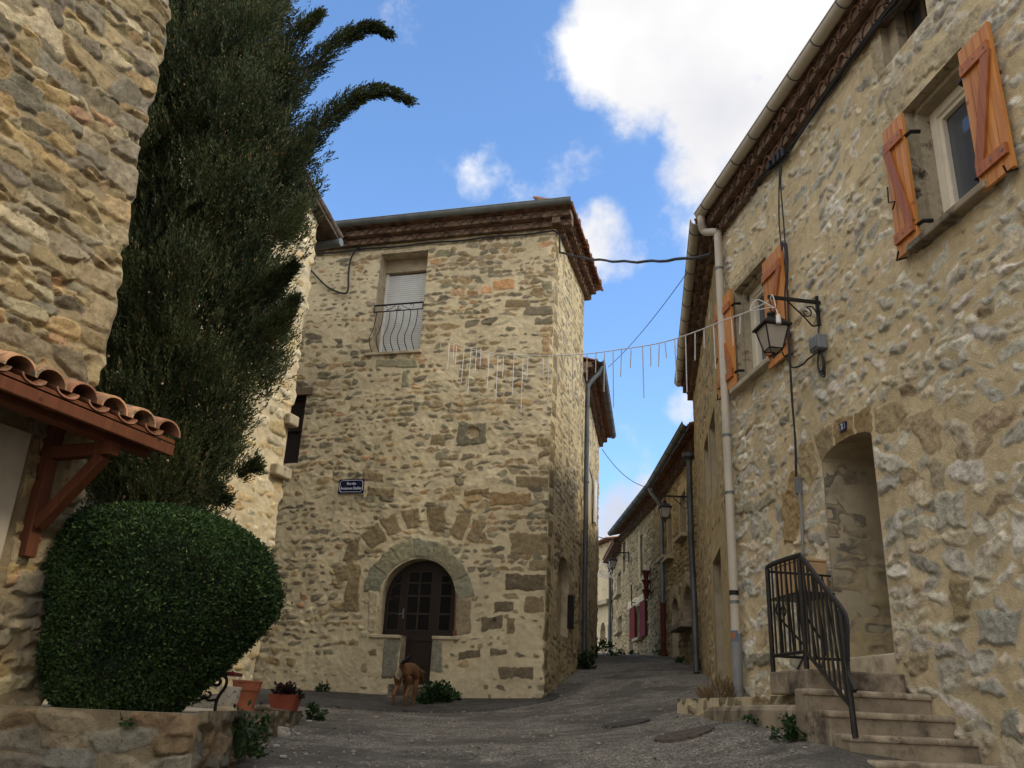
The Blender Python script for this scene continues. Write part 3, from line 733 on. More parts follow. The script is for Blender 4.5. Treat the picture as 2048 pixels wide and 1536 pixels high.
# dressed stones seen in the front
BR, GR, PA, RU, DK = (.165, .127, .072), (.185, .17, .108), (.33, .275, .18), (.24, .14, .07), (.115, .092, .058)
blk = []
def pix(scale, ox, oy, pts): return [(ox + x * scale, oy + y * scale) for x, y in pts]
for pts in [[(235, 590), (380, 490), (430, 620), (320, 700)], [(395, 460), (520, 405), (555, 560), (450, 600)], [(565, 385), (700, 365), (690, 520), (610, 535)],
            [(770, 365), (895, 360), (870, 545), (770, 545)], [(985, 410), (1095, 390), (1025, 580), (905, 555)], [(1110, 435), (1205, 470), (1150, 610), (1065, 580)],
            [(160, 650), (225, 640), (220, 785), (120, 785)], [(40, 825), (235, 820), (228, 925), (60, 935)], [(135, 945), (220, 930), (215, 1165), (100, 1155)]]:
    blk.append((PC.poly(pix(.2604, 660, 920, pts)), BR, .004))
S5 = .3516
for (x0, y0, x1, y1), c in [((1190, 460, 1412, 570), BR), ((1290, 600, 1400, 660), BR), ((1178, 690, 1408, 790), DK), ((1095, 875, 1220, 935), DK), ((1022, 962, 1155, 1040), DK),
        ((1290, 830, 1400, 930), BR), ((1080, 245, 1285, 312), (.19, .13, .065)), ((1212, 148, 1418, 205), BR), ((1140, 1240, 1328, 1310), DK), ((897, 1142, 1030, 1195), DK), ((1090, 1150, 1190, 1190), DK),
        ((1180, 975, 1240, 1080), BR), ((935, 220, 1070, 250), (.15, .105, .055)), ((395, 210, 555, 260), BR), ((360, 125, 500, 175), BR), ((1245, 1420, 1330, 1440), PA)]:
    blk.append((PC.poly(pix(S5, 600, 900, [(x0, y1), (x1, y1 - 4), (x1 - 4, y0), (x0 + 3, y0 + 3)])), c, .006))
S4 = .3418
for (x0, y0, x1, y1), c in [((1025, 570, 1105, 605), (.33, .22, .12)), ((1130, 570, 1195, 595), RU), ((1220, 540, 1275, 580), (.40, .24, .12)), ((1290, 500, 1395, 565), (.34, .19, .09)), ((1355, 635, 1480, 680), BR),
        ((1455, 675, 1610, 725), (.16, .135, .09)), ((1520, 740, 1610, 775), (.16, .135, .09)), ((575, 985, 830, 1030), GR), ((740, 1050, 780, 1160), GR), ((905, 1440, 990, 1500), BR), ((1530, 1440, 1620, 1500), BR),
        ((1560, 515, 1620, 570), GR), ((1575, 850, 1620, 935), (.27, .18, .10)), ((945, 350, 1015, 385), GR), ((1030, 905, 1085, 950), (.30, .19, .10)), ((1185, 995, 1245, 1040), (.27, .18, .10))]:
    blk.append((PC.poly(pix(S4, 550, 380, [(x0, y1), (x1, y1 - 3), (x1 - 3, y0), (x0 + 4, y0 + 4)])), c, .006))
blk.append((PC.poly([(915, 888), (967, 886), (967, 845), (916, 846)]), (.125, .11, .075), .012))
hx = PC.at(942, 863); blk.append(([(hx[0] + .105 * math.cos(a), hx[1] + .10 * math.sin(a)) for a in np.linspace(0, 2 * math.pi, 16)[:-1]], (.36, .28, .17), -.05))
# ring of grey green stones round the door
n_ = 7
for k in range(n_):
    a0, a1 = math.pi * (.03 + .94 * k / n_) + .012, math.pi * (.03 + .94 * (k + 1) / n_) - .012; ro = drad * (1.44 + .07 * ((k * 37) % 5) / 5)
    blk.append(([(dc + drad * 1.02 * math.cos(a), zs + drad * 1.02 * math.sin(a)) for a in np.linspace(a0, a1, 5)] + [(dc + ro * math.cos(a), zs + ro * math.sin(a)) for a in np.linspace(a1, a0, 5)], GR if k % 3 else (.17, .165, .115), .010))
blk.append((PC.poly([(733, 1268), (753, 1268), (755, 1186), (738, 1186)]), PA, .012))
blk.append((PC.poly([(908, 1268), (938, 1264), (936, 1192), (908, 1188)]), (.20, .16, .10), .010))
blk.append((PC.poly([(762, 1350), (798, 1352), (800, 1283), (765, 1285)]), (.17, .16, .12), .012))
blk.append((PC.poly([(862, 1350), (888, 1350), (886, 1286), (862, 1284)]), (.18, .17, .125), .012))
blk.append((PC.poly([(745, 508), (870, 496), (868, 484), (742, 496)]), PA, .008))
stone_wall('front_wall', PC, 0, 6.6, -.25, 8.48, .0135, .0135, ST['c'], M['wall_c'], hc, 11, [bwp, door_poly, lwp], blk, edgeR=(PS.n, 91, .016),
           smooth_zone=lambda U, Z: .02 * sstep(1.5, .3, Z) + .05 * np.exp(-((U - 6.25) / .32) ** 2 - ((Z - 1.15) / .3) ** 2))
# side along the lane
nl, nr = PS.at(1114, 1200), PS.at(1138, 1200); nzs = PS.at(1124, 1152)[1]; nzb = PS.at(1126, 1272)[1]; nrise = PS.at(1124, 1110)[1] - nzs
nich = apoly(nl[0], nr[0], nzb, nzs, nrise)
PSL = 2.95
blk2 = []
for zq in np.arange(.7, 8.3, .42):
    w_ = .22 + .2 * ((zq * 7.3) % 1); blk2.append((rpoly(.02, w_, zq, zq + .27), BR, .006))
stone_wall('side_wall', PS, 0, PSL, -.1, 8.48, .02, .016, ST['cs'], M['wall_cs'], hc, 12, [nich], blk2, edgeL=(PC.n, 91, .016), edgeR=(PC.n * -1, 92, .012))
mb = MB(); reveal(mb, PS, nich, .14, back=True); mb.build('blocked_arch', M['dressed'], hc)
mb = MB(); q = PS.at(1139, 1225); pbox(mb, PS, q[0] - .1, q[0] + .12, q[1] - .28, q[1] + .3, -.02, .06); mb.build('letter_box', M['void'], hc, bevel=.01)
# the body behind
mb = MB()
mb.box(PC.p(3.3, 4.1, -2.5), PC.U * 3.05, ZV * 4.3, PC.n * 1.6); mb.build('rear_wall', M['render'], hc)
# window with roller blind
wn = MB(); reveal(wn, PC, bwp, .40); wn.cur = 1
u0, u1, z0, z1 = bw
pbox(wn, PC, u0, u1, z1 - .26, z1, -.44, -.30); wn.cur = 2
pbox(wn, PC, u0, u0 + .05, z0, z1 - .26, -.40, -.355); pbox(wn, PC, u1 - .05, u1, z0, z1 - .26, -.40, -.355)
wnd = wn.build('window', [M['dressed'], M['render'], M['white']], hc)
bl = MB(); ns = int((z1 - .26 - z0) / .045)
for k in range(ns): pbox(bl, PC, u0 + .03, u1 - .03, z0 + k * .045 + .001, z0 + (k + 1) * .045 - .002, -.42, -.378 + .004 * 0)
bl.build('roller_blind', M['blind'], wnd, bevel=.006)
s_ = MB(); pbox(s_, PC, u0 - .10, u1 + .05, z0 - .05, z0 + .005, -.40, .045); s_.build('sill', M['dressed'], wnd, bevel=.01)
# belly balcony rail
rl = thing('balcony_rail', 'black bellied wrought iron rail with scrolls across the roller blind window', 'railing', PC.p((u0 + u1) / 2, z0, .1))
zr1 = PC.at(800, 606)[1] + .0; ztop = PC.at(805, 607, .04)[1]; zm = PC.at(803, 620, .04)[1]
mb = MB()
for (z_, r_) in ((ztop, .017), (zm, .012)): mb.tube([PC.p(u0 - .01, z_, .03), PC.p(u1 + .01, z_, .03)], r_, 6)
for e in (u0 - .005, u1 + .005): mb.tube([PC.p(e, ztop, .03), PC.p(e, zm, .03)], .011, 6)
mb.build('top_rail', M['iron'], rl, True)
uc_, wd = (u0 + u1) / 2, (u1 - u0)
mb = MB(); zc_ = (ztop + zm) / 2; hr = (ztop - zm) / 2 - .006
for sg in (-1, 1):
    for (c0, ax, an) in ((uc_ + sg * .035, 1, 0), (uc_ + sg * .26, -1, math.pi)):
        mb.tube(spiral(PC.p(c0, zc_ - (.02 if ax > 0 else -.02), .03), PC.U * sg * ax, ZV * ax * -1, .012, hr, 0, 4.2), .006, 5)
    mb.tube(smooth_path([PC.p(uc_ + sg * .06, zc_ + .04, .03), PC.p(uc_ + sg * .14, zc_ - .01, .03), PC.p(uc_ + sg * .23, zc_ - .05, .03)]), .006, 5)
mb.build('scroll', M['iron'], rl, True)
for k in range(7):
    uu = u0 + wd * (k + .35) / 7.0; zb = z0 + .01; H_ = zm - zb
    pth = smooth_path([PC.p(uu, zm, .03), PC.p(uu, zm - .18 * H_, .03), PC.p(uu, zm - .45 * H_, .085), PC.p(uu, zm - .72 * H_, .20), PC.p(uu, zm - .88 * H_, .17), PC.p(uu, zb, .03)])
    b_ = MB(); b_.tube(pth, .0085, 6); b_.build('bar', M['iron'], rl, True)
# arched door
dp = MB(); reveal(dp, PC, door_poly, .24); do = dp.build('door_surround', M['dressed'], hc)
door = MB(); door.prism([PC.p(u, z, -.30) for u, z in door_poly], PC.n * .06); D = door.build('door', M['dark_wood'], hc)
pn = MB(); fr = MB()
def pane(ua, ub, za, zb):
    cu = lambda u, z: (u, min(z, zs + math.sqrt(max(.0, (drad - .07) ** 2 - (u - dc) ** 2))))
    a = [cu(ua, za), cu(ub, za), cu(ub, zb)] + ([cu(ua + (ub - ua) * t, zb) for t in (.75, .5, .25)]) + [cu(ua, zb)]
    if min(a[2][1], a[-1][1]) - za < -.2: return
    pn = MB(); pn.prism([PC.p(u, z, -.238) for u, z in a], PC.n * .004); pn.build('pane', M['glass_d'], D); fr = MB()
    for i in range(len(a)):
        p, q = a[i], a[(i + 1) % len(a)]
        if abs(p[0] - q[0]) + abs(p[1] - q[1]) > .02: fr.tube([PC.p(*p, -.232), PC.p(*q, -.232)], .006, 4)
    fr.build('glazing_bar', M['bar_wood'], D)
xs_c = [PC.at(x, 1210, -.24)[0] for x in (813, 837, 862)]; zr_ = [PC.at(838, y, -.24)[1] for y in (1262, 1228, 1192, 1166, 1143)]
for i in range(2):
    for j in range(4): pane(xs_c[i] + .008, xs_c[i + 1] - .008, zr_[j] + .008, zr_[j + 1] - .008)
for (xa, xb) in ((777, 800), (880, 902)):
    a, b = PC.at(xa, 1210, -.24)[0], PC.at(xb, 1210, -.24)[0]
    for j in range(3): pane(a, b, zr_[j] + .008, zr_[j + 1] - .008)
    pane(a if xa > 800 else a + .05, b if xa < 800 else b - .05, zr_[3] + .008, zr_[3] + .12)
mb = MB(); hx_ = PC.at(806, 1228, -.22); pbox(mb, PC, hx_[0] - .012, hx_[0] + .012, hx_[1] - .07, hx_[1] + .09, -.24, -.225); mb.tube([PC.p(hx_[0], hx_[1], -.22), PC.p(hx_[0], hx_[1], -.18), PC.p(hx_[0] - .07, hx_[1] - .01, -.18)], .008, 6); mb.build('handle', M['bluegrey'], D)
for zz in (zth + .02, zth + .30, zsill - .06):
    mb = MB(); pbox(mb, PC, pl_ + .01, pr_ - .01, zz, zz + .03, -.24, -.225); mb.build('rail', M['dark_wood'], D)
for (a, b, s) in ((dl[0] - .12, pl_, 0), (pr_, dr_[0] + .10, 1)):
    mb = MB(); pbox(mb, PC, a, b, zsill - .05, zsill + .004, -.24, .04); mb.build('sill', M['dressed'], do, bevel=.012)
mb = MB(); pbox(mb, PC, pl_ - .06, pr_ + .1, -.1, zth - .002, -.24, .22); mb.build('doorstep', M['concrete'], hc, bevel=.015)
mb = MB(); a = PC.at(912, 1185, .03); b = PC.at(909, 1265, .03); mb.tube([PC.p(*a, .03), PC.p(*b, .03)], .012, 6); pbox(mb, PC, b[0] - .03, b[0] + .03, b[1] - .03, b[1] + .03, 0, .04); mb.build('shutter_bar', M['rust'], hc)
mb = MB(); a = PC.at(989, 1238, .03); mb.tube(spiral(PC.p(*a, .035), PC.U, ZV, .025, .025, 0, 6.28, 12), .007, 5); mb.tube([PC.p(*a, .0), PC.p(*a, .04)], .008, 5); mb.build('tether_ring', M['iron'], hc)
# low window beside the neighbouring corner
mb = MB(); reveal(mb, PC, lwp, .14); w2 = mb.build('window', M['dressed'], hc)
mb = MB(); pbox(mb, PC, lw[0], lw[1], lw[2], lw[3], -.16, -.12); frame_bars(mb, PC, lw[0], lw[1], lw[2], lw[3], -.12, .07, .06, bars=((lw[2] + lw[3]) / 2,)); mb.build('shutter', M['dark_wood'], w2)
mb = MB(); q = PC.at(575, 843); pbox(mb, PC, lw[0] - .2, lw[1] + .12, lw[3], lw[3] + .14, -.14, .04); mb.build('lintel', M['old_wood'], w2)
# cornice, roof, gutter
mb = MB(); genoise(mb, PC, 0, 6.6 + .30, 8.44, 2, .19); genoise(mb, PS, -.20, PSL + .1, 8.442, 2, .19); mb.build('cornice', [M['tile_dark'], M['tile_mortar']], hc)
rf = tiled_roof(PC, -.3, 6.6 + .36, 8.72, .34, 3.6, .30, 'roof', M['tile'], hc, hipR=1)
mb = MB(); pbox(mb, PC, 0, 6.6 + .34, 8.705, 8.72, -.3, .33); mb.build('eave_board', M['tile_dark'], hc)
gc = gutter(PC, -.2, 6.6 + .34, 8.80, .36, .085, (M['zinc'], M['zinc']), hc)
mb = MB()
# row of tile ends along the lane side verge
rng_ = random.Random(4)
for k in range(17):
    uu = -.22 + k * .19; z_ = 8.72 + rng_.uniform(-.006, .006)
    seg = 7; V = []; F = []
    for h in (.36 + rng_.uniform(-.02, .02), -.4):
        for ro in (.09, .074):
            for s_ in range(seg + 1):
                a = math.pi * s_ / seg; V.append(PS.p(uu + ro * math.cos(a), z_ + ro * math.sin(a) + (.36 - h) * .3, h))
    s1 = seg + 1
    for s_ in range(seg): F += [(s_, s_ + 1, s1 + s_ + 1, s1 + s_), (s_, 2 * s1 + s_, 2 * s1 + s_ + 1, s_ + 1), (s1 + s_, s1 + s_ + 1, 3 * s1 + s_ + 1, 3 * s1 + s_)]
    mb.add(V, F)
mb.build('eave_tile', M['tile'], rf)

# ---------------------------------------------------------------- lower house behind it
h2 = thing('stone_house', 'lower stone house behind the tall middle one, with a dark drainpipe at its near corner', 'house', (C2O[0], C2O[1], .8))
C2L = 5.3
w2r = PC2.rect([(1171, 925), (1185, 940), (1184, 1090), (1171, 1090)])
w2p = rpoly(w2r[0], w2r[1], w2r[2] + .6, w2r[3])
stone_wall('front_wall', PC2, 0, C2L, .3, 6.75, .03, .02, ST['cs'], M['wall_cs'], h2, 13, [w2p], edgeR=(PC2.U, 93, .014))
mb = MB(); reveal(mb, PC2, w2p, .25, back=True); w2o = mb.build('window', M['dressed'], h2)
for uu in (w2p[0][0] - .55, w2p[1][0] + .02):
    mb = MB(); pbox(mb, PC2, uu, uu + .5, w2p[0][1] + .1, w2p[2][1], .03, .07); mb.build('shutter', M['white'], w2o)
mb = MB(); mb.box(PC2.p(C2L / 2, 3.5, -1.8), PC2.U * (C2L / 2 - .02), ZV * 3.2, PC2.n * 1.78); mb.build('rear_wall', M['render'], h2)
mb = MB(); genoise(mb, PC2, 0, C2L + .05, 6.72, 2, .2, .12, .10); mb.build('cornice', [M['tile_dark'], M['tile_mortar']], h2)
tiled_roof(PC2, 0, C2L + .1, 6.97, .30, 3.4, .3, 'roof', M['tile'], h2)
gutter(PC2, .0, C2L + .05, 7.02, .36, .075, (M['zinc_d'], M['zinc_d']), h2)
pp = [PC2.p(.25, 6.95, .36), PC2.p(.22, 6.78, .30), PC2.p(.12, 6.5, .12), PC2.p(.10, 6.2, .09), PC2.p(.10, 4, .09), PC2.p(.10, 2.4, .09), PC2.p(.12, .75, .10)]
downpipe(pp, .05, (M['zinc_d'], M['zinc_d']), h2, [PC2.p(.10, z, .09) for z in (6.0, 4.4, 2.8, 1.5)])
# ---------------------------------------------------------------- ochre house on the right
hr = thing('stone_house', 'ochre stone house on the right with orange shutters and a deep doorway above steps', 'house', (RC[0], RC[1], .3))
S8 = .3457
def p7(pts): return pix(S8, 1340, 0, pts)
def p8(pts): return pix(S8, 1340, 480, pts)
RZT = 5.72
up = PR.rect(p7([(1388, 600), (1690, 312), (1775, 1170), (1440, 1430)])); up = (up[0], up[1], up[2], up[3])
a0 = PR.at(*p7([(1405, 1450)])[0]); a1 = PR.at(*p7([(1385, 600)])[0]); a2 = PR.at(*p7([(1735, 1180)])[0])
up = (a1[0] * .5 + a0[0] * .5, max(a2[0], a0[0] + .62), (a0[1] + a2[1]) / 2, a1[1])
b0 = PR.at(1470, 778); b1 = PR.at(1475, 575); b2 = PR.at(1533, 740)
lo = (b0[0] * .5 + b1[0] * .5, PR.at(*p8([(548, 420)])[0], .06)[0] - .015, (b0[1] + b2[1]) / 2, b1[1])
up = (up[0], PR.at(*p7([(1728, 710)])[0], .06)[0] - .015, up[2], up[3])
c0 = PR.at(1770, 130); c1 = PR.at(1848, 45); c2 = PR.at(1760, 59)
at_ = (c2[0], c1[0] + .05, (c0[1] + c1[1]) / 2, c2[1] + .12)
d0 = PR.at(1650, 916); d1 = PR.at(1740, 868); d2 = PR.at(1790, 1275); d3 = PR.at(1668, 1325)
# the steps: u of each front edge and z of each tread
ST_ = [PR.at(*q) for q in [(1818, 1349), (1865, 1389), (1917.7, 1434), (1968, 1482.5), (2015, 1532)]]
su = [a for a, b in ST_]; sz = [b for a, b in ST_]
rise = (sz[0] - sz[4]) / 4; tread = (su[4] - su[0]) / 4
su = [su[0] + tread * k for k in range(7)]; sz = [sz[0] - rise * k for k in range(7)]
dr0, dr1 = d0[0] * .6 + d3[0] * .4, d1[0] * .5 + d2[0] * .5
dzt = min(d0[1], d1[1])
door_r = apoly(dr0, dr1, sz[0] + .005, dzt - .02, .10, 10)
BRN, BRN2, PLE = (.265, .19, .095), (.30, .235, .135), (.42, .36, .25)
blk = []
for pts, c in [([(745, 1190), (815, 1155), (850, 1290), (800, 1400), (738, 1330)], BRN2), ([(835, 1130), (925, 1060), (962, 1200), (880, 1250)], BRN2), ([(945, 1050), (1055, 1010), (1068, 1130), (975, 1195)], BRN),
        ([(1072, 985), (1165, 955), (1180, 1100), (1085, 1120)], BRN), ([(1195, 950), (1320, 945), (1362, 1010), (1310, 1105), (1200, 1110)], BRN2), ([(1345, 1040), (1500, 1020), (1560, 1130), (1540, 1250), (1470, 1280), (1420, 1170), (1330, 1110)], (.37, .29, .18)),
        ([(700, 1340), (735, 1345), (725, 1520), (665, 1515)], BRN), ([(1480, 1310), (1560, 1300), (1580, 1470), (1510, 1490)], (.35, .30, .20)),
        ([(1120, 910), (1160, 870), (1200, 1120), (1175, 1190), (1145, 1160)], PLE)]:
    if c is PLE: continue
    blk.append((PR.poly(p8(pts)), c, .004))
S9 = .362
for (pts, c) in [([(190, 85), (395, 15), (415, 60), (225, 135)], (.27, .24, .17)), ([(460, 0), (535, 10), (540, 270), (475, 280)], (.30, .215, .11)), ([(1295, 60), (1430, 30), (1450, 220), (1310, 235)], (.33, .31, .245)),
        ([(1385, 500), (1480, 510), (1490, 700), (1430, 745), (1395, 640)], (.27, .215, .12)), ([(1545, 690), (1780, 665), (1785, 850), (1550, 865)], (.33, .315, .26)), ([(1570, 1090), (1640, 1060), (1710, 1165), (1570, 1160)], (.33, .315, .26)),
        ([(1285, 890), (1380, 880), (1390, 935), (1290, 945)], (.27, .26, .22)), ([(1690, 1240), (1785, 1230), (1785, 1390), (1680, 1380)], (.27, .26, .21)), ([(1130, 920), (1240, 915), (1250, 985), (1170, 1000)], (.29, .235, .15)), ([(305, 930), (390, 925), (385, 975), (300, 980)], (.24, .22, .16))]:
    blk.append((PR.poly(pix(S9, 1400, 980, pts)), c, .02))
# plain pale bands of the window surrounds
for (u0, u1, z0, z1) in (up, lo):
    blk.append((rpoly(u0 - .19, u0 - .005, z0 - .02, z1 + .02), (.44, .37, .245), .012)); blk.append((rpoly(u0 - .21, u1 + .2, z1 + .005, z1 + .20), (.43, .36, .235), .012))
    blk.append((rpoly(u1 + .005, u1 + .16, z0, z1 + .02), (.44, .37, .245), .012))
blk.append((rpoly(at_[0] - .16, at_[0] - .01, at_[2] - .1, at_[3]), (.36, .30, .20), .012))
RL = 13.5
stone_wall('front_wall', PR, 0, 5.6, -.45, RZT, .0105, .0105, ST['r'], M['wall_r'], hr, 21, [rpoly(*up), rpoly(*lo), rpoly(*at_), door_r], blk, edgeL=(A3(-PR2.n[0], -PR2.n[1], 0) * -1, 94, .010))
stone_wall('front_wall', PR, 5.6, RL, -2.4, RZT, .03, .03, ST['r'], M['wall_r'], hr, 22)  # out of view past the camera, lengthened to block low sky light
mb = MB(); pbox(mb, PR, .05, RL, -2.3, RZT - .1, -6, -1.15); mb.build('rear_wall', M['render'], hr)
# deep doorway
dp = MB(); reveal(dp, PR, door_r, 1.1)
dp2 = MB()
rb = PR.p(dr0, 0, 0)
PJ = Plane((PR.p(dr0, 0, 0)[0], PR.p(dr0, 0, 0)[1]), PR.n * -1)
ST['j'] = dict(ST['c'], pal=[(.20, .165, .11, 3), (.17, .15, .11, 3), (.15, .14, .115, 2), (.24, .19, .12, 1)], ch=(.10, .18), len=(1.1, 2.4), skip=.06, h=(.0, .012), fill=(.8, .97), gap=(.015, .04), pow=(3.5, 7), warp=.008, lap=.002, rot=.03)
DR = dp.build('door_recess', M['render'], hr)
PJ = Plane(PR.p(dr0 + .003, 0, -1.09)[:2], PR.n)
stone_wall('recess_side', PJ, 0, 1.085, sz[0], dzt + .02, .014, .014, ST['j'], M['wall_cs'], DR, 25, smooth_zone=lambda U, Z: .03 * sstep(sz[0] + .75, sz[0] + .3, Z))
mb = MB(); pbox(mb, PR, dr0 - .05, dr1 + .05, sz[0], dzt + .15, -1.14, -1.085); DD = mb.build('door', M['dark_wood'], hr)
mb = MB()
for k in range(5): pbox(mb, PR, dr0 + .04 + k * .18, dr0 + .05 + k * .18, sz[0] + .3, dzt, -1.085, -1.078)
mb.build('board', M['void'], DD)
mb = MB(); pbox(mb, PR, dr0 + .012, dr1 - .01, sz[0] - .02, sz[0] + .17, -1.0, -.07); mb.build('threshold', M['threshold'], hr, bevel=.012)
mb = MB(); pbox(mb, PR, dr0 + .42, dr1 - .012, sz[0] + .172, sz[0] + .34, -1.0, -.30); mb.build('inner_step', M['threshold'], hr, bevel=.012)
# windows with orange shutters
def r_window(box, depth=.24, name='window', sill_mat='concrete', sh=None, frame_w=.075):
    u0, u1, z0, z1 = box
    mb = MB(); reveal(mb, PR, rpoly(*box), depth)
    # moulded inner step of the surround, weathered dark
    for (a, b, c, d) in ((u0, u0 + .045, z0, z1), (u0, u1, z1 - .045, z1)): pbox(mb, PR, a + .002, b, c + .002, d - .002, -depth, -.09)
    mb.cur = 1; frame_bars(mb, PR, u0 + .045, u1, z0, z1 - .045, -depth + .0, frame_w, .05)
    frame_bars(mb, PR, u0 + .045 + frame_w, u1 - frame_w, z0 + frame_w, z1 - .045 - frame_w, -depth - .01, .04, .04)
    wn = mb.build(name, [M['dressed_d'], M['cream']], hr)
    g = MB(); pbox(g, PR, u0 + .05, u1, z0, z1 - .05, -depth - .03, -depth - .012); g.build('pane', M['glass'], wn)
    s_ = MB(); pbox(s_, PR, u0 - .05, u1 + .10, z0 - .055, z0 + .005, -depth, .10); s_.build('sill', M[sill_mat], wn, bevel=.012)
    return wn
WU = r_window(up, .25, sill_mat='concrete'); WL = r_window(lo, .22, sill_mat='concrete_l')
mb = MB(); pbox(mb, PR, 0, .1, 0, .1, -.2, -.19)
mb = MB(); reveal(mb, PR, rpoly(*at_), .20); mb.cur = 1; frame_bars(mb, PR, at_[0] + .12, at_[1], at_[2], at_[3], -.2, .05, .04, mull=((at_[0] + at_[1]) / 2 + .05,)); mb.cur = 0
pbox(mb, PR, at_[0] + .002, at_[0] + .12, at_[2] + .002, at_[3] - .002, -.2, -.07)
wa = mb.build('attic_window', [M['dressed_d'], M['old_wood']], hr)
g = MB(); pbox(g, PR, at_[0], at_[1], at_[2], at_[3], -.215, -.204); g.build('pane', M['glass'], wa)
def shutter(pts, wn, diag, hinge):
    """planked shutter lying open against the wall, two battens and a diagonal brace"""
    off = .075; q = [PR.at(x, y, off) for x, y in pts]     # TL, TR, BR, BL
    u0 = (q[0][0] + q[3][0]) / 2; u1 = (q[1][0] + q[2][0]) / 2; z1 = (q[0][1] + q[1][1]) / 2; z0 = (q[2][1] + q[3][1]) / 2
    mb = MB(); n = 4
    for k in range(n): pbox(mb, PR, u0 + (u1 - u0) * k / n + .0025, u0 + (u1 - u0) * (k + 1) / n - .0025, z0, z1, .045, .072)
    pbox(mb, PR, u0 + .004, u1 - .004, z0 + .01, z1 - .01, .046, .066)
    mb.cur = 1; H_ = z1 - z0; ha, hb = z0 + .09 * H_, z0 + .80 * H_; bw_ = .085
    for zb in (ha, hb): pbox(mb, PR, u0 + .015, u1 - .015, zb, zb + bw_, .072, .097)
    a, b = (u0 + .05, u1 - .05) if diag > 0 else (u1 - .05, u0 + .05)
    P0, P1 = PR.p(a, ha + bw_, .0845), PR.p(b, hb, .0845); ax = (P1 - P0) / 2; sd = np.cross(ax / np.linalg.norm(ax), PR.n)
    vs = [P0 - PR.U * .045, P0 + PR.U * .045, P1 + PR.U * .045, P1 - PR.U * .045]
    mb.prism([v - PR.n * .0115 for v in vs], PR.n * .021)
    mb.cur = 2
    for zb in (ha, hb):
        for t in (.15, .5, .85): mb.tube([PR.p(u0 + (u1 - u0) * t, zb + bw_ / 2, .097), PR.p(u0 + (u1 - u0) * t, zb + bw_ / 2, .101)], .008, 6)
    o = mb.build('shutter', [M['shutter'], M['shutter_b'], M['zinc']], wn)
    hg = u1 if hinge > 0 else u0
    return o, (u0, u1, z0, z1)
s1 = shutter(p7([(1230, 782), (1335, 632), (1435, 1400), (1312, 1500)]), WU, -1, 1)
s2 = shutter(p7([(1677, 285), (1850, 102), (1965, 975), (1778, 1130)]), WU, 1, -1)
s3 = shutter(p8([(266, 350), (357, 290), (365, 862), (268, 910)]), WL, -1, 1)
s4 = shutter(p8([(536, 110), (641, 40), (680, 680), (557, 735)]), WL, 1, -1)
def iron_bit(P3s, r=.008, name='shutter_hook', par=None): mb = MB(); mb.tube(P3s, r, 5); return mb.build(name, M['iron'], par)
for (o, (u0, u1, z0, z1)), wn, sg in ((s1, WU, 1), (s2, WU, -1), (s3, WL, 1), (s4, WL, -1)):
    uu = u1 if sg > 0 else u0
    for zz in (z0 + .15, z1 - .22): iron_bit([PR.p(uu - sg * .02, zz, .06), PR.p(uu + sg * .05, zz, .05), PR.p(uu + sg * .07, zz, -.02)], .018, 'hinge', wn)
    ue = u0 + .04 if sg > 0 else u1 - .08
    iron_bit([PR.p(ue - .03 * sg, z0 + .02, .0), PR.p(ue - .03 * sg, z0 - .02, .09), PR.p(ue + .04, z0 + .02, .115)], .008, 'shutter_hook', wn)
    zm_ = z0 + .42 * (z1 - z0)
    if sg > 0: iron_bit([PR.p(u0 + .03, zm_ + .14, .105), PR.p(u0 + .02, zm_, .105), PR.p(u0 + .10, zm_ - .04, .105), PR.p(u0 + .06, zm_ - .09, .105)], .007, 'latch', wn)
# eaves, roof, gutters running round both houses
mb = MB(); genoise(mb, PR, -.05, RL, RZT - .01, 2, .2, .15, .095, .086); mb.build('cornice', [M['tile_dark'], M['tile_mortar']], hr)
tiled_roof(PR, -.1, RL, 6.0, .27, 4.5, .3, 'roof', M['tile'], hr)
gpts = [PR.p(RL, 6.06, .25), PR.p(.05, 6.045, .25)]
gutter(PR, 0, 1, 0, 0, .070, (M['pvc'], M['zinc_d']), hr, .48, pts=gpts)
pA = PR.at(1437, 482, .09); pB = PR.at(1476, 1392, .09)
ux = (pA[0] + pB[0]) / 2 + .0
pth = [PR.p(.10, 5.98, .25), PR.p(.10, 5.90, .25), PR.p(.06, 5.80, .20), PR.p(ux + .01, pA[1] + .12, .105), PR.p(ux, pA[1] - .03, .09), PR.p(ux, 4, .09)]
zgr = PR.at(1470, 1268, .09)[1]
dpz = [PR.at(1450, y, .09)[1] for y in (606, 870, 985)]
o = downpipe(pth + [PR.p(ux, 2, .09), PR.p(ux, zgr - .02, .09)], .048, (M['pvc'], M['zinc']), hr, [PR.p(ux, z, .09) for z in (5.2, PR.at(1455, 870, .09)[1], PR.at(1460, 985, .09)[1], PR.at(1465, 1205, .09)[1])], 12)
mb = MB(); mb.tube([PR.p(ux, zgr, .09), PR.p(ux, .27, .09)], .054, 12); mb.build('downpipe', M['pvc_grey'], hr, True)
mb = MB(); z_ = PR.at(1468, 1186, .09)[1]; mb.tube([PR.p(ux, z_ - .025, .09), PR.p(ux, z_ + .025, .09)], .052, 12); mb.build('pipe_band', M['iron'], o, True)
mb = MB(); z_ = PR.at(1470, 1271, .09)[1]
for (c, a0_, a1_, za, zb) in ((0, .0, 1.6, -.055, .055), (1, .35, 1.0, -.03, .035)):
    mb.cur = c; V = []
    for k in range(7):
        a = a0_ + (a1_ - a0_) * k / 6; dv = math.cos(a) * PR.n + math.sin(a) * PR.U
        for zz in (za, zb): V.append(PR.p(ux, z_ + zz - .01, .09) + dv * (.0555 + .0015 * c))
    mb.add(V, [(2 * k, 2 * k + 2, 2 * k + 3, 2 * k + 1) for k in range(6)])
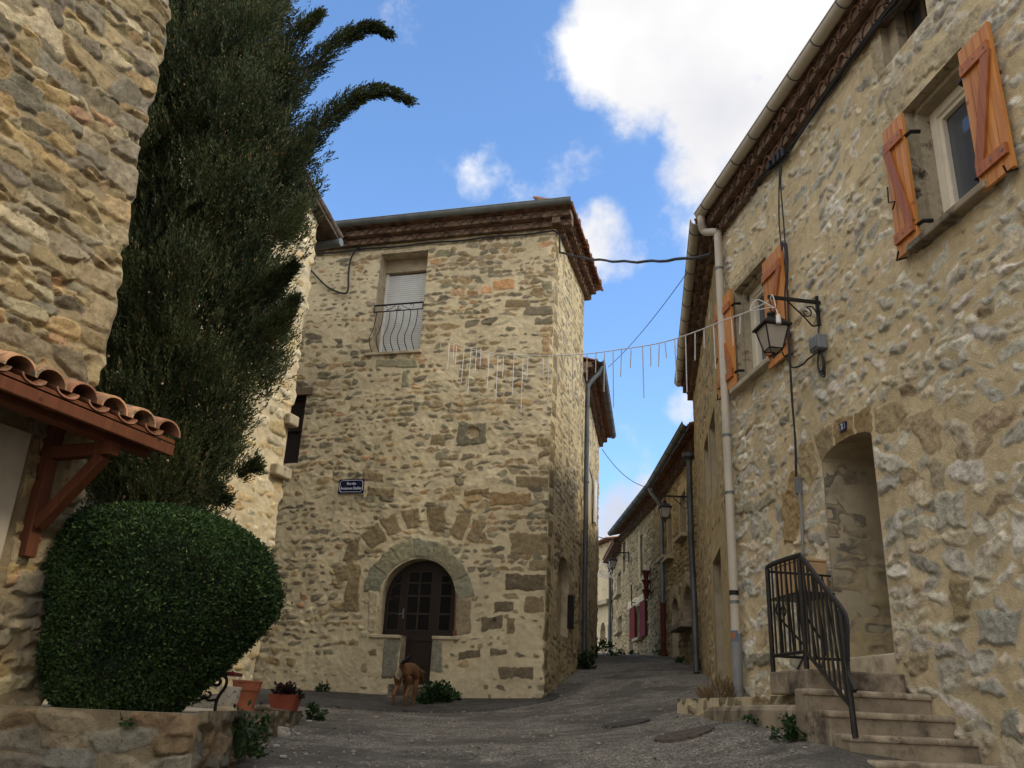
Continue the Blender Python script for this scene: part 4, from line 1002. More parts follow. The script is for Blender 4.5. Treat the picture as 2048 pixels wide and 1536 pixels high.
stk = mb.build('sticker', [plain('blue grey sticker', (.10, .14, .20), .4, .1, 6, 0), plain('orange sticker patch', (.35, .12, .03), .4, .1, 6, 0)], o)

# ---------------------------------------------------------------- next house along the right side (its eave carries on round the bend)
h3 = thing('stone_house', 'narrow plaster edged stone house just beyond the cream drainpipe on the right', 'house', (R2O[0], R2O[1], .8))
def P2r(pts): return PR2.rect(pts)
wA = P2r([(1408, 890), (1417, 862), (1419, 1000), (1411, 1020)]); wB = P2r([(1419, 845), (1430, 812), (1434, 985), (1422, 1000)]); dA = P2r([(1427, 1122), (1440, 1092), (1452, 1370), (1432, 1355)])
wC = P2r([(1410, 1160), (1416, 1152), (1418, 1205), (1413, 1210)])
ops = [rpoly(*b) for b in (wA, wB, dA)]
rz = lambda U, Z: .05 * ((np.abs(U - (wA[0] + wB[1]) / 2) < (wB[1] - wA[0]) / 2 + .35) & (Z > wA[2] - .5) & (Z < wA[3] + .25)) + .05 * ((U > dA[0] - .3) & (Z < dA[3] + .3))
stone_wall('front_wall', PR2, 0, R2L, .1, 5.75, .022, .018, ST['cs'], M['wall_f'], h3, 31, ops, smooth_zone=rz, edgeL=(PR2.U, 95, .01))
for b, nm in ((wA, 'window'), (wB, 'window')):
    mb = MB(); reveal(mb, PR2, rpoly(*b), .3); wn = mb.build(nm, M['render'], h3)
    mb = MB(); pbox(mb, PR2, b[0], b[1], b[2], b[3], -.31, -.29); mb.build('pane', M['glass'], wn)
mb = MB(); reveal(mb, PR2, rpoly(*dA), .35); wn = mb.build('doorway', M['render'], h3)
mb = MB(); pbox(mb, PR2, dA[0], dA[1], dA[2], dA[3], -.38, -.34); dd_ = mb.build('door', M['dark_wood'], h3)
mb = MB(); mb.box(PR2.p(R2L / 2, 2.9, -2.6), PR2.U * (R2L / 2 - .02), ZV * 2.7, PR2.n * 2.1); mb.build('rear_wall', M['render'], h3)
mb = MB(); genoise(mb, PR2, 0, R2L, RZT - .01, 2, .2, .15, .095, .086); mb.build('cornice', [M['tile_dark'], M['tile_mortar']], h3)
tiled_roof(PR2, 0, R2L, 6.0, .27, 4.2, .3, 'roof', M['tile'], h3)
gutter(PR2, .05, R2L, 6.05, .25, .08, (M['pvc'], M['zinc_d']), h3, .5)
pth = [PR2.p(-.02, 4.55, .10), PR2.p(-.03, 4.2, .10), PR2.p(-.03, 3, .10), PR2.p(.0, 2.4, .09), PR2.p(.16, 1.85, .09), PR2.p(.42, .78, .10)]
o = downpipe(pth, .055, (M['zinc_d'], M['zinc_d']), h3, [PR2.p(-.03, z, .10) for z in (4.0, 3.2, 2.4)], 9)
mb = MB(); mb.lathe([(.05, 0), (.06, .05), (.12, .10), (.13, .17), (.10, .18)], PR2.p(-.02, 4.5, .10), 10); mb.build('hopper', M['zinc_d'], o, True)

# ---------------------------------------------------------------- houses further up the lane
def simple_window(P, h, box, depth=.2, glass='glass', frame=None, sill=True, arch=0, mat='dressed', sh=None, bars=()):
    pl = apoly(box[0], box[1], box[2], box[3] - arch, arch, 10) if arch else rpoly(*box)
    mb = MB(); reveal(mb, P, pl, depth)
    mats = [M[mat]]
    if frame: mb.cur = 1; frame_bars(mb, P, box[0], box[1], box[2], box[3] - arch * .3, -depth, .06, .05, bars=bars); mats.append(M[frame])
    wn = mb.build('window', mats, h)
    g = MB(); pbox(g, P, box[0] - .02, box[1] + .02, box[2] - .02, box[3] + .02, -depth - .03, -depth - .005); g.build('pane', M[glass], wn)
    if sill: s_ = MB(); pbox(s_, P, box[0] - .12, box[1] + .12, box[2] - .07, box[2] + .004, -depth, .14); s_.build('sill', M[mat], wn, bevel=.01)
    return wn, pl
def zz(P, u): p = P.p(u, 0); return gzf(p[0], p[1])
# third house: lantern, mullioned window, two arches
h4 = thing('stone_house', 'stone house with a mullioned window and two small arched openings, beneath the middle lantern', 'house', (R2O[0] + .2, R2O[1] + 2, .9))
def r3(pts): return PR3.rect(pts)
S6 = .2409
def p6(pts): return pix(S6, 1170, 960, pts)
m1 = r3(p6([(640, 350), (676, 310), (682, 630), (640, 668)])); m2 = r3(p6([(690, 300), (720, 270), (725, 640), (690, 660)])); m3 = r3(p6([(742, 200), (770, 170), (775, 560), (750, 590)])); m4 = r3(p6([(788, 140), (832, 90), (842, 450), (795, 490)]))
a1 = r3(p6([(705, 1000), (772, 960), (782, 1465), (738, 1470)])); a2 = r3(p6([(812, 900), (890, 850), (895, 1190), (812, 1225)])); sl_ = r3(p6([(640, 915), (665, 900), (672, 1040), (645, 1060)])); vt = r3(p6([(487, 262), (505, 250), (505, 322), (488, 330)]))
win = [m1, m3, m4]
a1 = (a1[0], a1[1], zz(PR3, a1[0]) - .05, a1[3]); 
zt3 = 4.95
specs = []
for b, ar in ((m1, 0), (m2, 0), (m4, 0), (sl_, 0)):
    specs.append((b, ar))
ops = [rpoly(*b) for b, ar in specs] + [apoly(a1[0], a1[1], a1[2], a1[3] - .3, .3, 10), apoly(a2[0], a2[1], a2[2], a2[3] - .45, .45, 12)]
blk = []
for b in (m1, m2, m4): blk += [(rpoly(b[0] - .16, b[0] - .01, b[2] - .05, b[3] + .05), PA, .012), (rpoly(b[1] + .01, b[1] + .16, b[2] - .05, b[3] + .05), PA, .012), (rpoly(b[0] - .2, b[1] + .2, b[3] + .01, b[3] + .2), PA, .012)]
for b, r_ in ((a1, .3), (a2, .45)):
    for k in range(5):
        q0, q1 = math.pi * k / 5 + .03, math.pi * (k + 1) / 5 - .03; c_ = (b[0] + b[1]) / 2; w_ = (b[1] - b[0]) / 2
        blk.append(([(c_ + (w_ + .02) * math.cos(q), b[3] - r_ + (r_ + .02) * math.sin(q)) for q in (q0, (q0 + q1) / 2, q1)] + [(c_ + (w_ + .24) * math.cos(q), b[3] - r_ + (r_ + .24) * math.sin(q)) for q in (q1, (q0 + q1) / 2, q0)], (.31, .26, .17), .012))
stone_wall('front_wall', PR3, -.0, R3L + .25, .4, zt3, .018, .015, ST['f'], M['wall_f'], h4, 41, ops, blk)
for b, ar in specs: simple_window(PR3, h4, b, .22, 'glass' if b is not sl_ else 'void', 'white' if b is m2 else 'old_wood', sill=b is not sl_)
mb = MB(); reveal(mb, PR3, ops[-2], .3); mb.build('arched_doorway', M['dressed'], h4); mb = MB(); pbox(mb, PR3, a1[0] - .02, a1[1] + .02, a1[2], a1[3], -.36, -.3); mb.build('door', M['old_wood'], h4)
mb = MB(); reveal(mb, PR3, ops[-1], .3); aw = mb.build('arched_opening', M['dressed'], h4); mb = MB(); pbox(mb, PR3, a2[0] - .02, a2[1] + .02, a2[2], a2[3], -.36, -.3); mb.build('door', M['red_shutter'], aw)
mb = MB(); pbox(mb, PR3, a2[0] - .1, a2[1] + .25, a2[2] - .1, a2[2] + .005, -.3, .28); mb.build('stone_shelf', M['concrete'], h4, bevel=.01)
mb = MB(); mb.box(PR3.p(R3L / 2, 2.6, -2.4), PR3.U * (R3L / 2), ZV * 2.3, PR3.n * 1.98); mb.build('rear_wall', M['render'], h4)
# fourth house: red shutters
h5 = thing('stone_house', 'stone house with red shutters and a tall slit window at the bend of the lane', 'house', (3.6, 23, 1.4))
def r4(pts): return PR4.rect(pts)
S7 = .189
def p3(pts): return pix(S7, 1180, 1040, pts)
t1 = r4(p3([(525, 165), (553, 150), (565, 575), (540, 595)])); t2 = r4(p3([(345, 240), (375, 220), (380, 540), (345, 560)])); rs = r4(p3([(497, 915), (548, 890), (556, 1245), (508, 1255)])); d4 = r4(p3([(400, 980), (445, 950), (465, 1420), (430, 1425)]))
d4 = (d4[0], d4[1], zz(PR4, d4[0]) - .05, d4[3])
ops = [rpoly(*b) for b in (t1, t2, rs, d4)]
blk = []
for b in (t1, t2): blk += [(rpoly(b[0] - .2, b[0] - .01, b[2] - .15, b[3] + .15), PA, .014), (rpoly(b[1] + .01, b[1] + .2, b[2] - .15, b[3] + .15), PA, .014)]
blk.append((rpoly(d4[0] - .1, rs[1] + .35, rs[3] + .01, rs[3] + .2), (.40, .34, .24), .03))
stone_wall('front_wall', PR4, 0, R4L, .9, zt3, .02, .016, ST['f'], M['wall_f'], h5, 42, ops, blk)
for b in (t1, t2): simple_window(PR4, h5, b, .2, 'glass', 'old_wood', False)
wr, _ = simple_window(PR4, h5, rs, .2, 'glass', 'white')
for (a, b) in ((rs[0] - .75, rs[0] - .03), (rs[1] + .03, rs[1] + .75)):
    mb = MB()
    for k in range(4): pbox(mb, PR4, a + (b - a) * k / 4 + .004, a + (b - a) * (k + 1) / 4 - .004, rs[2] - .02, rs[3] + .02, .04, .075)
    mb.build('shutter', M['red_shutter'], wr)
mb = MB(); reveal(mb, PR4, rpoly(*d4), .3); mb.build('doorway', M['dressed'], h5); mb = MB(); pbox(mb, PR4, d4[0], d4[1], d4[2], d4[3], -.33, -.3); mb.build('door', M['white'], h5)
mb = MB(); mb.box(PR4.p(R4L / 2, 2.8, -2.4), PR4.U * (R4L / 2 - .02), ZV * 2.1, PR4.n * 1.98); mb.build('rear_wall', M['render'], h5)
for P, Ln, h in ((PR3, R3L + .2, h4), (PR4, R4L, h5)):
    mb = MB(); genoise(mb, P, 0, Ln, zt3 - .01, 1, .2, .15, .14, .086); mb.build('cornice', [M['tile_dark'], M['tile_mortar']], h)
    tiled_roof(P, -.05, Ln, 5.14, .32, 3.6, .3, 'roof', M['tile'], h)
    gutter(P, 0, Ln, 5.2, .36, .085, (M['zinc_d'], M['zinc_d']), h, .7)
uu = R4L - .08
downpipe([PR4.p(uu, 5.12, .36), PR4.p(uu, 5.0, .30), PR4.p(uu, 4.75, .12), PR4.p(uu, 4.5, .09), PR4.p(uu, 3, .09), PR4.p(uu, 2.5, .09)], .055, (M['zinc'], M['zinc']), h5, [PR4.p(uu, z, .09) for z in (4.2, 3.2)], 9)
mb = MB(); mb.tube([PR4.p(uu, 2.5, .09), PR4.p(uu, zz(PR4, uu), .09)], .062, 9); mb.build('downpipe', M['planter_red'], h5, True)
# fifth: short wall set back, then the house closing the view
h6 = thing('stone_house', 'small dark stone house between the red shuttered house and the thin drainpipe', 'house', (3.7, 28, 1.9))
b1 = PR5.rect(p3([(290, 560), (325, 545), (330, 780), (290, 800)])); b2 = PR5.rect(p3([(293, 1025), (335, 1015), (338, 1180), (295, 1195)]))
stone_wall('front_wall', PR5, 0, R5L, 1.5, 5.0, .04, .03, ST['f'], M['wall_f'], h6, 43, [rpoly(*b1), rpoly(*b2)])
simple_window(PR5, h6, b1, .2, 'glass', None); simple_window(PR5, h6, b2, .2, 'void', None)
mb = MB(); mb.box(PR5.p(R5L / 2, 3.0, -2.4), PR5.U * (R5L / 2 - .02), ZV * 1.9, PR5.n * 1.98); mb.build('rear_wall', M['render'], h6)
tiled_roof(PR5, 0, R5L, 5.02, .35, 3.4, .28, 'roof', M['tile'], h6)
mb = MB(); pbox(mb, PR5, 0, R5L, 4.92, 5.0, -.2, .33); mb.build('cornice', M['tile_dark'], h6)
downpipe([PR5.p(.06, 4.95, .2), PR5.p(.06, 4.6, .1), PR5.p(.06, 3, .1), PR5.p(.06, 1.9, .1)], .05, (M['zinc_d'], M['zinc_d']), h6, [], 8)
h7 = thing('stone_house', 'pale stone house closing the view at the end of the lane, with two low arches', 'house', (3, 31.5, 2.1))
e1 = PR6.rect(p3([(108, 1090), (162, 1075), (165, 1320), (108, 1345)])); e2 = PR6.rect(p3([(188, 1045), (232, 1035), (235, 1300), (188, 1330)]))
ops = [apoly(b[0], b[1], b[2], b[3] - .35, .35, 10) for b in (e1, e2)]
stone_wall('front_wall', PR6, 0, R6L, 1.5, 5.7, .04, .035, ST['b'], M['wall_c'], h7, 44, ops, smooth_zone=lambda U, Z: .05 * ((Z > 3.2) & (Z < 4.6)) + .03 * (Z <= 3.2))
for b in (e1, e2): simple_window(PR6, h7, b, .25, 'glass', 'white', True, .35)
mb = MB(); zl = PR6.at(1215, 1205)[1]; pbox(mb, PR6, 0, R6L, zl - .08, zl + .08, 0, .2); mb.build('ledge', M['dressed'], h7, bevel=.02)
mb = MB(); mb.box(PR6.p(R6L / 2, 3.6, -2.4), PR6.U * (R6L / 2 - .02), ZV * 2.1, PR6.n * 1.98); mb.build('rear_wall', M['render'], h7)
tiled_roof(PR6, -.2, R6L + .2, 5.7, .3, 3.5, .25, 'roof', M['tile_pale'], h7)

# ---------------------------------------------------------------- houses on the left
h8 = thing('stone_house', 'cream stone house on the left behind the cypress, its sunlit corner against the middle house', 'house', (BC[0], BC[1], .15))
zc = PB.at(640, 440)[1]
stone_wall('side_wall', PB, 1.2, 5, -.2, 10.3, .017, .017, ST['b'], M['wall_b'], h8, 51, edgeR=(LU, 96, .022), top=lambda u: zc - .1 + (5 - u) * .42)
mb = MB(); V = [PB.p(1.2, -.2, -.03), PB.p(4.98, -.2, -.03), PB.p(4.98, zc - .05, -.03), PB.p(1.2, zc + 1.5, -.03)]; mb.prism(V, PB.n * -5); mb.build('rear_wall', M['render'], h8)
mb = MB(); V = [PB.p(0.8, zc + 1.72, .16), PB.p(5.38, zc - .2, .16), PB.p(5.38, zc - .13, .16), PB.p(.8, zc + 1.79, .16)]; mb.prism(V, PB.n * -4.5)
rf = mb.build('roof', M['verge'], h8)
for k in range(5):
    mb = MB(); a, b = 5.46 - k * .42, 5.0 - k * .42; zf = lambda u: zc - .13 + (5.38 - u) * .42
    mb.tube([PB.p(a, zf(a) + .02 + .02, .13), PB.p(b, zf(b) + .055, .13)], [.075, .06], 10); mb.build('verge_tile', M['verge'], rf, True)
mb = MB(); mb.tube([PB.p(5.42, zc - .24, .2), PB.p(5.42, zc - .24, -4)], .075, 10); mb.build('gutter', M['zinc'], h8, True)
for k, (px, py) in enumerate(((550, 940), (572, 950), (585, 845))):
    q = PB.at(px, py); mb = MB(); pbox(mb, PB, min(q[0], 4.9) - .12, min(q[0], 4.9) + .13, q[1] - .1, q[1] + .08, -.1, .13); mb.build('corbel', M['dressed_d'], h8, bevel=.03)
h9 = thing('stone_house', 'big brown fieldstone wall of the nearest house, at the left edge of the photo', 'house', (LC[0], LC[1], -.1))
blkl = []
zq = -.3; rq = random.Random(8)
while zq < 7.3:
    w_ = rq.uniform(.2, .55); hq = rq.uniform(.11, .26); rq.random() < .6 and blkl.append(([(4 - w_, zq + rq.uniform(0, .03)), (3.985, zq + rq.uniform(0, .015)), (3.985, zq + hq - rq.uniform(0, .015)), (4 - w_ + rq.uniform(0, .05), zq + hq - rq.uniform(0, .04))], rq.choice([(.21, .165, .10), (.25, .20, .125), (.19, .16, .11), (.26, .19, .105)]), rq.uniform(.02, .045))); zq += hq + rq.uniform(.012, .03)
jl = [PL.at(x, y) for x, y in ((3, 1120), (44, 880))]
stone_wall('side_wall', PL, .6, 4, -.75, 7.4, .0105, .0105, ST['l'], M['wall_l'], h9, 61, blocks=blkl, edgeR=(LU, 97, .018), smooth_zone=lambda U, Z: .06 * ((U < PL.at(75, 900)[0] - .05) & (Z < 1.75)))
mb = MB(); V = [PL.p(.3, -.8, -.04), PL.p(3.96, -.8, -.04), PL.p(3.96, 7.4, -.04), PL.p(.3, 7.4, -.04)]; mb.prism(V, PL.n * -5); mb.build('rear_wall', M['render'], h9)
mb = MB(); V = [PL.p(-6, -2.4, -.02), PL.p(.6, -2.4, -.02), PL.p(.6, 7.4, -.02), PL.p(-6, 7.4, -.02)]; mb.prism(V, PL.n * -5); mb.build('unseen_side_wall', M['render'], h9)  # unseen run of wall beside the camera, added to cut low sky light
tiled_roof(PL, -6, 4.1, 7.42, .35, 4, .3, 'roof', M['tile'], h9)
dl_ = PL.at(12, 900); mb = MB(); V = [PL.p(PL.at(42, 850)[0], 1.5, .05), PL.p(PL.at(42, 850)[0], -.6, .05), PL.p(1.6, -.6, .05), PL.p(1.6, 1.5, .05)]
u_ = PL.at(30, 900)[0]; zt_ = PL.at(30, 862)[1]
mb = MB(); pbox(mb, PL, u_ - .9, u_, -.5, zt_, .0, .055); mb.build('door', plain('pale grey door', (.36, .31, .24), .7, .12, 4, .1), h9)
# ---------------------------------------------------------------- objects on and between the houses
def gpix(px, py, y0=3.5, y1=45):
    """where the line of sight through a pixel of the photograph meets the lane"""
    d = ray(px, py)
    for Y in np.arange(y0, y1, .02):
        if d[2] * Y <= gzf(d[0] * Y, Y): return A3(d[0] * Y, Y, gzf(d[0] * Y, Y))
    return A3(d[0] * 12, 12, gzf(d[0] * 12, 12))
def text(body, P, u, z, h, size, mat, parent, name='lettering', wide=1.0, bold=.0):
    cu = bpy.data.curves.new('t', 'FONT'); cu.body = body; cu.size = size; cu.align_x = 'CENTER'; cu.align_y = 'CENTER'; cu.extrude = .0008; cu.offset = bold; cu.space_line = 1.25
    ob = bpy.data.objects.new('t', cu); COL.objects.link(ob); bpy.context.view_layer.update()
    me = bpy.data.meshes.new_from_object(ob.evaluated_get(bpy.context.evaluated_depsgraph_get())); bpy.data.objects.remove(ob)
    co = np.empty(len(me.vertices) * 3, np.float32); me.vertices.foreach_get('co', co); co = co.reshape(-1, 3)
    W3 = P.p(u, z, h) + co[:, :1] * wide * P.U + co[:, 1:2] * ZV + co[:, 2:] * P.n
    me.vertices.foreach_set('co', W3.astype(np.float32).ravel()); me.update(); me.materials.clear(); me.materials.append(mat); me.name = name
    return link(name, me, parent)
def rrect(P, u0, u1, z0, z1, h, c, n=4, bite=False):
    out = []
    for (cx, cz, a0) in ((u1 - c, z0 + c, -90), (u1 - c, z1 - c, 0), (u0 + c, z1 - c, 90), (u0 + c, z0 + c, 180)):
        for k in range(n + 1): a = R_(a0 + 90 * k / n); out.append(P.p(cx + c * math.cos(a), cz + c * math.sin(a), h))
    return out
# street name plate
b = PC.rect([(678, 960), (728.5, 957), (727.5, 985), (677, 988)], .03)
t = thing('street_sign', 'dark blue enamel street name plate reading Rue des Anciennes Étables', 'street sign', PC.p(b[0], b[2], 0))
mb = MB(); mb.prism(rrect(PC, *b, .022, .006), PC.n * .012); mb.build('plate', M['enamel'], t)
bw_, bh_ = b[1] - b[0], b[3] - b[2]
mb = MB(); ins = .022; c_ = .035; pts = []
u0, u1, z0, z1 = b[0] + ins, b[1] - ins, b[2] + ins, b[3] - ins
for p in [(u0 + c_, z0), (u1 - c_, z0), (u1, z0 + c_), (u1, z1 - c_), (u1 - c_, z1), (u0 + c_, z1), (u0, z1 - c_), (u0, z0 + c_), (u0 + c_, z0)]: pts.append(PC.p(*p, .0355))
mb.tube(pts, .0035, 4); mb.build('border', M['enamel_w'], t)
text('Rue des\nAnciennes Étables', PC, (b[0] + b[1]) / 2, (b[2] + b[3]) / 2 + .004, .0352, bh_ * .27, M['enamel_w'], t, wide=.80, bold=.0007)
# house number
b = PR.rect(p8([(972, 1066), (1010, 1048), (1016, 1096), (976, 1115)]), .03)
t = thing('house_number', 'small blue plate with a white 2 above the deep doorway', 'number plate', PR.p(b[0], b[2], 0))
mb = MB(); mb.prism(rrect(PR, *b, .012, .012), PR.n * .016); mb.build('plate', M['enamel'], t)
mb = MB(); mb.tube(rrect(PR, b[0] + .012, b[1] - .012, b[2] + .012, b[3] - .012, .0295, .012) + [rrect(PR, b[0] + .012, b[1] - .012, b[2] + .012, b[3] - .012, .0295, .012)[0]], .0009, 4); mb.build('border', M['enamel_w'], t)
text('2', PR, (b[0] + b[1]) / 2, (b[2] + b[3]) / 2 + .003, .0295, (b[3] - b[2]) * .78, M['enamel_w'], t, bold=.0028)

# wall lanterns
def lantern(P, u, z_arm, L_, drop, s, label, plate=(.0, -.24)):
    """hexless four-sided lantern hung from a scrolled wall bracket; s = scale of the lantern body"""
    t = thing('wall_lantern', label, 'lantern', P.p(u, z_arm, 0), 'black lanterns on wall brackets')
    br = MB(); br.box(P.p(u, z_arm + (plate[0] + plate[1]) / 2 + .03, .03), P.U * .016, ZV * (plate[0] - plate[1] + .06) / 2, P.n * .012)
    br.box(P.p(u, z_arm, L_ / 2), P.U * .010, ZV * .016, P.n * L_ / 2)
    sc = L_ * .55
    br.tube(smooth_path([P.p(u, z_arm - .02, sc * 1.15), P.p(u, z_arm - .16 * L_ / .5, sc * .6), P.p(u, z_arm - .24 * L_ / .5, sc * .33), P.p(u, z_arm - .21 * L_ / .5, sc * .13), P.p(u, z_arm - .12 * L_ / .5, .035)]), .008, 5)
    br.tube(smooth_path([P.p(u, z_arm - .12 * L_ / .5, .035), P.p(u, z_arm - .05 * L_ / .5, .08)] + list(spiral(P.p(u, z_arm - .115 * L_ / .5, .14 * L_ / .5), P.n, ZV, .055 * L_ / .5, .012, 1.6, 8.6, 14)), 2), .007, 5)
    br.build('bracket', M['iron'], t, True)
    hh = L_ * .96; ch = MB()
    top = z_arm - drop
    for k in range(3):
        za, zb = z_arm - .015 - drop * .75 * k / 3, z_arm - .015 - drop * .75 * (k + 1) / 3; ch.tube([P.p(u, za, hh), P.p(u, (za + zb) / 2, hh + .008 * (-1) ** k), P.p(u, zb, hh)], .006, 5)
    ch.build('chain', M['iron'], t, True)
    c0 = P.p(u, top, hh)
    cap = MB(); cap.lathe([(.004, .02 * s), (.05 * s, .012 * s), (.062 * s, -.02 * s), (.04 * s, -.05 * s), (.075 * s, -.075 * s), (.06 * s, -.09 * s)], c0, 10)
    def sq(w, z): return [c0 + P.U * a * w + P.n * b_ * w + ZV * z for a, b_ in ((-1, -1), (1, -1), (1, 1), (-1, 1))]
    def loft(m_, ws):
        V = [];
        for w, z in ws: V += sq(w, z)
        F = [(i * 4 + k, i * 4 + (k + 1) % 4, (i + 1) * 4 + (k + 1) % 4, (i + 1) * 4 + k) for i in range(len(ws) - 1) for k in range(4)] + [(3, 2, 1, 0), tuple(len(V) - 4 + k for k in range(4))]
        m_.add(V, F)
    loft(cap, [(.07 * s, -.085 * s), (.10 * s, -.10 * s), (.185 * s, -.205 * s), (.205 * s, -.21 * s), (.205 * s, -.235 * s), (.17 * s, -.236 * s)])
    cap.build('roof_cap', M['iron'], t)
    wt, wb, zt, zb = .165 * s, .095 * s, -.236 * s, -.56 * s
    g = MB(); loft(g, [(wt * .96, zt), (wb * .94, zb)]); g.build('glass_body', M['lamp_glass'], t)
    fr = MB(); A_, B_ = sq(wt, zt), sq(wb, zb)
    for k in range(4):
        fr.tube([A_[k], B_[k]], .008 * s + .002, 4); fr.tube([B_[k], B_[(k + 1) % 4]], .010 * s + .001, 4); fr.tube([A_[k], A_[(k + 1) % 4]], .010 * s, 4)
        fr.tube(smooth_path([B_[k], c0 + (B_[k] - c0) * A3(.75, .75, 1) - ZV * .05 * s, c0 + ZV * (zb - .085 * s)], 3), .006 * s + .001, 4)
    fr.lathe([(.012 * s, zb - .03 * s), (.03 * s, zb - .07 * s), (.02 * s, zb - .10 * s), (.004, zb - .13 * s)], c0, 8)
    fr.build('cage', M['iron'], t)
    return t, P.p(u, z_arm, hh)
bk = PR.at(1634, 605, .03); PA_ = Plane(PR.p(bk[0], 0, 0)[:2], PR.n)      # vertical plane through the bracket, square to the wall
e_ = PA_.at(1536, 601); hz_ = PA_.at(1548, 628)
LAMP, lamp_tip = lantern(PR, bk[0], bk[1], e_[0], .165, .66, 'black lantern with frosted panes on a scrolled bracket beside the lower orange shuttered window')
q = PR3.at(1377, 994); Pq = Plane(PR3.p(q[0], 0, 0)[:2], PR3.n); e2_ = Pq.at(1336, 991)
lantern(PR3, q[0], q[1], max(.5, min(1.0, e2_[0])), .10, .62, 'smaller black lantern further up the lane, beside the mullioned window')
q = PR4.at(1259, 1106); Pq = Plane(PR4.p(q[0], 0, 0)[:2], PR4.n); e3_ = Pq.at(1236, 1105)
lantern(PR4, q[0], q[1], max(.5, min(1.0, e3_[0])), .10, .62, 'most distant black lantern, above the red shutters at the bend')

# cables
def cable(label, path, r, mat='cable', name='cable', group=None):
    mb = MB(); mb.tube(path, r, 6); o = mb.build(name, M[mat], None, True); return tag(o, label, 'cable', group)
zc0 = PC.at(1106, 503)[1]; zc1 = PR.at(1436, 496, .1)[1]
cable('thick black cable spanning the lane from the middle house corner to the cream drainpipe', [p + A3(0, 0, .012 * math.sin(i * 1.7)) for i, p in enumerate(catenary(PS.p(.06, zc0, .06), PR.p(.05, zc1, .12), .14, 24))], .021)
zt_ = 8.375
pts = [PC.p(1.6, zt_ + .0, .05)] + [PC.p(u, zt_ - .02 + .012 * math.sin(u * 5), .045) for u in np.arange(1.9, 6.5, .25)] + [PC.p(6.56, zt_ - .02, .07), PS.p(.05, zt_ - .05, .06), PS.p(.06, zc0 + .2, .05), PS.p(.06, zc0, .06)]
cable('black cable run under the tile cornice of the middle house', pts, .017)
pts = [(600, 520), (616, 534), (640, 560), (660, 577), (688, 587), (696, 578), (697, 548), (701, 520), (712, 499), (720, 494)]
cable('black cable hanging in a loop left of the roller blind window', smooth_path([PC.p(*PC.at(x, y, .06), .06) for x, y in pts], 4), .019)
pts = [(1420, -140), (1310, 0), (1180, 162), (1050, 330), (900, 545), (760, 762), (660, 892), (560, 985), (430, 1130), (335, 1255)]
main_c = smooth_path([PR.p(*PR.at(*p7([q])[0], .06), .06) for q in pts], 5)
cable('thick black cable bundle following the eave of the ochre house', main_c, .018)
cable('thinner black cable sagging just under the eave bundle of the ochre house', [p - ZV * (.045 + .03 * math.sin(i * .45)) for i, p in enumerate(main_c)], .009)
for k, q in enumerate([(660, 885), (635, 905), (610, 930), (580, 955)]):
    a = PR.at(*p7([q])[0], .07); mb = MB(); pbox(mb, PR, a[0] - .03, a[0] + .03, a[1] - .05, a[1] + .06, .03, .10)
    tag(mb.build('cable_clamp', M['cable'], None, bevel=.01), 'black clamp on the eave cable above the twin cables, %s from the gutter end' % ('fourth', 'third', 'second', 'first')[k], 'clamp', 'black cable clamps')
def wall_run(P, pts7, pts8, h, n=4): return smooth_path([P.p(*P.at(x, y, h), h) for x, y in p7(pts7) + p8(pts8)], n)
v1 = wall_run(PR, [(640, 940), (634, 1000), (630, 1150), (632, 1300), (648, 1450)], [(652, 10), (672, 100), (676, 200), (664, 320), (672, 480), (690, 690), (697, 800), (706, 950), (722, 1150), (727, 1370)], .105)
cable('left one of the twin black cables running down behind the lantern', v1, .0075)
v2 = wall_run(PR, [(648, 960), (640, 1060), (650, 1200), (662, 1350), (672, 1500)], [(674, 20), (682, 120), (678, 260), (682, 420), (688, 560), (697, 720), (703, 820), (712, 980), (728, 1180), (732, 1370)], .105)
cable('right one of the twin black cables running down behind the lantern', v2, .0075)
a = PR.at(*p8([(728, 1375)])[0], .05); c = PR.at(*p8([(742, 1440)])[0], .05); e = PR.at(1604, 1150, .05)
mb = MB(); pbox(mb, PR, a[0] - .025, a[0] + .025, a[1] - .16, a[1], .0, .06); tag(mb.build('cable_joint', M['bluegrey'], None, bevel=.01), 'grey cable joint low on the ochre wall at the foot of the twin cables', 'cable joint')
cable('pale conduit pipe rising up the ochre wall behind the step railing', [PR.p(c[0], a[1] - .16, .04), PR.p(c[0] + .01, c[1] - .3, .04), PR.p(e[0], e[1], .04), PR.p(e[0] + .01, e[1] - .6, .04)], .014, 'pvc_grey', 'conduit')
b = PR.rect(p8([(822, 565), (878, 555), (884, 638), (832, 645)]), .06)
jb = thing('junction_box', 'grey electrical junction box under the lantern bracket', 'junction box', PR.p(b[0], b[2], 0))
mb = MB(); pbox(mb, PR, b[0], b[1], b[2], b[3], 0, .10); mb.build('box', M['bluegrey'], jb, bevel=.012)
mb = MB(); pbox(mb, PR, b[0] + .015, b[1] - .02, b[2] + .02, b[3] - .02, .10, .112); mb.build('lid', M['zinc'], jb, bevel=.006)
um, zb_ = (b[0] + b[1]) / 2, b[2]
mb = MB()
for k in range(3):
    mb.tube(smooth_path([PR.p(um - .01, zb_, .05), PR.p(um - .05 + .02 * k, zb_ - .12 - .03 * k, .05 + .01 * k), PR.p(um + .03 + .02 * k, zb_ - .22 - .03 * k, .06), PR.p(um + .07 + .01 * k, zb_ - .13, .06), PR.p(um + .01, zb_, .05)], 5), .008, 5)
mb.build('cable_loop', M['cable'], jb, True)
cable('short black cable from the lantern bracket down to the junction box', [PR.p(bk[0], bk[1] - .23, .03), PR.p(um, b[3], .05)], .008)
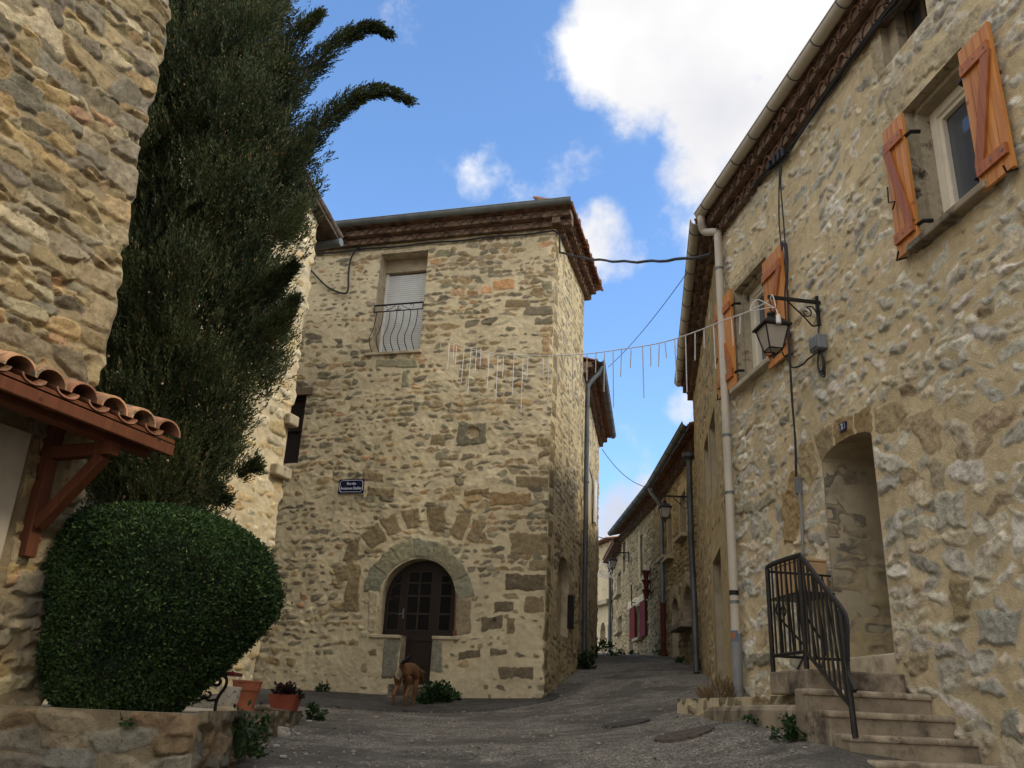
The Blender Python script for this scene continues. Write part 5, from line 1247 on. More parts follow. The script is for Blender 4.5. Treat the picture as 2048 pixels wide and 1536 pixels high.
cable('black cable running from the junction box left to the twin cables', smooth_path([PR.p(*PR.at(x, y, .04), .04) for x, y in p8([(850, 648), (825, 670), (795, 692), (765, 722), (712, 738), (694, 715), (682, 690)])], 4), .009)
a = PR2.p(R2L * .78, 6.0, .3); q0 = PC2.p(.35, 6.97, .5)
cable('thin wire slanting down from the far gutter to the roof edge of the lower house', catenary(a, q0, .10, 14), .006)
cable('thin wire crossing the lane far back below the drooping gutter', catenary(PC2.p(4.9, ray(1195, 903)[2] * 21.9, .1), PR3.p(.4, 5.0, .3), .25, 14), .008)
cable('dark wire crossing the gap at the far end of the lane', catenary(A3(ray(1175, 1063)[0] * 26.2, 26.2, ray(1175, 1063)[2] * 26.2), PR4.p(.1, 5.0, .3), .06, 8), .014)

# string of unlit icicle tubes
w0 = PC.p(*PC.at(893, 681, .03), .03); w1 = lamp_tip + A3(0, 0, -.03)
PW = Plane(w0[:2], (w1 - w0)[:2]); LW = np.linalg.norm((w1 - w0)[:2])
wpts = [PW.p(*PW.at(x, y)) for x, y in [(893, 681), (940, 697), (1000, 708), (1080, 711), (1160, 709), (1240, 699), (1320, 686), (1390, 664), (1450, 640), (1500, 622)]] + [w1]
wpath = smooth_path(wpts, 6)
sl_t = thing('icicle_light_string', 'unlit string of white icicle light tubes hanging across the lane', 'light string', w0)
mb = MB(); mb.tube(wpath, .0065, 5); mb.build('wire', M['wire_w'], sl_t, True)
tubes = [(899, 681, 735), (908, 688, 718), (913, 690, 728), (928, 697, 760), (942, 700, 785), (953, 701, 742), (962, 703, 730), (978, 704, 775), (996, 706, 798), (1007, 709, 752), (1028, 710, 786), (1046, 712, 822), (1056, 710, 757), (1087, 711, 750), (1098, 712, 818), (1115, 711, 762), (1129, 711, 740), (1145, 710, 790), (1162, 710, 756), (1174, 709, 762), (1192, 707, 745),
    (1209, 704, 783), (1226, 702, 815), (1243, 699, 752), (1262, 697, 735), (1285, 694, 797), (1301, 690, 733), (1318, 687, 733), (1330, 684, 717), (1349, 677, 765), (1355, 675, 704), (1371, 671, 786), (1390, 665, 721), (1408, 658, 697), (1427, 650, 740), (1440, 645, 758), (1463, 635, 694), (1480, 629, 668)]
rng_ = random.Random(12)
for i, (x, ya, yb) in enumerate(tubes):
    u, z = PW.at(x, ya); _, zb_ = PW.at(x, yb); dx = rng_.uniform(-.02, .02)
    j = min(range(len(wpath)), key=lambda k: abs((wpath[k] - PW.O) @ PW.U - u)); zt_ = wpath[j][2]
    mb = MB(); mb.tube([PW.p(u, zt_), PW.p(u, zt_ - .03), PW.p(u + dx, zb_)], [.003, .0062, .0062], 5); mb.build('light_tube', M['tube_w'], sl_t, True)
mb = MB(); mb.tube(smooth_path([w1, w1 + ZV * .03 + PR.U * .05, w1 - ZV * .12 + PR.U * .10, w1 - ZV * .06, w1 + ZV * .02 - PR.U * .06 + PR.n * .1, w1 - ZV * .08 - PR.U * .1 + PR.n * .15, w1 - ZV * .10 + PR.U * .05, w1 - ZV * .22 + PR.U * .14], 5), .005, 5); mb.build('lead', M['wire_w'], sl_t, True)
mb = MB(); mb.lathe([(.012, .04), (.022, .02), (.024, -.05), (.01, -.055)], w1 - ZV * .25 + PR.U * .14, 8); mb.build('plug', M['wire_w'], sl_t, True)

# ---------------------------------------------------------------- steps, landing and railing of the ochre house
def woff(px, py, z): d = ray(px, py); P = d * (z / d[2]); return (P - PR.O) @ PR.n
w_s = woff(1613.6, 1338, sz[0]); 
def w_at(px, u):      # distance from the wall of the point at wall position u seen at pixel column px (near the lane level)
    lo_, hi_ = .2, 2.5
    for _ in range(40):
        mm = (lo_ + hi_) / 2; P = PR.p(u, sz[1], mm); x = 1024 + FPX * (P @ CR) / (P @ CF)
        if x > px: lo_ = mm
        else: hi_ = mm
    return lo_
wst = [w_at(x, u) for x, u in zip((1614, 1618, 1653, 1691, 1737), su)]
0 and print('step widths', np.round(wst, 2), 'rise', rise, 'tread', tread, 'z', np.round(sz, 2))
M['step_lip'] = plain('worn step edge', (.34, .28, .20), .9, .3, 7, .4, bscale=90, spec=.1, dirt=((.14, .11, .08), 5, .48, .66))
stair = thing('steps', 'worn concrete steps climbing along the ochre wall to the deep doorway', 'steps', PR.p(su[3], -.5, .5))
wst += [wst[-1], wst[-1]]
u_far = PR.at(1536, 1345, wst[0])[0]; 
for k in range(7):
    mb = MB(); zb = -1.2
    if k == 0:
        V = [PR.p(u_far, sz[0] - .165, .03), PR.p(u_far, sz[0] - .165, wst[0] * .99), PR.p(su[0], sz[0] - .165, wst[0]), PR.p(su[0], sz[0] - .165, .03)]; mb.prism(V[::-1], ZV * .165)
    else:
        V = [PR.p(su[k - 1], zb, .0), PR.p(su[k - 1], zb, wst[k]), PR.p(su[k], zb, wst[k]), PR.p(su[k], zb, .0)]; mb.prism(V[::-1], ZV * (sz[k] - zb))
        mb.cur = 1; mb.prism([PR.p(su[k] + .022, sz[k] - .045, .0), PR.p(su[k] + .022, sz[k] - .004, .0), PR.p(su[k] - .1, sz[k] - .004, .0), PR.p(su[k] - .1, sz[k] - .045, .0)], PR.n * (wst[k] + .012))
    o = mb.build('landing' if k == 0 else 'step', [M['concrete'], M['step_lip']], stair, bevel=.014)
mb = MB(); mb.prism([PR.p(su[0] - .25, -1.2, wst[0] - .04), PR.p(su[0], -1.2, wst[0] - .02), PR.p(su[0], sz[0] - .17, wst[0] - .02), PR.p(su[0] - .25, sz[0] - .17, wst[0] - .04)], PR.n * -.5); mb.build('stair_block', M['concrete'], stair)
# masonry under the landing
pu0, pu1 = .06, su[0] - .24
PP = Plane(PR.p(0, 0, wst[0] * .86)[:2], PR.U)
ST['p'] = dict(ST['c'], pal=[(.16, .13, .085, 3), (.20, .16, .10, 2)], skip=.3, lap=.012)
stone_wall('pedestal', PP, .02, pu1 + .02, -.5, sz[0] - .168, .014, .014, ST['p'], M['wall_b'], stair, 71)
mb = MB(); mb.box(PR.p((.03 + pu1) / 2, -.15, wst[0] * .42), PR.U * (pu1 - .03) / 2, ZV * (sz[0] + .15 - .17), PR.n * wst[0] * .415); mb.build('pedestal_core', M['render'], stair)
# low plinth kerb at the foot
pk = [PR.p(.1, 0, .05), PR.p(.08, 0, wst[0] * .75), PR.p(u_far + .1, 0, wst[0] + .10), PR.p(su[0] - .1, 0, wst[0] + .08), PR.p(su[0] - .1, 0, .3)]
mb = MB(); zt_ = PR.at(1560, 1408, wst[0] + .15)[1]
mb.prism([A3(p[0], p[1], -.6) for p in pk], ZV * (zt_ + .6)); o = mb.build('plinth', M['concrete'], None, bevel=.04); tag(o, 'low mossy concrete plinth under the landing by the drainpipe foot', 'plinth')
# railing
rail = thing('step_railing', 'black iron railing round the landing and down the steps', 'railing', PR.p(u_far, sz[0], wst[0]))
wo = wst[0] - .03
Au, Az = PR.at(1519, 1140, wo)
uB = su[0] - .04; zB = PR.at(1594, 1112, wo)[1]
wC_ = wst[3] - .02; uC = PR.at(1713, 1500, wC_)[0]; zC = PR.at(1703, 1215, wC_)[1]
A_t = PR.p(u_far + .03, zB, wo); B_t = PR.p(uB, zB, wo); C_t = PR.p(uC - .05, zC + .02, wC_)
zlow = sz[0] + .12
A_l, B_l = PR.p(u_far + .03, zlow, wo), PR.p(uB, zlow, wo); C_l = PR.p(uC, PR.at(1703, 1418, wC_)[1], wC_)
Wt, Wl = PR.p(u_far + .03, zB, .22), PR.p(u_far + .03, zlow, .12)
mb = MB()
mb.tube(smooth_path([A_t - ZV * .06, A_t + PR.U * .03 - ZV * .0, B_t - PR.U * .03 + ZV * .0, B_t + PR.U * .06 - ZV * .035, B_t * .3 + C_t * .7, C_t, C_t + PR.U * .07 - ZV * .09, C_t + PR.U * .045 - ZV * .28, C_t + PR.U * .03 - ZV * .42, C_t + PR.U * .10 - ZV * .52], 5), .021, 6, .6); mb.build('handrail', M['iron'], rail, True)
mb = MB(); mb.tube([A_t - ZV * .04, Wt - ZV * .04], .010, 6); mb.build('return_rail', M['iron'], rail, True)
mb = MB(); mb.tube([Wl, A_l], .012, 6); mb.build('return_rail', M['iron'], rail, True)
mb = MB(); mb.tube([A_l, B_l, C_l], .014, 6); mb.build('lower_rail', M['iron'], rail, True)
for (p, q_) in ((A_t, PR.p(u_far + .03, sz[0] - .05, wo)), (B_t, PR.p(uB, sz[1] + .02, wo)), (C_t, PR.p(uC + .0, sz[3] - .02, wC_))):
    mb = MB(); mb.tube([p - ZV * .02, q_], .019, 6); mb.build('post', M['iron'], rail, True)
def bars(a_t, b_t, a_l, b_l, n, r=.0085):
    for k in range(1, n + 1):
        t = k / (n + 1); mb = MB(); mb.tube([a_t + (b_t - a_t) * t - ZV * .01, a_l + (b_l - a_l) * t], r if k % 2 else r * 1.2, 5); mb.build('bar', M['iron'], rail, True)
bars(A_t, B_t, A_l, B_l, 6); bars(B_t, C_t, B_l, C_l, 8); bars(Wt - ZV * .04, A_t - ZV * .04, Wl, A_l, 6)
# console table with a box behind the railing
q = PR.at(1604, 1194, .2); ct = thing('console_table', 'small black wrought iron console table with scrolled legs on the landing', 'table', PR.p(q[0], sz[0], .2))
tw = .24
for e in (-tw, tw):
    mb = MB(); mb.tube(smooth_path([PR.p(q[0] + e, q[1], .30), PR.p(q[0] + e, q[1] - .12, .33), PR.p(q[0] + e * .8, q[1] - .30, .20), PR.p(q[0] + e * .75, (q[1] + sz[0]) / 2 - .1, .12), PR.p(q[0] + e, sz[0], .22)], 4), .010, 5)
    mb.tube(spiral(PR.p(q[0] + e * .68, q[1] - .12, .30), PR.U * np.sign(e), ZV, .06, .015, 0, 6.5), .008, 5); mb.build('leg', M['iron'], ct, True)
mb = MB(); pbox(mb, PR, q[0] - tw - .05, q[0] + tw + .05, q[1] - .012, q[1] + .008, .05, .36); mb.build('table_top', M['iron'], ct)
qa = PR.at(1560, 1140, .2)
bx = thing('wooden_box', 'plain light brown box standing on the iron console table', 'box', PR.p(q[0], q[1], .2))
mb = MB(); pbox(mb, PR, q[0] - tw, q[0] + tw, q[1] + .01, qa[1] - .02, .08, .33); mb.build('body', M['card'], bx, bevel=.006)
mb = MB(); pbox(mb, PR, q[0] - tw - .008, q[0] + tw + .008, qa[1] - .018, qa[1] + .004, .072, .338); mb.build('lid', M['card'], bx, bevel=.006)

# ---------------------------------------------------------------- stone terrace on the left with its pots
def at_z(px, py, z): d = ray(px, py); return d * (z / d[2])
TZ = -.075
t0 = A3(-3.14, 5.36, 0); t1 = A3(*(ray(404, 1425)[:2] * 5.35), 0); t2 = A3(*(ray(602, 1422)[:2] * 9.9), 0); t3 = A3(-4.2, 10.6, 0)
ter = thing('stone_terrace', 'low rubble stone terrace wall and ledge at the foot of the clipped shrub', 'terrace', t1 + ZV * -.4)
PT1 = Plane(t0[:2], (t1 - t0)[:2]); PT2 = Plane(t1[:2], (t2 - t1)[:2]); l1 = np.linalg.norm((t1 - t0)[:2]); l2 = np.linalg.norm((t2 - t1)[:2])
ST['t'] = dict(ST['l'], pal=[(.16, .13, .085, 3), (.14, .125, .095, 3), (.17, .12, .07, 1.2), (.13, .12, .10, 2), (.20, .18, .14, 1)], h=(.005, .035), skip=.04, ch=(.08, .15), len=(1.1, 3.4), gap=(.008, .03), vgap=(.004, .014), pow=(3, 6), warp=.010)
stone_wall('terrace_wall', PT1, -.6, l1, -.95, TZ, .0085, .0085, ST['t'], M['wall_t'], ter, 81, edgeR=(PT2.n, 98, .02))
stone_wall('ledge_wall', PT2, 0, l2, -.75, TZ + .02, .012, .010, ST['t'], M['wall_t'], ter, 82, edgeL=(PT1.n, 98, .02))
mb = MB(); tv = [t0 - PT1.U * .6 - PT1.n * .03, t1 - PT1.n * .03 - PT2.n * .02, t2 - PT2.n * .03, t3, A3(-6, 9, 0)]
mb.prism([A3(p[0], p[1], -.9) for p in tv], ZV * (TZ + .9 - .004)); o = mb.build('terrace_top', M['concrete_l'], ter, bevel=.02)
# bench with a red plank
bz = TZ; bp = at_z(432, 1422, bz); bp = A3(*(ray(430, 1420)[:2] * 6.8), bz)
bn = thing('garden_stand', 'small wrought iron garden stand with a red plank top beside the clipped shrub', 'stand', bp)
hS = ray(432, 1346)[2] * 6.8 - bz
pl0 = A3(*(ray(471, 1346)[:2] * 6.8), bz + hS); ud = A3(1, .05, 0) / np.linalg.norm(A3(1, .05, 0)); vd = A3(-ud[1], ud[0], 0)
mb = MB(); mb.box(pl0 - ud * .15 + vd * .12, ud * .15, vd * .13, ZV * .013); mb.build('plank', M['red_paint'], bn, bevel=.005)
for e in (0, .26):
    b0 = bp + vd * e * .8 - ud * e * 1.1
    mb = MB(); s_ = hS / .33
    mb.tube(smooth_path([b0, b0 + ud * -.0 + ZV * .09 * s_, b0 + ud * .022 + ZV * .16 * s_, b0 + ud * .050 + ZV * .22 * s_, b0 + ud * .046 + ZV * .29 * s_, b0 + ud * .0 + ZV * .315 * s_] + list(spiral(b0 - ud * .012 + ZV * .262 * s_, ud, ZV, .048, .012, 1.6, 7.6, 14)), 3), .012, 6)
    mb.tube(smooth_path([b0 + ud * .01 + ZV * .11 * s_, b0 - ud * .05 + ZV * .095 * s_, b0 - ud * .085 + ZV * .115 * s_] + list(spiral(b0 - ud * .065 + ZV * .15 * s_, ud, ZV, .03, .008, 3.4, 8.5, 12)), 3), .009, 5)
    mb.tube(smooth_path([b0 - ud * .085 + ZV * .115 * s_, b0 - ud * .14 + ZV * .09 * s_, b0 - ud * .20 + ZV * .10 * s_, b0 - ud * .24 + ZV * .13 * s_], 3), .009, 5)
    mb.tube(spiral(b0 - ud * .115 + ZV * .15 * s_, -ud, ZV, .03, .008, 3.4, 8.5, 12), .008, 5)
    mb.tube([b0 + ZV * .31 * s_ + ud * .05, b0 + ZV * .31 * s_ - ud * .2], .012, 5)
    mb.build('leg', M['iron'], bn, True)
def on_ter(px, Y): d = ray(px, 1400); return A3(d[0] * Y, Y, TZ)
p = on_ter(457, 8.1); s_ = 43 / FPX * 8.1 / 2
t = thing('glazed_pot', 'white glazed flower pot with blue diamonds on a saucer', 'flower pot', p)
mb = MB(); mb.lathe([(s_ * .95, .0), (s_ * .98, .02), (s_ * .9, .035), (s_ * .6, .035)], p, 20); mb.build('saucer', M['dressed'], t, True)
mb = MB(); mb.lathe([(s_ * .62, .03), (s_ * .86, .09), (s_ * .92, .165), (s_ * 1.0, .19), (s_ * 1.0, .2), (s_ * .9, .2), (s_ * .85, .15), (s_ * .3, .14)], p, 22); mb.build('pot', M['glazed'], t, True)
mb = MB()
for k in range(6):
    a = 2 * math.pi * k / 6 + .25; V = []
    for (da, z_) in ((-.50, .112), (-.02, .050), (.50, .112), (-.02, .172)):
        rr = s_ * (.62 + (.86 - .62) * (z_ - .03) / .06 if z_ < .09 else .86 + .06 * (z_ - .09) / .075) + .003; V.append(p + A3(rr * math.cos(a + da), rr * math.sin(a + da), z_))
    mb.add(V, [(0, 1, 2, 3)])
mb.build('diamond_pattern', M['glazed_b'], t)
p = on_ter(490, 8.55); s_ = 54 / FPX * 8.55 / 2
t = thing('terracotta_pot', 'tall terracotta flower pot behind the white glazed pot', 'flower pot', p)
mb = MB(); mb.lathe([(s_ * .66, 0), (s_ * .70, .05), (s_ * .82, .16), (s_ * .84, .17), (s_ * .93, .18), (s_ * .98, .245), (s_ * 1.03, .25), (s_ * 1.03, .265), (s_ * .9, .265), (s_ * .85, .22), (s_ * .3, .215)], p, 24); mb.build('pot', M['terracotta'], t, True)
mb = MB(); mb.lathe([(s_ * .84, .222), (s_ * .5, .24), (.01, .235)], p, 12); mb.build('soil', M['soil'], t, True)
p = on_ter(570, 9.25); w_ = 54 / FPX * 9.25 / 2
t = thing('trough_planter', 'red brown plastic trough planter with dark purple leaves', 'planter', p)
mb = MB(); U_ = A3(.97, -.2, 0); V_ = A3(.2, .97, 0); lo_ = [p + U_ * a * w_ * .80 + V_ * b * .055 for a, b in ((-1, -1), (1, -1), (1, 1), (-1, 1))]; hi_ = [p + U_ * a * w_ + V_ * b * .085 + ZV * .15 for a, b in ((-1, -1), (1, -1), (1, 1), (-1, 1))]
rim = [q_ + ZV * .018 + (q_ - p - ZV * .15) * .05 for q_ in hi_]; inn = [p + U_ * a * w_ * .9 + V_ * b * .07 + ZV * .155 for a, b in ((-1, -1), (1, -1), (1, 1), (-1, 1))]
mb.add(lo_ + hi_ + rim + inn, [(3, 2, 1, 0)] + [(i + j * 4, (i + 1) % 4 + j * 4, (i + 1) % 4 + j * 4 + 4, i + j * 4 + 4) for j in range(3) for i in range(4)] + [(12, 13, 14, 15)])
mb.build('trough', M['brown_plastic'], t); TROUGH = (t, p, w_, U_, V_)
p0 = on_ter(508, 8.7); p1 = on_ter(580, 8.9)
mb = MB(); mb.tube(smooth_path([p0 + ZV * .02, p0 * .7 + p1 * .3 + ZV * .035, p0 * .4 + p1 * .6 + ZV * .02, p1 + ZV * .018], 5), [.012, .02, .028, .032, .034, .03, .028, .026, .024, .022, .022, .02, .018, .016, .014, .010], 8, .7)
tag(mb.build('driftwood', M['old_wood'], None, True), 'flat grey piece of driftwood lying on the terrace ledge', 'driftwood')
# loose pale stones
def rock(name, label, c, U_, V_, H_, seed, mat='white_stone'):
    rng = np.random.default_rng(seed); bm_ = MB(); n = 5; V = []
    g = np.linspace(-1, 1, n); faces = []
    import bmesh
    bm = bmesh.new(); bmesh.ops.create_cube(bm, size=2.0); bmesh.ops.subdivide_edges(bm, edges=bm.edges[:], cuts=3, use_grid_fill=True)
    for v in bm.verts:
        q_ = np.array(v.co); q_ = q_ / max(1e-6, np.linalg.norm(q_, 5)) * (1 + rng.normal() * .05); q_ = q_ * (1 + .12 * math.sin(3 * q_[0] + seed) * math.cos(2 * q_[1]))
        v.co = c + q_[0] * U_ + q_[1] * V_ + (q_[2] + .8) * ZV * H_
    me = bpy.data.meshes.new(name); bm.to_mesh(me); bm.free(); me.materials.append(M[mat]); o = link(name, me)
    return tag(o, label, 'stone')
p = gpix(555, 1473); rock('loose_stone', 'pale broken block lying against the foot of the terrace ledge', p - A3(0, -.05, .01), A3(.085, .02, 0), A3(-.02, .06, 0), .05, 3)
p = gpix(405, 1534, 3); rock('loose_stone', 'pale loose block at the bottom edge, in front of the terrace wall', p, A3(.075, .02, 0), A3(-.02, .05, 0), .045, 5)
for k, (px, py) in enumerate(((618, 1444), (552, 1494), (566, 1516), (470, 1500), (596, 1470))):
    p = gpix(px, py); rock('pebble', ('largest pale pebble beside the terrace weeds', 'flat pale pebble lying on the lane in front of the pale block', 'small round pebble near the bottom of the photo', 'pale pebble at the foot of the terrace weed', 'pale pebble right of the broken block')[k], p, A3(.03 - .003 * k, .008, 0), A3(-.006, .02, 0), .010, 20 + k)
# covers in the lane
def cover(label, px0, px1, py, mat, name='manhole_cover'):
    c = gpix((px0 + px1) / 2, py); r = min(.33, (px1 - px0) / 2 / FPX * c[1]); c[2] = gzf(c[0], c[1])
    nx = (gzf(c[0] + .2, c[1]) - gzf(c[0] - .2, c[1])) / .4; ny = (gzf(c[0], c[1] + .2) - gzf(c[0], c[1] - .2)) / .4
    def pt(rr, t, h): x, y = rr * math.cos(t), rr * math.sin(t); return A3(c[0] + x, c[1] + y, gzf(c[0] + x, c[1] + y) + h)
    th = thing(name, label, 'manhole cover', c)
    mb = MB(); n = 32; V = [pt(r, 2 * math.pi * k / n, -.01) for k in range(n)] + [pt(r * .99, 2 * math.pi * k / n, .017) for k in range(n)] + [pt(r * .86, 2 * math.pi * k / n, .017) for k in range(n)] + [pt(r * .85, 2 * math.pi * k / n, .014) for k in range(n)]
    mb.add(V, [(j * n + k, j * n + (k + 1) % n, (j + 1) * n + (k + 1) % n, (j + 1) * n + k) for j in range(3) for k in range(n)]); mb.build('ring', M[mat], th)
    mb = MB(); V = [pt(r * .845, 2 * math.pi * k / n, .012) for k in range(n)] + [pt(r * .83, 2 * math.pi * k / n, .016) for k in range(n)]; mb.add(V, [(k, (k + 1) % n, n + (k + 1) % n, n + k) for k in range(n)] + [tuple(n + k for k in range(n))])
    for i in range(-3, 4):
        for j in range(-3, 4):
            if i * i + j * j < 12: q_ = A3(c[0] + i * r * .2, c[1] + j * r * .2, gzf(c[0] + i * r * .2, c[1] + j * r * .2) + .016); mb.box(q_, A3(r * .06, 0, nx * r * .06), A3(0, r * .06, ny * r * .06), ZV * .002)
    mb.build('lid', M[mat], th)
cover('dark iron cover set in the lane, the further of the two', 1206, 1296, 1451, 'manhole_d')
cover('rusty red iron cover set in the lane, the nearer of the two', 1312, 1424, 1470, 'manhole_r')
# stacked pots on the bend and festive frame
q = PR4.at(*p3([(652, 838)])[0]); q1 = PR4.at(*p3([(652, 535)])[0]); Hh = (q1[1] - q[1]) / 3
t = thing('hanging_planters', 'stack of three dark red hanging planters left of the drainpipe at the bend', 'planter', PR4.p(q[0], q[1], .2))
for k in range(3): mb = MB(); mb.lathe([(.05, 0), (.085, Hh * .8), (.105, Hh * .85), (.105, Hh * .98), (.08, Hh * .99)], PR4.p(q[0], q[1] + k * Hh, .13), 12); mb.build('pot', M['planter_red'], t, True)
mb = MB(); mb.tube([PR4.p(q[0], q[1], .03), PR4.p(q[0], q1[1] + .1, .03)], .015, 5); mb.build('hanger', M['iron'], t)
a = PR4.at(*p3([(484, 690)])[0]); c = PR4.at(*p3([(490, 915)])[0]); mb = MB(); mb.tube([PR4.p(a[0], a[1], .12), PR4.p(c[0], c[1], .12)], .018, 5); mb.tube([PR4.p(c[0], c[1] + .1, .12), PR4.p(c[0], c[1] + .1, 0)], .012, 5)
tag(mb.build('flag_rod', M['iron'], None, True), 'thin dark rod standing upright above the red shutters', 'rod')
PF = Plane((ray(1188, 1150)[0] * 28.6, 28.6), (1, 0)); fz1 = PF.at(1200, 1128)[1]; fz0 = PF.at(1200, 1157)[1]; fu0 = PF.at(1190, 1140)[0]; fu1 = PF.at(1228, 1140)[0]
t = thing('festive_frame', 'white metal festive light frame with curls hung across the far lane', 'light frame', PF.p(fu1, fz0))
mb = MB(); mb.tube([PF.p(fu0, fz1), PF.p(fu1 - .1, fz1), PF.p(fu1, fz1 - .12), PF.p(fu1, fz0 - .35)], .016, 5)
for k in range(5):
    x0 = fu0 + (fu1 - fu0) * (k + .3) / 5; mb.tube(smooth_path([PF.p(x0, fz1), PF.p(x0 + .10, fz1 - .18), PF.p(x0 + .03, fz0 + .06 + .05 * (k % 2)), PF.p(x0 + .16, fz0 + .02)], 4), .011, 5); mb.tube(spiral(PF.p(x0 + .13, fz0 + .09), PF.U, ZV, .07, .02, 0, 5.5, 10), .010, 5)
mb.tube(smooth_path([PF.p(fu0, fz1 - .1), PF.p((fu0 + fu1) / 2, fz0 + .15), PF.p(fu1, fz0)], 4), .012, 5)
mb.build('frame', M['white'], t, True)

# ---------------------------------------------------------------- tiled porch canopy on the nearest house
PCn = PL
e0 = .74
def cz(px, py, off): return PL.at(px, py, off)
r1_ = cz(352, 888, e0); l1_ = cz(0, 722, e0)
z_e = (r1_[1] + l1_[1]) / 2 - .02; uR = r1_[0] - .04; uL = uR - 2.1
cn = thing('porch_canopy', 'small tiled porch canopy on red brown timber brackets over the pale door at left', 'canopy', PL.p(uR, z_e, 0))
slp = .34
nT = int(2.1 / .235)
rt_ = random.Random(21)
for k in range(nT):
    cu = uR - .115 - k * .235
    for j in range(2):
        cu_ = cu; cu = cu_ + rt_.uniform(-.008, .008); h1 = e0 - j * .37 + rt_.uniform(-.022, .012); h0 = h1 - .44
        seg = 9; V = []
        for h, w in ((h1, .110), (h0, .088)):
            for ro in (0, .014):
                for s2 in range(seg + 1): a = math.pi * s2 / seg; V.append(PL.p(cu + (w - ro) * math.cos(a), 0, h) + ZV * (z_e + .03 + (e0 - h) * slp + (w - ro) * math.sin(a) * .85 + .012 * (1 if h == h1 else 0)) - PL.U * PL.shear * 0)
        s1 = seg + 1; F = []
        for s2 in range(seg): F += [(s2, s2 + 1, s1 + s2 + 1, s1 + s2), (s2, 2 * s1 + s2, 2 * s1 + s2 + 1, s2 + 1), (s1 + s2, s1 + s2 + 1, 3 * s1 + s2 + 1, 3 * s1 + s2)]
        mb = MB(); mb.add(V, F); mb.build('roof_tile', M['tile_pale'] if (k + j) % 3 else M['tile'], cn, True); cu = cu_
    mb = MB(); cu2 = cu - .1175
    if k < nT - 1:
        seg = 7; V = []
        for h, w in ((e0 - .02, .085), (0, .105)):
            for ro in (0, .013):
                for s2 in range(seg + 1): a = math.pi + math.pi * s2 / seg; V.append(PL.p(cu2 + (w - ro) * math.cos(a), 0, h) + ZV * (z_e + .045 + (e0 - h) * slp + (w - ro) * math.sin(a) * .55))
        s1 = seg + 1; F = []
        for s2 in range(seg): F += [(s2, s2 + 1, s1 + s2 + 1, s1 + s2), (s2, 2 * s1 + s2, 2 * s1 + s2 + 1, s2 + 1), (s1 + s2, s1 + s2 + 1, 3 * s1 + s2 + 1, 3 * s1 + s2)]
        mb.add(V, F); mb.build('channel_tile', M['tile'], cn, True)
def cbeam(name, p, q_, w, h, up=None):
    p, q_ = np.asarray(p), np.asarray(q_); ax = q_ - p; L_ = np.linalg.norm(ax); ax = ax / L_; s_ = PL.U if abs(ax @ PL.U) < .7 else PL.n; v = np.cross(ax, s_); v /= np.linalg.norm(v); s2 = np.cross(v, ax)
    mb = MB(); mb.box((p + q_) / 2, ax * L_ / 2, s2 * w / 2, v * h / 2); return mb.build(name, M['beam'], cn, bevel=.006)
zz0 = lambda h: z_e - .04 + (e0 - h) * slp
def pl(u, z, h): return PL.O + PL.U * u + PL.n * h + ZV * z
uR2 = uR + PL.shear * 0
mb = MB(); mb.prism([pl(uL, zz0(.02) + .03, .02), pl(uR - .02, zz0(.02) + .03, .02), pl(uR - .02, zz0(e0 - .03) + .03, e0 - .03), pl(uL, zz0(e0 - .03) + .03, e0 - .03)], ZV * .024); mb.build('boarding', M['beam'], cn)
cbeam('fascia_beam', pl(uL, z_e - .045, e0 - .05), pl(uR - .01, z_e - .045, e0 - .05), .035, .075)
ub = PL.at(75, 870, .02)[0] + PL.shear * .9
cbeam('purlin', pl(uL, zz0(.52) - .07, .52), pl(uR - .06, zz0(.52) - .07, .52), .10, .12)
cbeam('wall_plate', pl(uL, zz0(.05) - .06, .05), pl(uR - .10, zz0(.05) - .06, .05), .08, .11)
for u_ in np.arange(uR - .12, uL, -.42): cbeam('rafter', pl(u_, zz0(.03) - .03 + .0, .03), pl(u_, zz0(e0 - .09) - .03, e0 - .09), .06, .075)
zp0 = PL.at(38, 1112, .04)[1]; zp1 = zz0(.05) - .11
ub2 = (PL.at(45, 1080, .04)[0] + PL.at(85, 880, .04)[0]) / 2
cbeam('bracket_post', pl(ub2, zp0, .045), pl(ub2, zp1, .045), .085, .085)
cbeam('bracket_arm', pl(ub2, zz0(.52) - .17, .09), pl(ub2, zz0(.52) - .17, .60), .08, .085)
cbeam('bracket_brace', pl(ub2, zp0 + .20, .09), pl(ub2, zz0(.52) - .215, .52), .075, .075)
mb = MB(); c_ = pl(ub2 + .046, zp0 + .12, .06); mb.tube([c_, c_ + PL.U * .015], .02, 8); mb.build('bolt', M['rust'], cn)
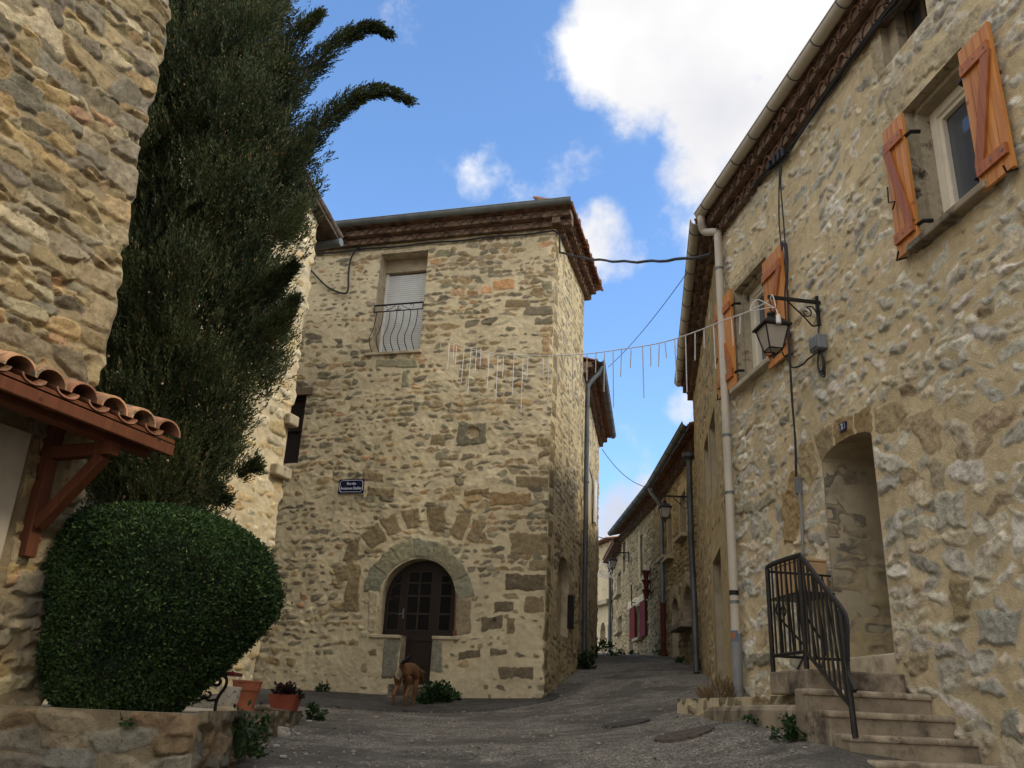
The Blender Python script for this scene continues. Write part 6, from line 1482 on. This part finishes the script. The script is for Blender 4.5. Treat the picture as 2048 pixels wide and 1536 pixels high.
# ---------------------------------------------------------------- plants
def unit(a): return a / (np.linalg.norm(a, axis=-1, keepdims=True) + 1e-9)
def leaf_quads(P, D, Nn, ln, wd, rng):
    """one folded-looking rhombus per point: P base, D direction, Nn side reference"""
    D = unit(D); S = unit(np.cross(D, Nn)); ln = np.asarray(ln)[:, None]; wd = np.asarray(wd)[:, None]
    up = unit(np.cross(S, D))
    a = P; b = P + D * ln * .5 + S * wd * .5 + up * wd * .12; c = P + D * ln; d = P + D * ln * .5 - S * wd * .5 + up * wd * .12
    V = np.stack([a, b, c, d], 1).reshape(-1, 3); Q = np.arange(len(V)).reshape(-1, 4); return V, Q
def sprays(P, D, rng, n=9, ln=.17, leaf=.055, w=.016, spread=.55):
    """feathery twigs: small scale-leaf slivers set along an axis"""
    k = len(P); D = unit(D); L_ = ln * rng.uniform(.6, 1.35, (k, 1))
    S = unit(np.cross(D, rng.normal(size=(k, 3)))); T = np.cross(D, S); out = []
    for i in range(n):
        t = (i + .3) / n; a = i * 2.4 + rng.uniform(0, 6.28, (k, 1)) * .3; side = S * np.cos(a) + T * np.sin(a)
        base = P + D * L_ * t * .85 + (side * .012 * (1 - t)); dd = D * 1.0 + side * spread * (1.15 - t * .8)
        sz_ = leaf * (1.15 - .55 * t) * rng.uniform(.7, 1.3, k)
        out.append(leaf_quads(base, dd, side + rng.normal(size=(k, 3)) * .5, sz_, np.full(k, w) * rng.uniform(.7, 1.3, k), rng))
    V = np.concatenate([o[0] for o in out]); Q = np.arange(len(V)).reshape(-1, 4); return V, Q

# cypress
TY = 8.7
prof = [(-420, 480, 120), (-250, 530, 190), (-120, 560, 250), (0, 568, 290), (60, 574, 316), (120, 580, 332), (200, 592, 350), (300, 604, 360), (360, 588, 355), (430, 578, 350), (480, 545, 330), (520, 524, 315), (560, 530, 325), (600, 548, 345), (640, 552, 350), (700, 532, 345), (740, 514, 330), (770, 530, 345), (800, 512, 335), (850, 494, 326), (900, 470, 306), (950, 448, 290), (1000, 400, 220), (1035, 340, 150)]
zs_, ax_, rr_ = [], [], []
for py, xr, w_ in prof:
    d = ray(xr - w_ / 2, py); dr = ray(xr, py); zs_.append(d[2] * TY); ax_.append(d[0] * TY); rr_.append((dr[0] - d[0]) * TY)
o_ = np.argsort(zs_); zs_ = np.array(zs_)[o_]; ax_ = np.array(ax_)[o_]; rr_ = np.array(rr_)[o_]
rng = np.random.default_rng(17)
tree = thing('cypress_tree', 'tall dark cypress tree with curling side plumes between the left houses', 'tree', (np.interp(1.8, zs_, ax_), TY, TZ))
def taxis(z): return np.stack([np.interp(z, zs_, ax_), np.full_like(z, TY), z], -1)
z_lo, z_hi = zs_[0] + .05, zs_[-1]
# clumps over the crown
nc = 330
SDUM = 0; cz_ = z_lo + (z_hi - z_lo) * rng.random(nc); ca = rng.random(nc) * 2 * np.pi; cr = np.interp(cz_, zs_, rr_) * rng.uniform(.66, 1.07, nc)
cc = taxis(cz_) + np.stack([np.cos(ca) * cr, np.sin(ca) * cr, 0 * cr], -1)
Ps, Ds = [], []
for i in range(nc):
    k = int(rng.uniform(60, 120)); sg = rng.uniform(.09, .17); q = cc[i] + rng.normal(size=(k, 3)) * A3(sg * .8, sg * .8, sg * 1.35)
    outd = unit(A3(math.cos(ca[i]), math.sin(ca[i]), 0)); Ps.append(q); Ds.append(np.tile(outd * .55 + ZV * 1.0, (k, 1)) + rng.normal(size=(k, 3)) * .35)
k = 26000; z = z_lo + (z_hi - z_lo) * rng.random(k); a = rng.random(k) * 2 * np.pi; r = np.interp(z, zs_, rr_) * np.sqrt(rng.random(k)) * .90
Ps.append(taxis(z) + np.stack([np.cos(a) * r, np.sin(a) * r, 0 * r], -1)); Ds.append(np.stack([np.cos(a) * .5, np.sin(a) * .5, np.ones(k)], -1) + rng.normal(size=(k, 3)) * .4)
P_ = np.concatenate(Ps); D_ = np.concatenate(Ds)
V, Q = sprays(P_, D_, rng, 13, .25, .052, .0155, .40)
npmesh('crown', V, Q, M['cypress'], tree, False)
# curling plumes (pixels of their spines in the photograph, at their own depths)
def plume(pts, Y0, Y1, r0, dens, up=.2):
    n = len(pts); P3 = []
    for i, (x, y) in enumerate(pts): Y = Y0 + (Y1 - Y0) * i / (n - 1); d = ray(x, y); P3.append(d * Y)
    pth = np.array(smooth_path(P3, 8)); t = np.linspace(0, 1, len(pth)); tan = unit(np.gradient(pth, axis=0))
    br = MB(); br.tube(pth, list(.028 * (1 - t) + .004), 6)
    k = dens; s = rng.random(k) ** 1.25; i = np.clip((s * (len(pth) - 1)).astype(int), 0, len(pth) - 2); f = (s * (len(pth) - 1) - i)[:, None]
    base = pth[i] * (1 - f) + pth[i + 1] * f; td = tan[i]; off = rng.normal(size=(k, 3)); off -= td * np.sum(off * td, 1, keepdims=True); off = unit(off)
    rad = (r0 * (1 - s * .9) * np.sqrt(rng.random(k)))[:, None]
    return br, base + off * rad, td * 1.1 + off * .4 + ZV * up * (1 - s)[:, None] + rng.normal(size=(k, 3)) * .2, (.20 - .10 * s)[:, None]
PL_ = [([(570, 210), (610, 150), (660, 100), (700, 70), (745, 55), (780, 68)], 8.6, 8.3, .15, 900, .1), ([(570, 330), (620, 275), (670, 225), (715, 195), (765, 182), (820, 200)], 8.6, 8.2, .16, 1000, .1),
       ([(560, 130), (590, 80), (615, 50), (640, 28)], 8.6, 8.4, .14, 380, .3), ([(520, 60), (545, 10), (575, -40), (620, -90)], 8.6, 8.3, .2, 600, .3), ([(520, 590), (555, 560), (588, 532)], 8.2, 8.0, .13, 330, .3), ([(520, 680), (560, 645), (590, 600)], 8.2, 8.0, .14, 330, .4),
       ([(480, 950), (500, 940), (515, 930)], 8.0, 7.8, .08, 120, .2), ([(400, 975), (430, 990), (450, 1000)], 8.0, 7.9, .10, 150, .1), ([(545, 480), (585, 450), (604, 400)], 8.3, 8.2, .12, 260, .5), ([(570, 345), (600, 310), (622, 270)], 8.3, 8.2, .16, 300, .5)]
for pl_a in PL_:
    br, pp_, dd_, ll_ = plume(*pl_a); V, Q = sprays(pp_, dd_, rng, 12, ll_, .044, .0125, .40); o = npmesh('plume', V, Q, M['cypress'], tree, False)
    br.build('branch', M['bark'], o, True)
tr = MB(); zt = np.linspace(TZ - .1, z_hi - .5, 14); tp = [A3(np.interp(max(z, zs_[0]), zs_, ax_) + .04 * math.sin(z * 2), TY + .03 * math.cos(z * 1.7), z) for z in zt]; tr.tube(tp, list(np.linspace(.17, .03, 14)), 10)
for k in range(46):
    z = rng.uniform(z_lo + .3, z_hi - .6); a = rng.random() * 6.28; r = np.interp(z, zs_, rr_) * .85; b0 = A3(np.interp(z, zs_, ax_), TY, z - r * .8); tr.tube(smooth_path([b0, b0 + A3(math.cos(a) * r * .6, math.sin(a) * r * .6, r * .45), b0 + A3(math.cos(a) * r, math.sin(a) * r, r * 1.1)], 3), [.03, .025, .02, .016, .012, .008, .005], 5)
tr.build('trunk', M['bark'], tree, True)
k = 55; z = z_lo + (z_hi - z_lo) * rng.random(k); a = -rng.random(k) * np.pi; r = np.interp(z, zs_, rr_) * rng.uniform(.95, 1.06, k)
cp = taxis(z) + np.stack([np.cos(a) * r, np.sin(a) * r, 0 * r], -1); mb = MB()
for c in cp: mb.lathe([(.003, -.014), (.012, -.008), (.014, 0), (.011, .009), (.003, .014)], c, 6)
o = mb.build('cones', M['cone'], tree, True); tag(o, kind='stuff')

# clipped shrub
SY = 6.05; SD_ = .80
sp = [(1030, 215, 410), (1040, 165, 455), (1058, 130, 500), (1085, 108, 538), (1120, 96, 560), (1160, 88, 569), (1200, 83, 562), (1230, 81, 552), (1278, 78, 511), (1315, 76, 470), (1345, 76, 432), (1374, 78, 400), (1398, 84, 378), (1418, 105, 352)]
sz_, sx_, sr_ = [], [], []
th_ = np.linspace(0, 2 * np.pi, 73)
for py, xl, xr in sp:
    a, b = ray(xl, py), ray(xr, py); cx, ra = (a[0] + b[0]) / 2 * SY, (b[0] - a[0]) / 2 * SY
    for _ in range(30):      # size each slice so that its outline, not its middle, spans the seen width
        tn = (cx + ra * np.cos(th_)) / (SY + ra * SD_ * np.sin(th_)); eL, eR = a[0] - tn.min(), b[0] - tn.max()
        cx += (eL + eR) / 2 * SY * .7; ra += (eR - eL) / 2 * SY * .7
    sz_.append((a[2] + b[2]) / 2 * SY); sx_.append(cx); sr_.append(ra)
o_ = np.argsort(sz_); sz_ = np.array(sz_)[o_]; sx_ = np.array(sx_)[o_]; sr_ = np.array(sr_)[o_] * .975
shrub = thing('clipped_shrub', 'dense rounded clipped green shrub on the terrace at left', 'shrub', (sx_[0], SY, TZ))
k = 78000; cum = np.cumsum(np.concatenate([[0], np.hypot(np.diff(sz_), np.diff(sr_)) * (sr_[1:] + sr_[:-1])]))
s = rng.random(k) * cum[-1]; z = np.interp(s, cum, sz_); a = rng.random(k) * 2 * np.pi
# top cap
kt = 9000; zt_ = np.full(kt, sz_[-1]); z = np.concatenate([z, zt_]); a = np.concatenate([a, rng.random(kt) * 2 * np.pi]); cap = np.concatenate([np.ones(k), np.sqrt(rng.random(kt))])
K = len(z); lump = 1 + .034 * np.sin(a * 5 + z * 4) + .028 * np.sin(a * 9 - z * 7) + .022 * np.sin(z * 13 + a * 3) - .07 * sstep(.75, 1.0, np.sin(a * 11 + 5 * np.sin(z * 6)) * np.sin(z * 15 + 3 * np.sin(a * 4)))
shoot = (rng.random(K) < .07) * np.abs(rng.normal(0, .035, K)) * (.4 + .6 * (np.sin(a * 17 + z * 23) > 0))
rad = np.interp(z, sz_, sr_) * cap * lump * (1 + shoot * cap) * (1 - np.abs(rng.normal(0, .045, K))) + rng.normal(0, .006, K)
Pn = np.stack([np.interp(z, sz_, sx_) + np.cos(a) * rad, SY + np.sin(a) * rad * SD_, z + rng.normal(0, .014, K) * 1.0], -1)
Nn = np.stack([np.cos(a), np.sin(a), np.where(cap < 1, 2.0, .35)], -1)
D = Nn * rng.uniform(.1, .8, (K, 1)) + rng.normal(size=(K, 3)) * .75 + ZV * .25
V, Q = leaf_quads(Pn, D, rng.normal(size=(K, 3)), rng.uniform(.018, .038, K), rng.uniform(.010, .018, K), rng)
npmesh('foliage', V, Q, M['shrub'], shrub, False)
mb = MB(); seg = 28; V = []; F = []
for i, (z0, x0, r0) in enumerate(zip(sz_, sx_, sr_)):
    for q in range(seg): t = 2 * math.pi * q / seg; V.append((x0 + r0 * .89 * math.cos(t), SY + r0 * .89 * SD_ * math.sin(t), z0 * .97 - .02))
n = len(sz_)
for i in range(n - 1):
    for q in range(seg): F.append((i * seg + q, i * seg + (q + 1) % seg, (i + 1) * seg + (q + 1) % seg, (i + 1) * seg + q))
F += [tuple(range(seg - 1, -1, -1)), tuple((n - 1) * seg + q for q in range(seg))]; mb.add(V, F); mb.build('inner_hull', M['core'], shrub, True)  # solid dark hull filling the inside of the foliage

# small plants
def tuft(name, label, c, r, h, n, leaf, mat, cat='plant', seed=0, flat=1.0, asp=.6, parent=None, spike=False, droop=0.3):
    """a mound of stalked leaves: leaves all through an uneven half-ball, stems to the root"""
    rng = np.random.default_rng(seed + 100); nb = max(4, n // 22)
    bc = unit(rng.normal(size=(nb, 3)) * A3(1, 1, .8) + ZV * .25); bc[:, 2] = np.abs(bc[:, 2]); bc = bc * rng.uniform(.45, 1.0, (nb, 1)) * A3(r, r * flat, h)
    P = (bc[rng.integers(0, nb, n)] + rng.normal(size=(n, 3)) * A3(r, r * flat, h) * .16); P[:, 2] = np.abs(P[:, 2])
    D = unit(P * A3(1, 1, .6) + 1e-4) + rng.normal(size=(n, 3)) * .55 + ZV * ((1.4 if spike else .2) - droop * rng.random((n, 1)))
    V, Q = leaf_quads(P + c, D, rng.normal(size=(n, 3)) + ZV, rng.uniform(.65, 1.25, n) * leaf, rng.uniform(.7, 1.2, n) * leaf * asp, rng)
    if parent is not None: return npmesh(name, V, Q, M[mat], parent, False)
    t = thing(name, label, cat, c); npmesh('leaves', V, Q, M[mat], t, False)
    mb = MB()
    for b in bc[:14]: mb.tube(smooth_path([c + A3(0, 0, -.01) + b * A3(.1, .1, 0), c + b * A3(.45, .45, .6), c + b], 3), .004, 4)
    mb.build('stems', M['weed'], t, True); return t
p = gpix(868, 1410); tuft('leafy_plant', 'dark leafy plant mound growing beside the step of the arched door', p + A3(.0, .12, 0), .25, .35, 620, .075, 'weed', seed=1, asp=.8)
p = gpix(900, 1408); tuft('leafy_plant', 'small side clump right of the plant at the arched door', p + A3(.02, .12, 0), .12, .26, 120, .09, 'weed', seed=2, asp=.8)
t_, p, w_, U_, V_ = TROUGH; tuft('leaves', '', p + ZV * .15, w_ * .95, .10, 420, .05, 'succulent', parent=t_, seed=3, flat=.6, asp=.7)
p = gpix(622, 1440); tuft('weed', 'green leafy weed at the far end of the terrace ledge', p + A3(0, .03, 0), .12, .15, 130, .07, 'weed', seed=4, asp=.8)
p = gpix(645, 1438); tuft('weed', 'small weed sprig beside the far ledge weed', p, .05, .10, 26, .05, 'weed', seed=5)
p = PT2.p(1.05, -.34, .05); tuft('wall_weed', 'bushy green weed growing at the foot of the terrace ledge wall', p, .17, .30, 520, .045, 'weed', seed=6, asp=.6)
p = PT2.p(1.5, -.32, .05); tuft('wall_weed', 'low thin weed right of the bushy terrace weed', p, .12, .10, 90, .035, 'weed', seed=7)
p = PT1.p(l1 - .40, -.16, .03); tuft('wall_weed', 'tiny weed in a joint of the terrace wall under the bench', p, .03, .06, 22, .03, 'weed', seed=8)
for k, (px, py, r, h, n, lab) in enumerate([(1575, 1478, .13, .16, 170, 'green weed clump in the middle under the landing plinth'), (1615, 1478, .12, .14, 150, 'green weed clump beside the step side wall'), (1650, 1482, .12, .13, 130, 'green weed clump nearest the railing post foot'), (1520, 1448, .12, .07, 90, 'low weeds at the left end of the plinth'), (1470, 1425, .10, .06, 60, 'low weeds before the drainpipe foot')]):
    p = gpix(px, py); tuft('weed', lab, p, r, h * .8, int(n * 1.7), .036, 'weed', seed=10 + k)
p = gpix(1445, 1408); tuft('dry_grass', 'dry straw coloured grass tuft at the foot of the cream drainpipe', p + A3(0, .1, 0), .20, .22, 330, .13, 'dryweed', 'grass tuft', seed=20, asp=.10, spike=True)
p = gpix(1160, 1336); tuft('weed', 'dark weed at the foot of the drainpipe on the lower house', PC2.p(.12, gzf(*PC2.p(.12, 0, .15)[:2]), .17), .22, .34, 200, .09, 'weed', seed=21)
tuft('weed', 'weed at the far corner of the lower house', PC2.p(4.6, gzf(*PC2.p(4.6, 0, .2)[:2]), .2), .3, .34, 160, .10, 'weed', seed=22)
for k, (P, u, lab) in enumerate([(PR3, 3.9, 'weeds by the third house near the drainpipe bend'), (PR3, 2.2, 'weeds at the foot of the arched doorway up the lane'), (PR4, 5.6, 'weeds at the foot of the red ended drainpipe'), (PR4, 2.6, 'weeds under the red shuttered window'), (PR4, .6, 'weeds at the corner beyond the white door')]):
    c = P.p(u, 0, .12); tuft('weed', lab, A3(c[0], c[1], gzf(c[0], c[1])), .15, .13, 90, .07, 'weed', seed=30 + k)
c = PC.p(3.0, 0, .1); tuft('weed', 'small weed at the wall foot behind the trough planter', A3(c[0], c[1], gzf(c[0], c[1]) + .03), .14, .14, 110, .06, 'weed', seed=40)

# grit and dead leaves lying on the lane
rng = np.random.default_rng(77)
def scatter(n, xs, ys, size, name, mat, leaf=False):
    x = rng.uniform(*xs, n); y = rng.uniform(*ys, n); z = gz(x, y) + .012
    ok = ~((y > 14.6) & (x < .7)) & (x < 2.0); x, y, z = x[ok], y[ok], z[ok]; n = len(x); P = np.stack([x, y, z], -1)
    if leaf:
        D = rng.normal(size=(n, 3)) * A3(1, 1, .25); V, Q = leaf_quads(P + ZV * .012, D, np.tile(A3(0, 0, 1), (n, 1)) + rng.normal(size=(n, 3)) * .3, rng.uniform(.6, 1.3, n) * size, rng.uniform(.35, .6, n) * size, rng)
    else:
        s = size * rng.lognormal(0, .5, (n, 1)); e = [A3(1, 0, 0), A3(0, 1, 0), A3(-1, 0, 0), A3(0, -1, 0)]
        V = np.stack([P + s * (q * A3(1, 1, 0) + ZV * .0) for q in e] + [P + s * (q * .5 + ZV * .6) for q in e], 1).reshape(-1, 3)
        b = np.arange(n)[:, None, None] * 8; F = np.array([(0, 1, 5, 4), (1, 2, 6, 5), (2, 3, 7, 6), (3, 0, 4, 7), (4, 5, 6, 7)])[None]; Q = (b + F).reshape(-1, 4)
    o = npmesh(name, V, Q, M[mat], None, False); tag(o, kind='stuff'); return o
o = scatter(2600, (-2.2, 2.0), (5.5, 16), .0065, 'gravel', 'grit'); tag(o, 'scattered pale grit on the lane', 'gravel')
o = scatter(420, (-2.0, 2.0), (5.5, 14), .035, 'leaf_litter', 'litter', True); tag(o, 'dead brown leaves scattered over the lane', 'leaf litter')
# ---------------------------------------------------------------- the dog
def dog_coat():
    m_, t, b = new_mat('tan dog coat'); v = objvec(t)
    at = N('ShaderNodeAttribute', t); at.attribute_name = 'coat'
    n1 = noise(t, 60, 4, .7, v); n2 = noise(t, 7, 4, .6, v)
    tan_ = mixc(t, mrange(t, n2, .3, .7), (.115, .053, .022), (.175, .088, .040))
    f = math_('ADD', at.outputs['Fac'], math_('MULTIPLY', math_('SUBTRACT', n2, .5), .35, tree=t), tree=t)
    c = mixc(t, mrange(t, f, .45, .7), tan_, (.42, .34, .25)); c = mixc(t, mrange(t, f, -.7, -.45, 1, 0), c, (.012, .010, .009))
    L(c, b.inputs['Base Color'], t); b.inputs['Roughness'].default_value = .75; b.inputs['Specular IOR Level'].default_value = .2
    bump(t, b, n1, .5, .01); return m_
M['dog'] = dog_coat()
def make_dog(loc, head, s):
    """one skinned surface grown on a dog skeleton; +y of the local frame is forwards"""
    f = A3(math.sin(head), math.cos(head), 0); r = A3(f[1], -f[0], 0)
    nodes = []; edges = []
    def nd(x, y, z, rx, ry=None, par=None):
        nodes.append((x, y, z, rx, ry or rx)); 
        if par is not None: edges.append((par, len(nodes) - 1))
        return len(nodes) - 1
    hip = nd(0, -.02, .545, .098, .112)
    rump = nd(0, -.13, .535, .068, .080, hip)
    loin = nd(0, .12, .545, .090, .100, hip); rib = nd(0, .28, .525, .105, .135, loin); ches = nd(0, .43, .515, .100, .135, rib); wit = nd(0, .52, .55, .075, .105, ches)
    nk = nd(.01, .62, .56, .062, .075, wit); nk2 = nd(.03, .71, .53, .055, .06, nk); hd = nd(.045, .78, .50, .062, .062, nk2); mz = nd(.055, .86, .43, .036, .036, hd); ns = nd(.06, .91, .385, .024, .022, mz)
    for sx in (-1, 1):
        e0 = nd(.045 * sx + .045, .765, .55, .018, .012, hd); nd(.085 * sx + .045, .775, .52, .020, .008, e0); 
    tl = [(0, -.20, .575, .030), (.02, -.235, .60, .030), (.06, -.235, .64, .029), (.105, -.215, .685, .025), (.135, -.19, .725, .014)]
    p = rump
    for x, y, z, q in tl: p = nd(x, y, z, q, None, p)
    for sx, fwd in ((-1, -.05), (1, -.02)):
        th = nd(.075 * sx, -.05, .43, .060, .088, hip); kn = nd(.085 * sx, .03 + fwd * .3, .31, .030, .040, th); hk = nd(.085 * sx, -.12 + fwd, .175, .019, .024, kn); pa = nd(.085 * sx, -.085 + fwd, .06, .016, .018, hk); ft = nd(.085 * sx, -.06 + fwd, .022, .024, .022, pa); nd(.087 * sx, -.005 + fwd, .018, .022, .017, ft)
    for sx, fw in ((-1, .02), (1, -.03)):
        sh = nd(.07 * sx, .46, .42, .055, .07, ches); el = nd(.075 * sx, .42 + fw * .4, .31, .029, .034, sh); wr = nd(.075 * sx, .44 + fw, .16, .018, .020, el); pa = nd(.075 * sx, .445 + fw, .06, .016, .018, wr); ft = nd(.075 * sx, .465 + fw, .022, .025, .022, pa); nd(.076 * sx, .505 + fw, .018, .020, .016, ft)
    me = bpy.data.meshes.new('dog'); me.from_pydata([tuple((r * x + f * y + ZV * z) * s) for x, y, z, _, _ in nodes], edges, []); me.update()
    o = bpy.data.objects.new('dog', me); COL.objects.link(o); o.location = tuple(loc)
    sk = o.modifiers.new('skin', 'SKIN'); sk.use_smooth_shade = True; sk.branch_smoothing = .3
    for i, n_ in enumerate(nodes): me.skin_vertices[0].data[i].radius = (n_[3] * s, n_[4] * s); me.skin_vertices[0].data[i].use_root = (i == 0)
    sb = o.modifiers.new('sub', 'SUBSURF'); sb.levels = 2; sb.render_levels = 2
    bpy.context.view_layer.update(); dg = bpy.context.evaluated_depsgraph_get(); m2 = bpy.data.meshes.new_from_object(o.evaluated_get(dg))
    o.modifiers.clear(); o.data = m2; m2.materials.clear(); m2.materials.append(M['dog'])
    co = np.empty(len(m2.vertices) * 3, np.float32); m2.vertices.foreach_get('co', co); co = co.reshape(-1, 3) / s
    x = co @ r; y = co @ f; z = co[:, 2]
    coat = np.zeros(len(co))
    coat += 1.3 * np.exp(-((x + .055) / .055) ** 2 - ((y + .16) / .12) ** 2 - ((z - .46) / .09) ** 2) + .8 * sstep(.05, .0, z) * 0 + .5 * np.exp(-((x) / .06) ** 2 - ((z - .40) / .06) ** 2) * (y > 0)
    coat = np.where((y < -.19) & (z > .585), -1.0, coat); coat = np.where((z < .028), .3, coat); coat = np.where((y > .88), -1.0, coat)
    at = m2.attributes.new('coat', 'FLOAT', 'POINT'); at.data.foreach_set('value', coat.astype(np.float32))
    return o
p = gpix(797, 1417)
dg_ = make_dog(p + A3(.03, .10, 0), R_(9), 1.0); tag(dg_, 'tan dog with a dark raised tail seen from behind, sniffing at the arched door step', 'dog')
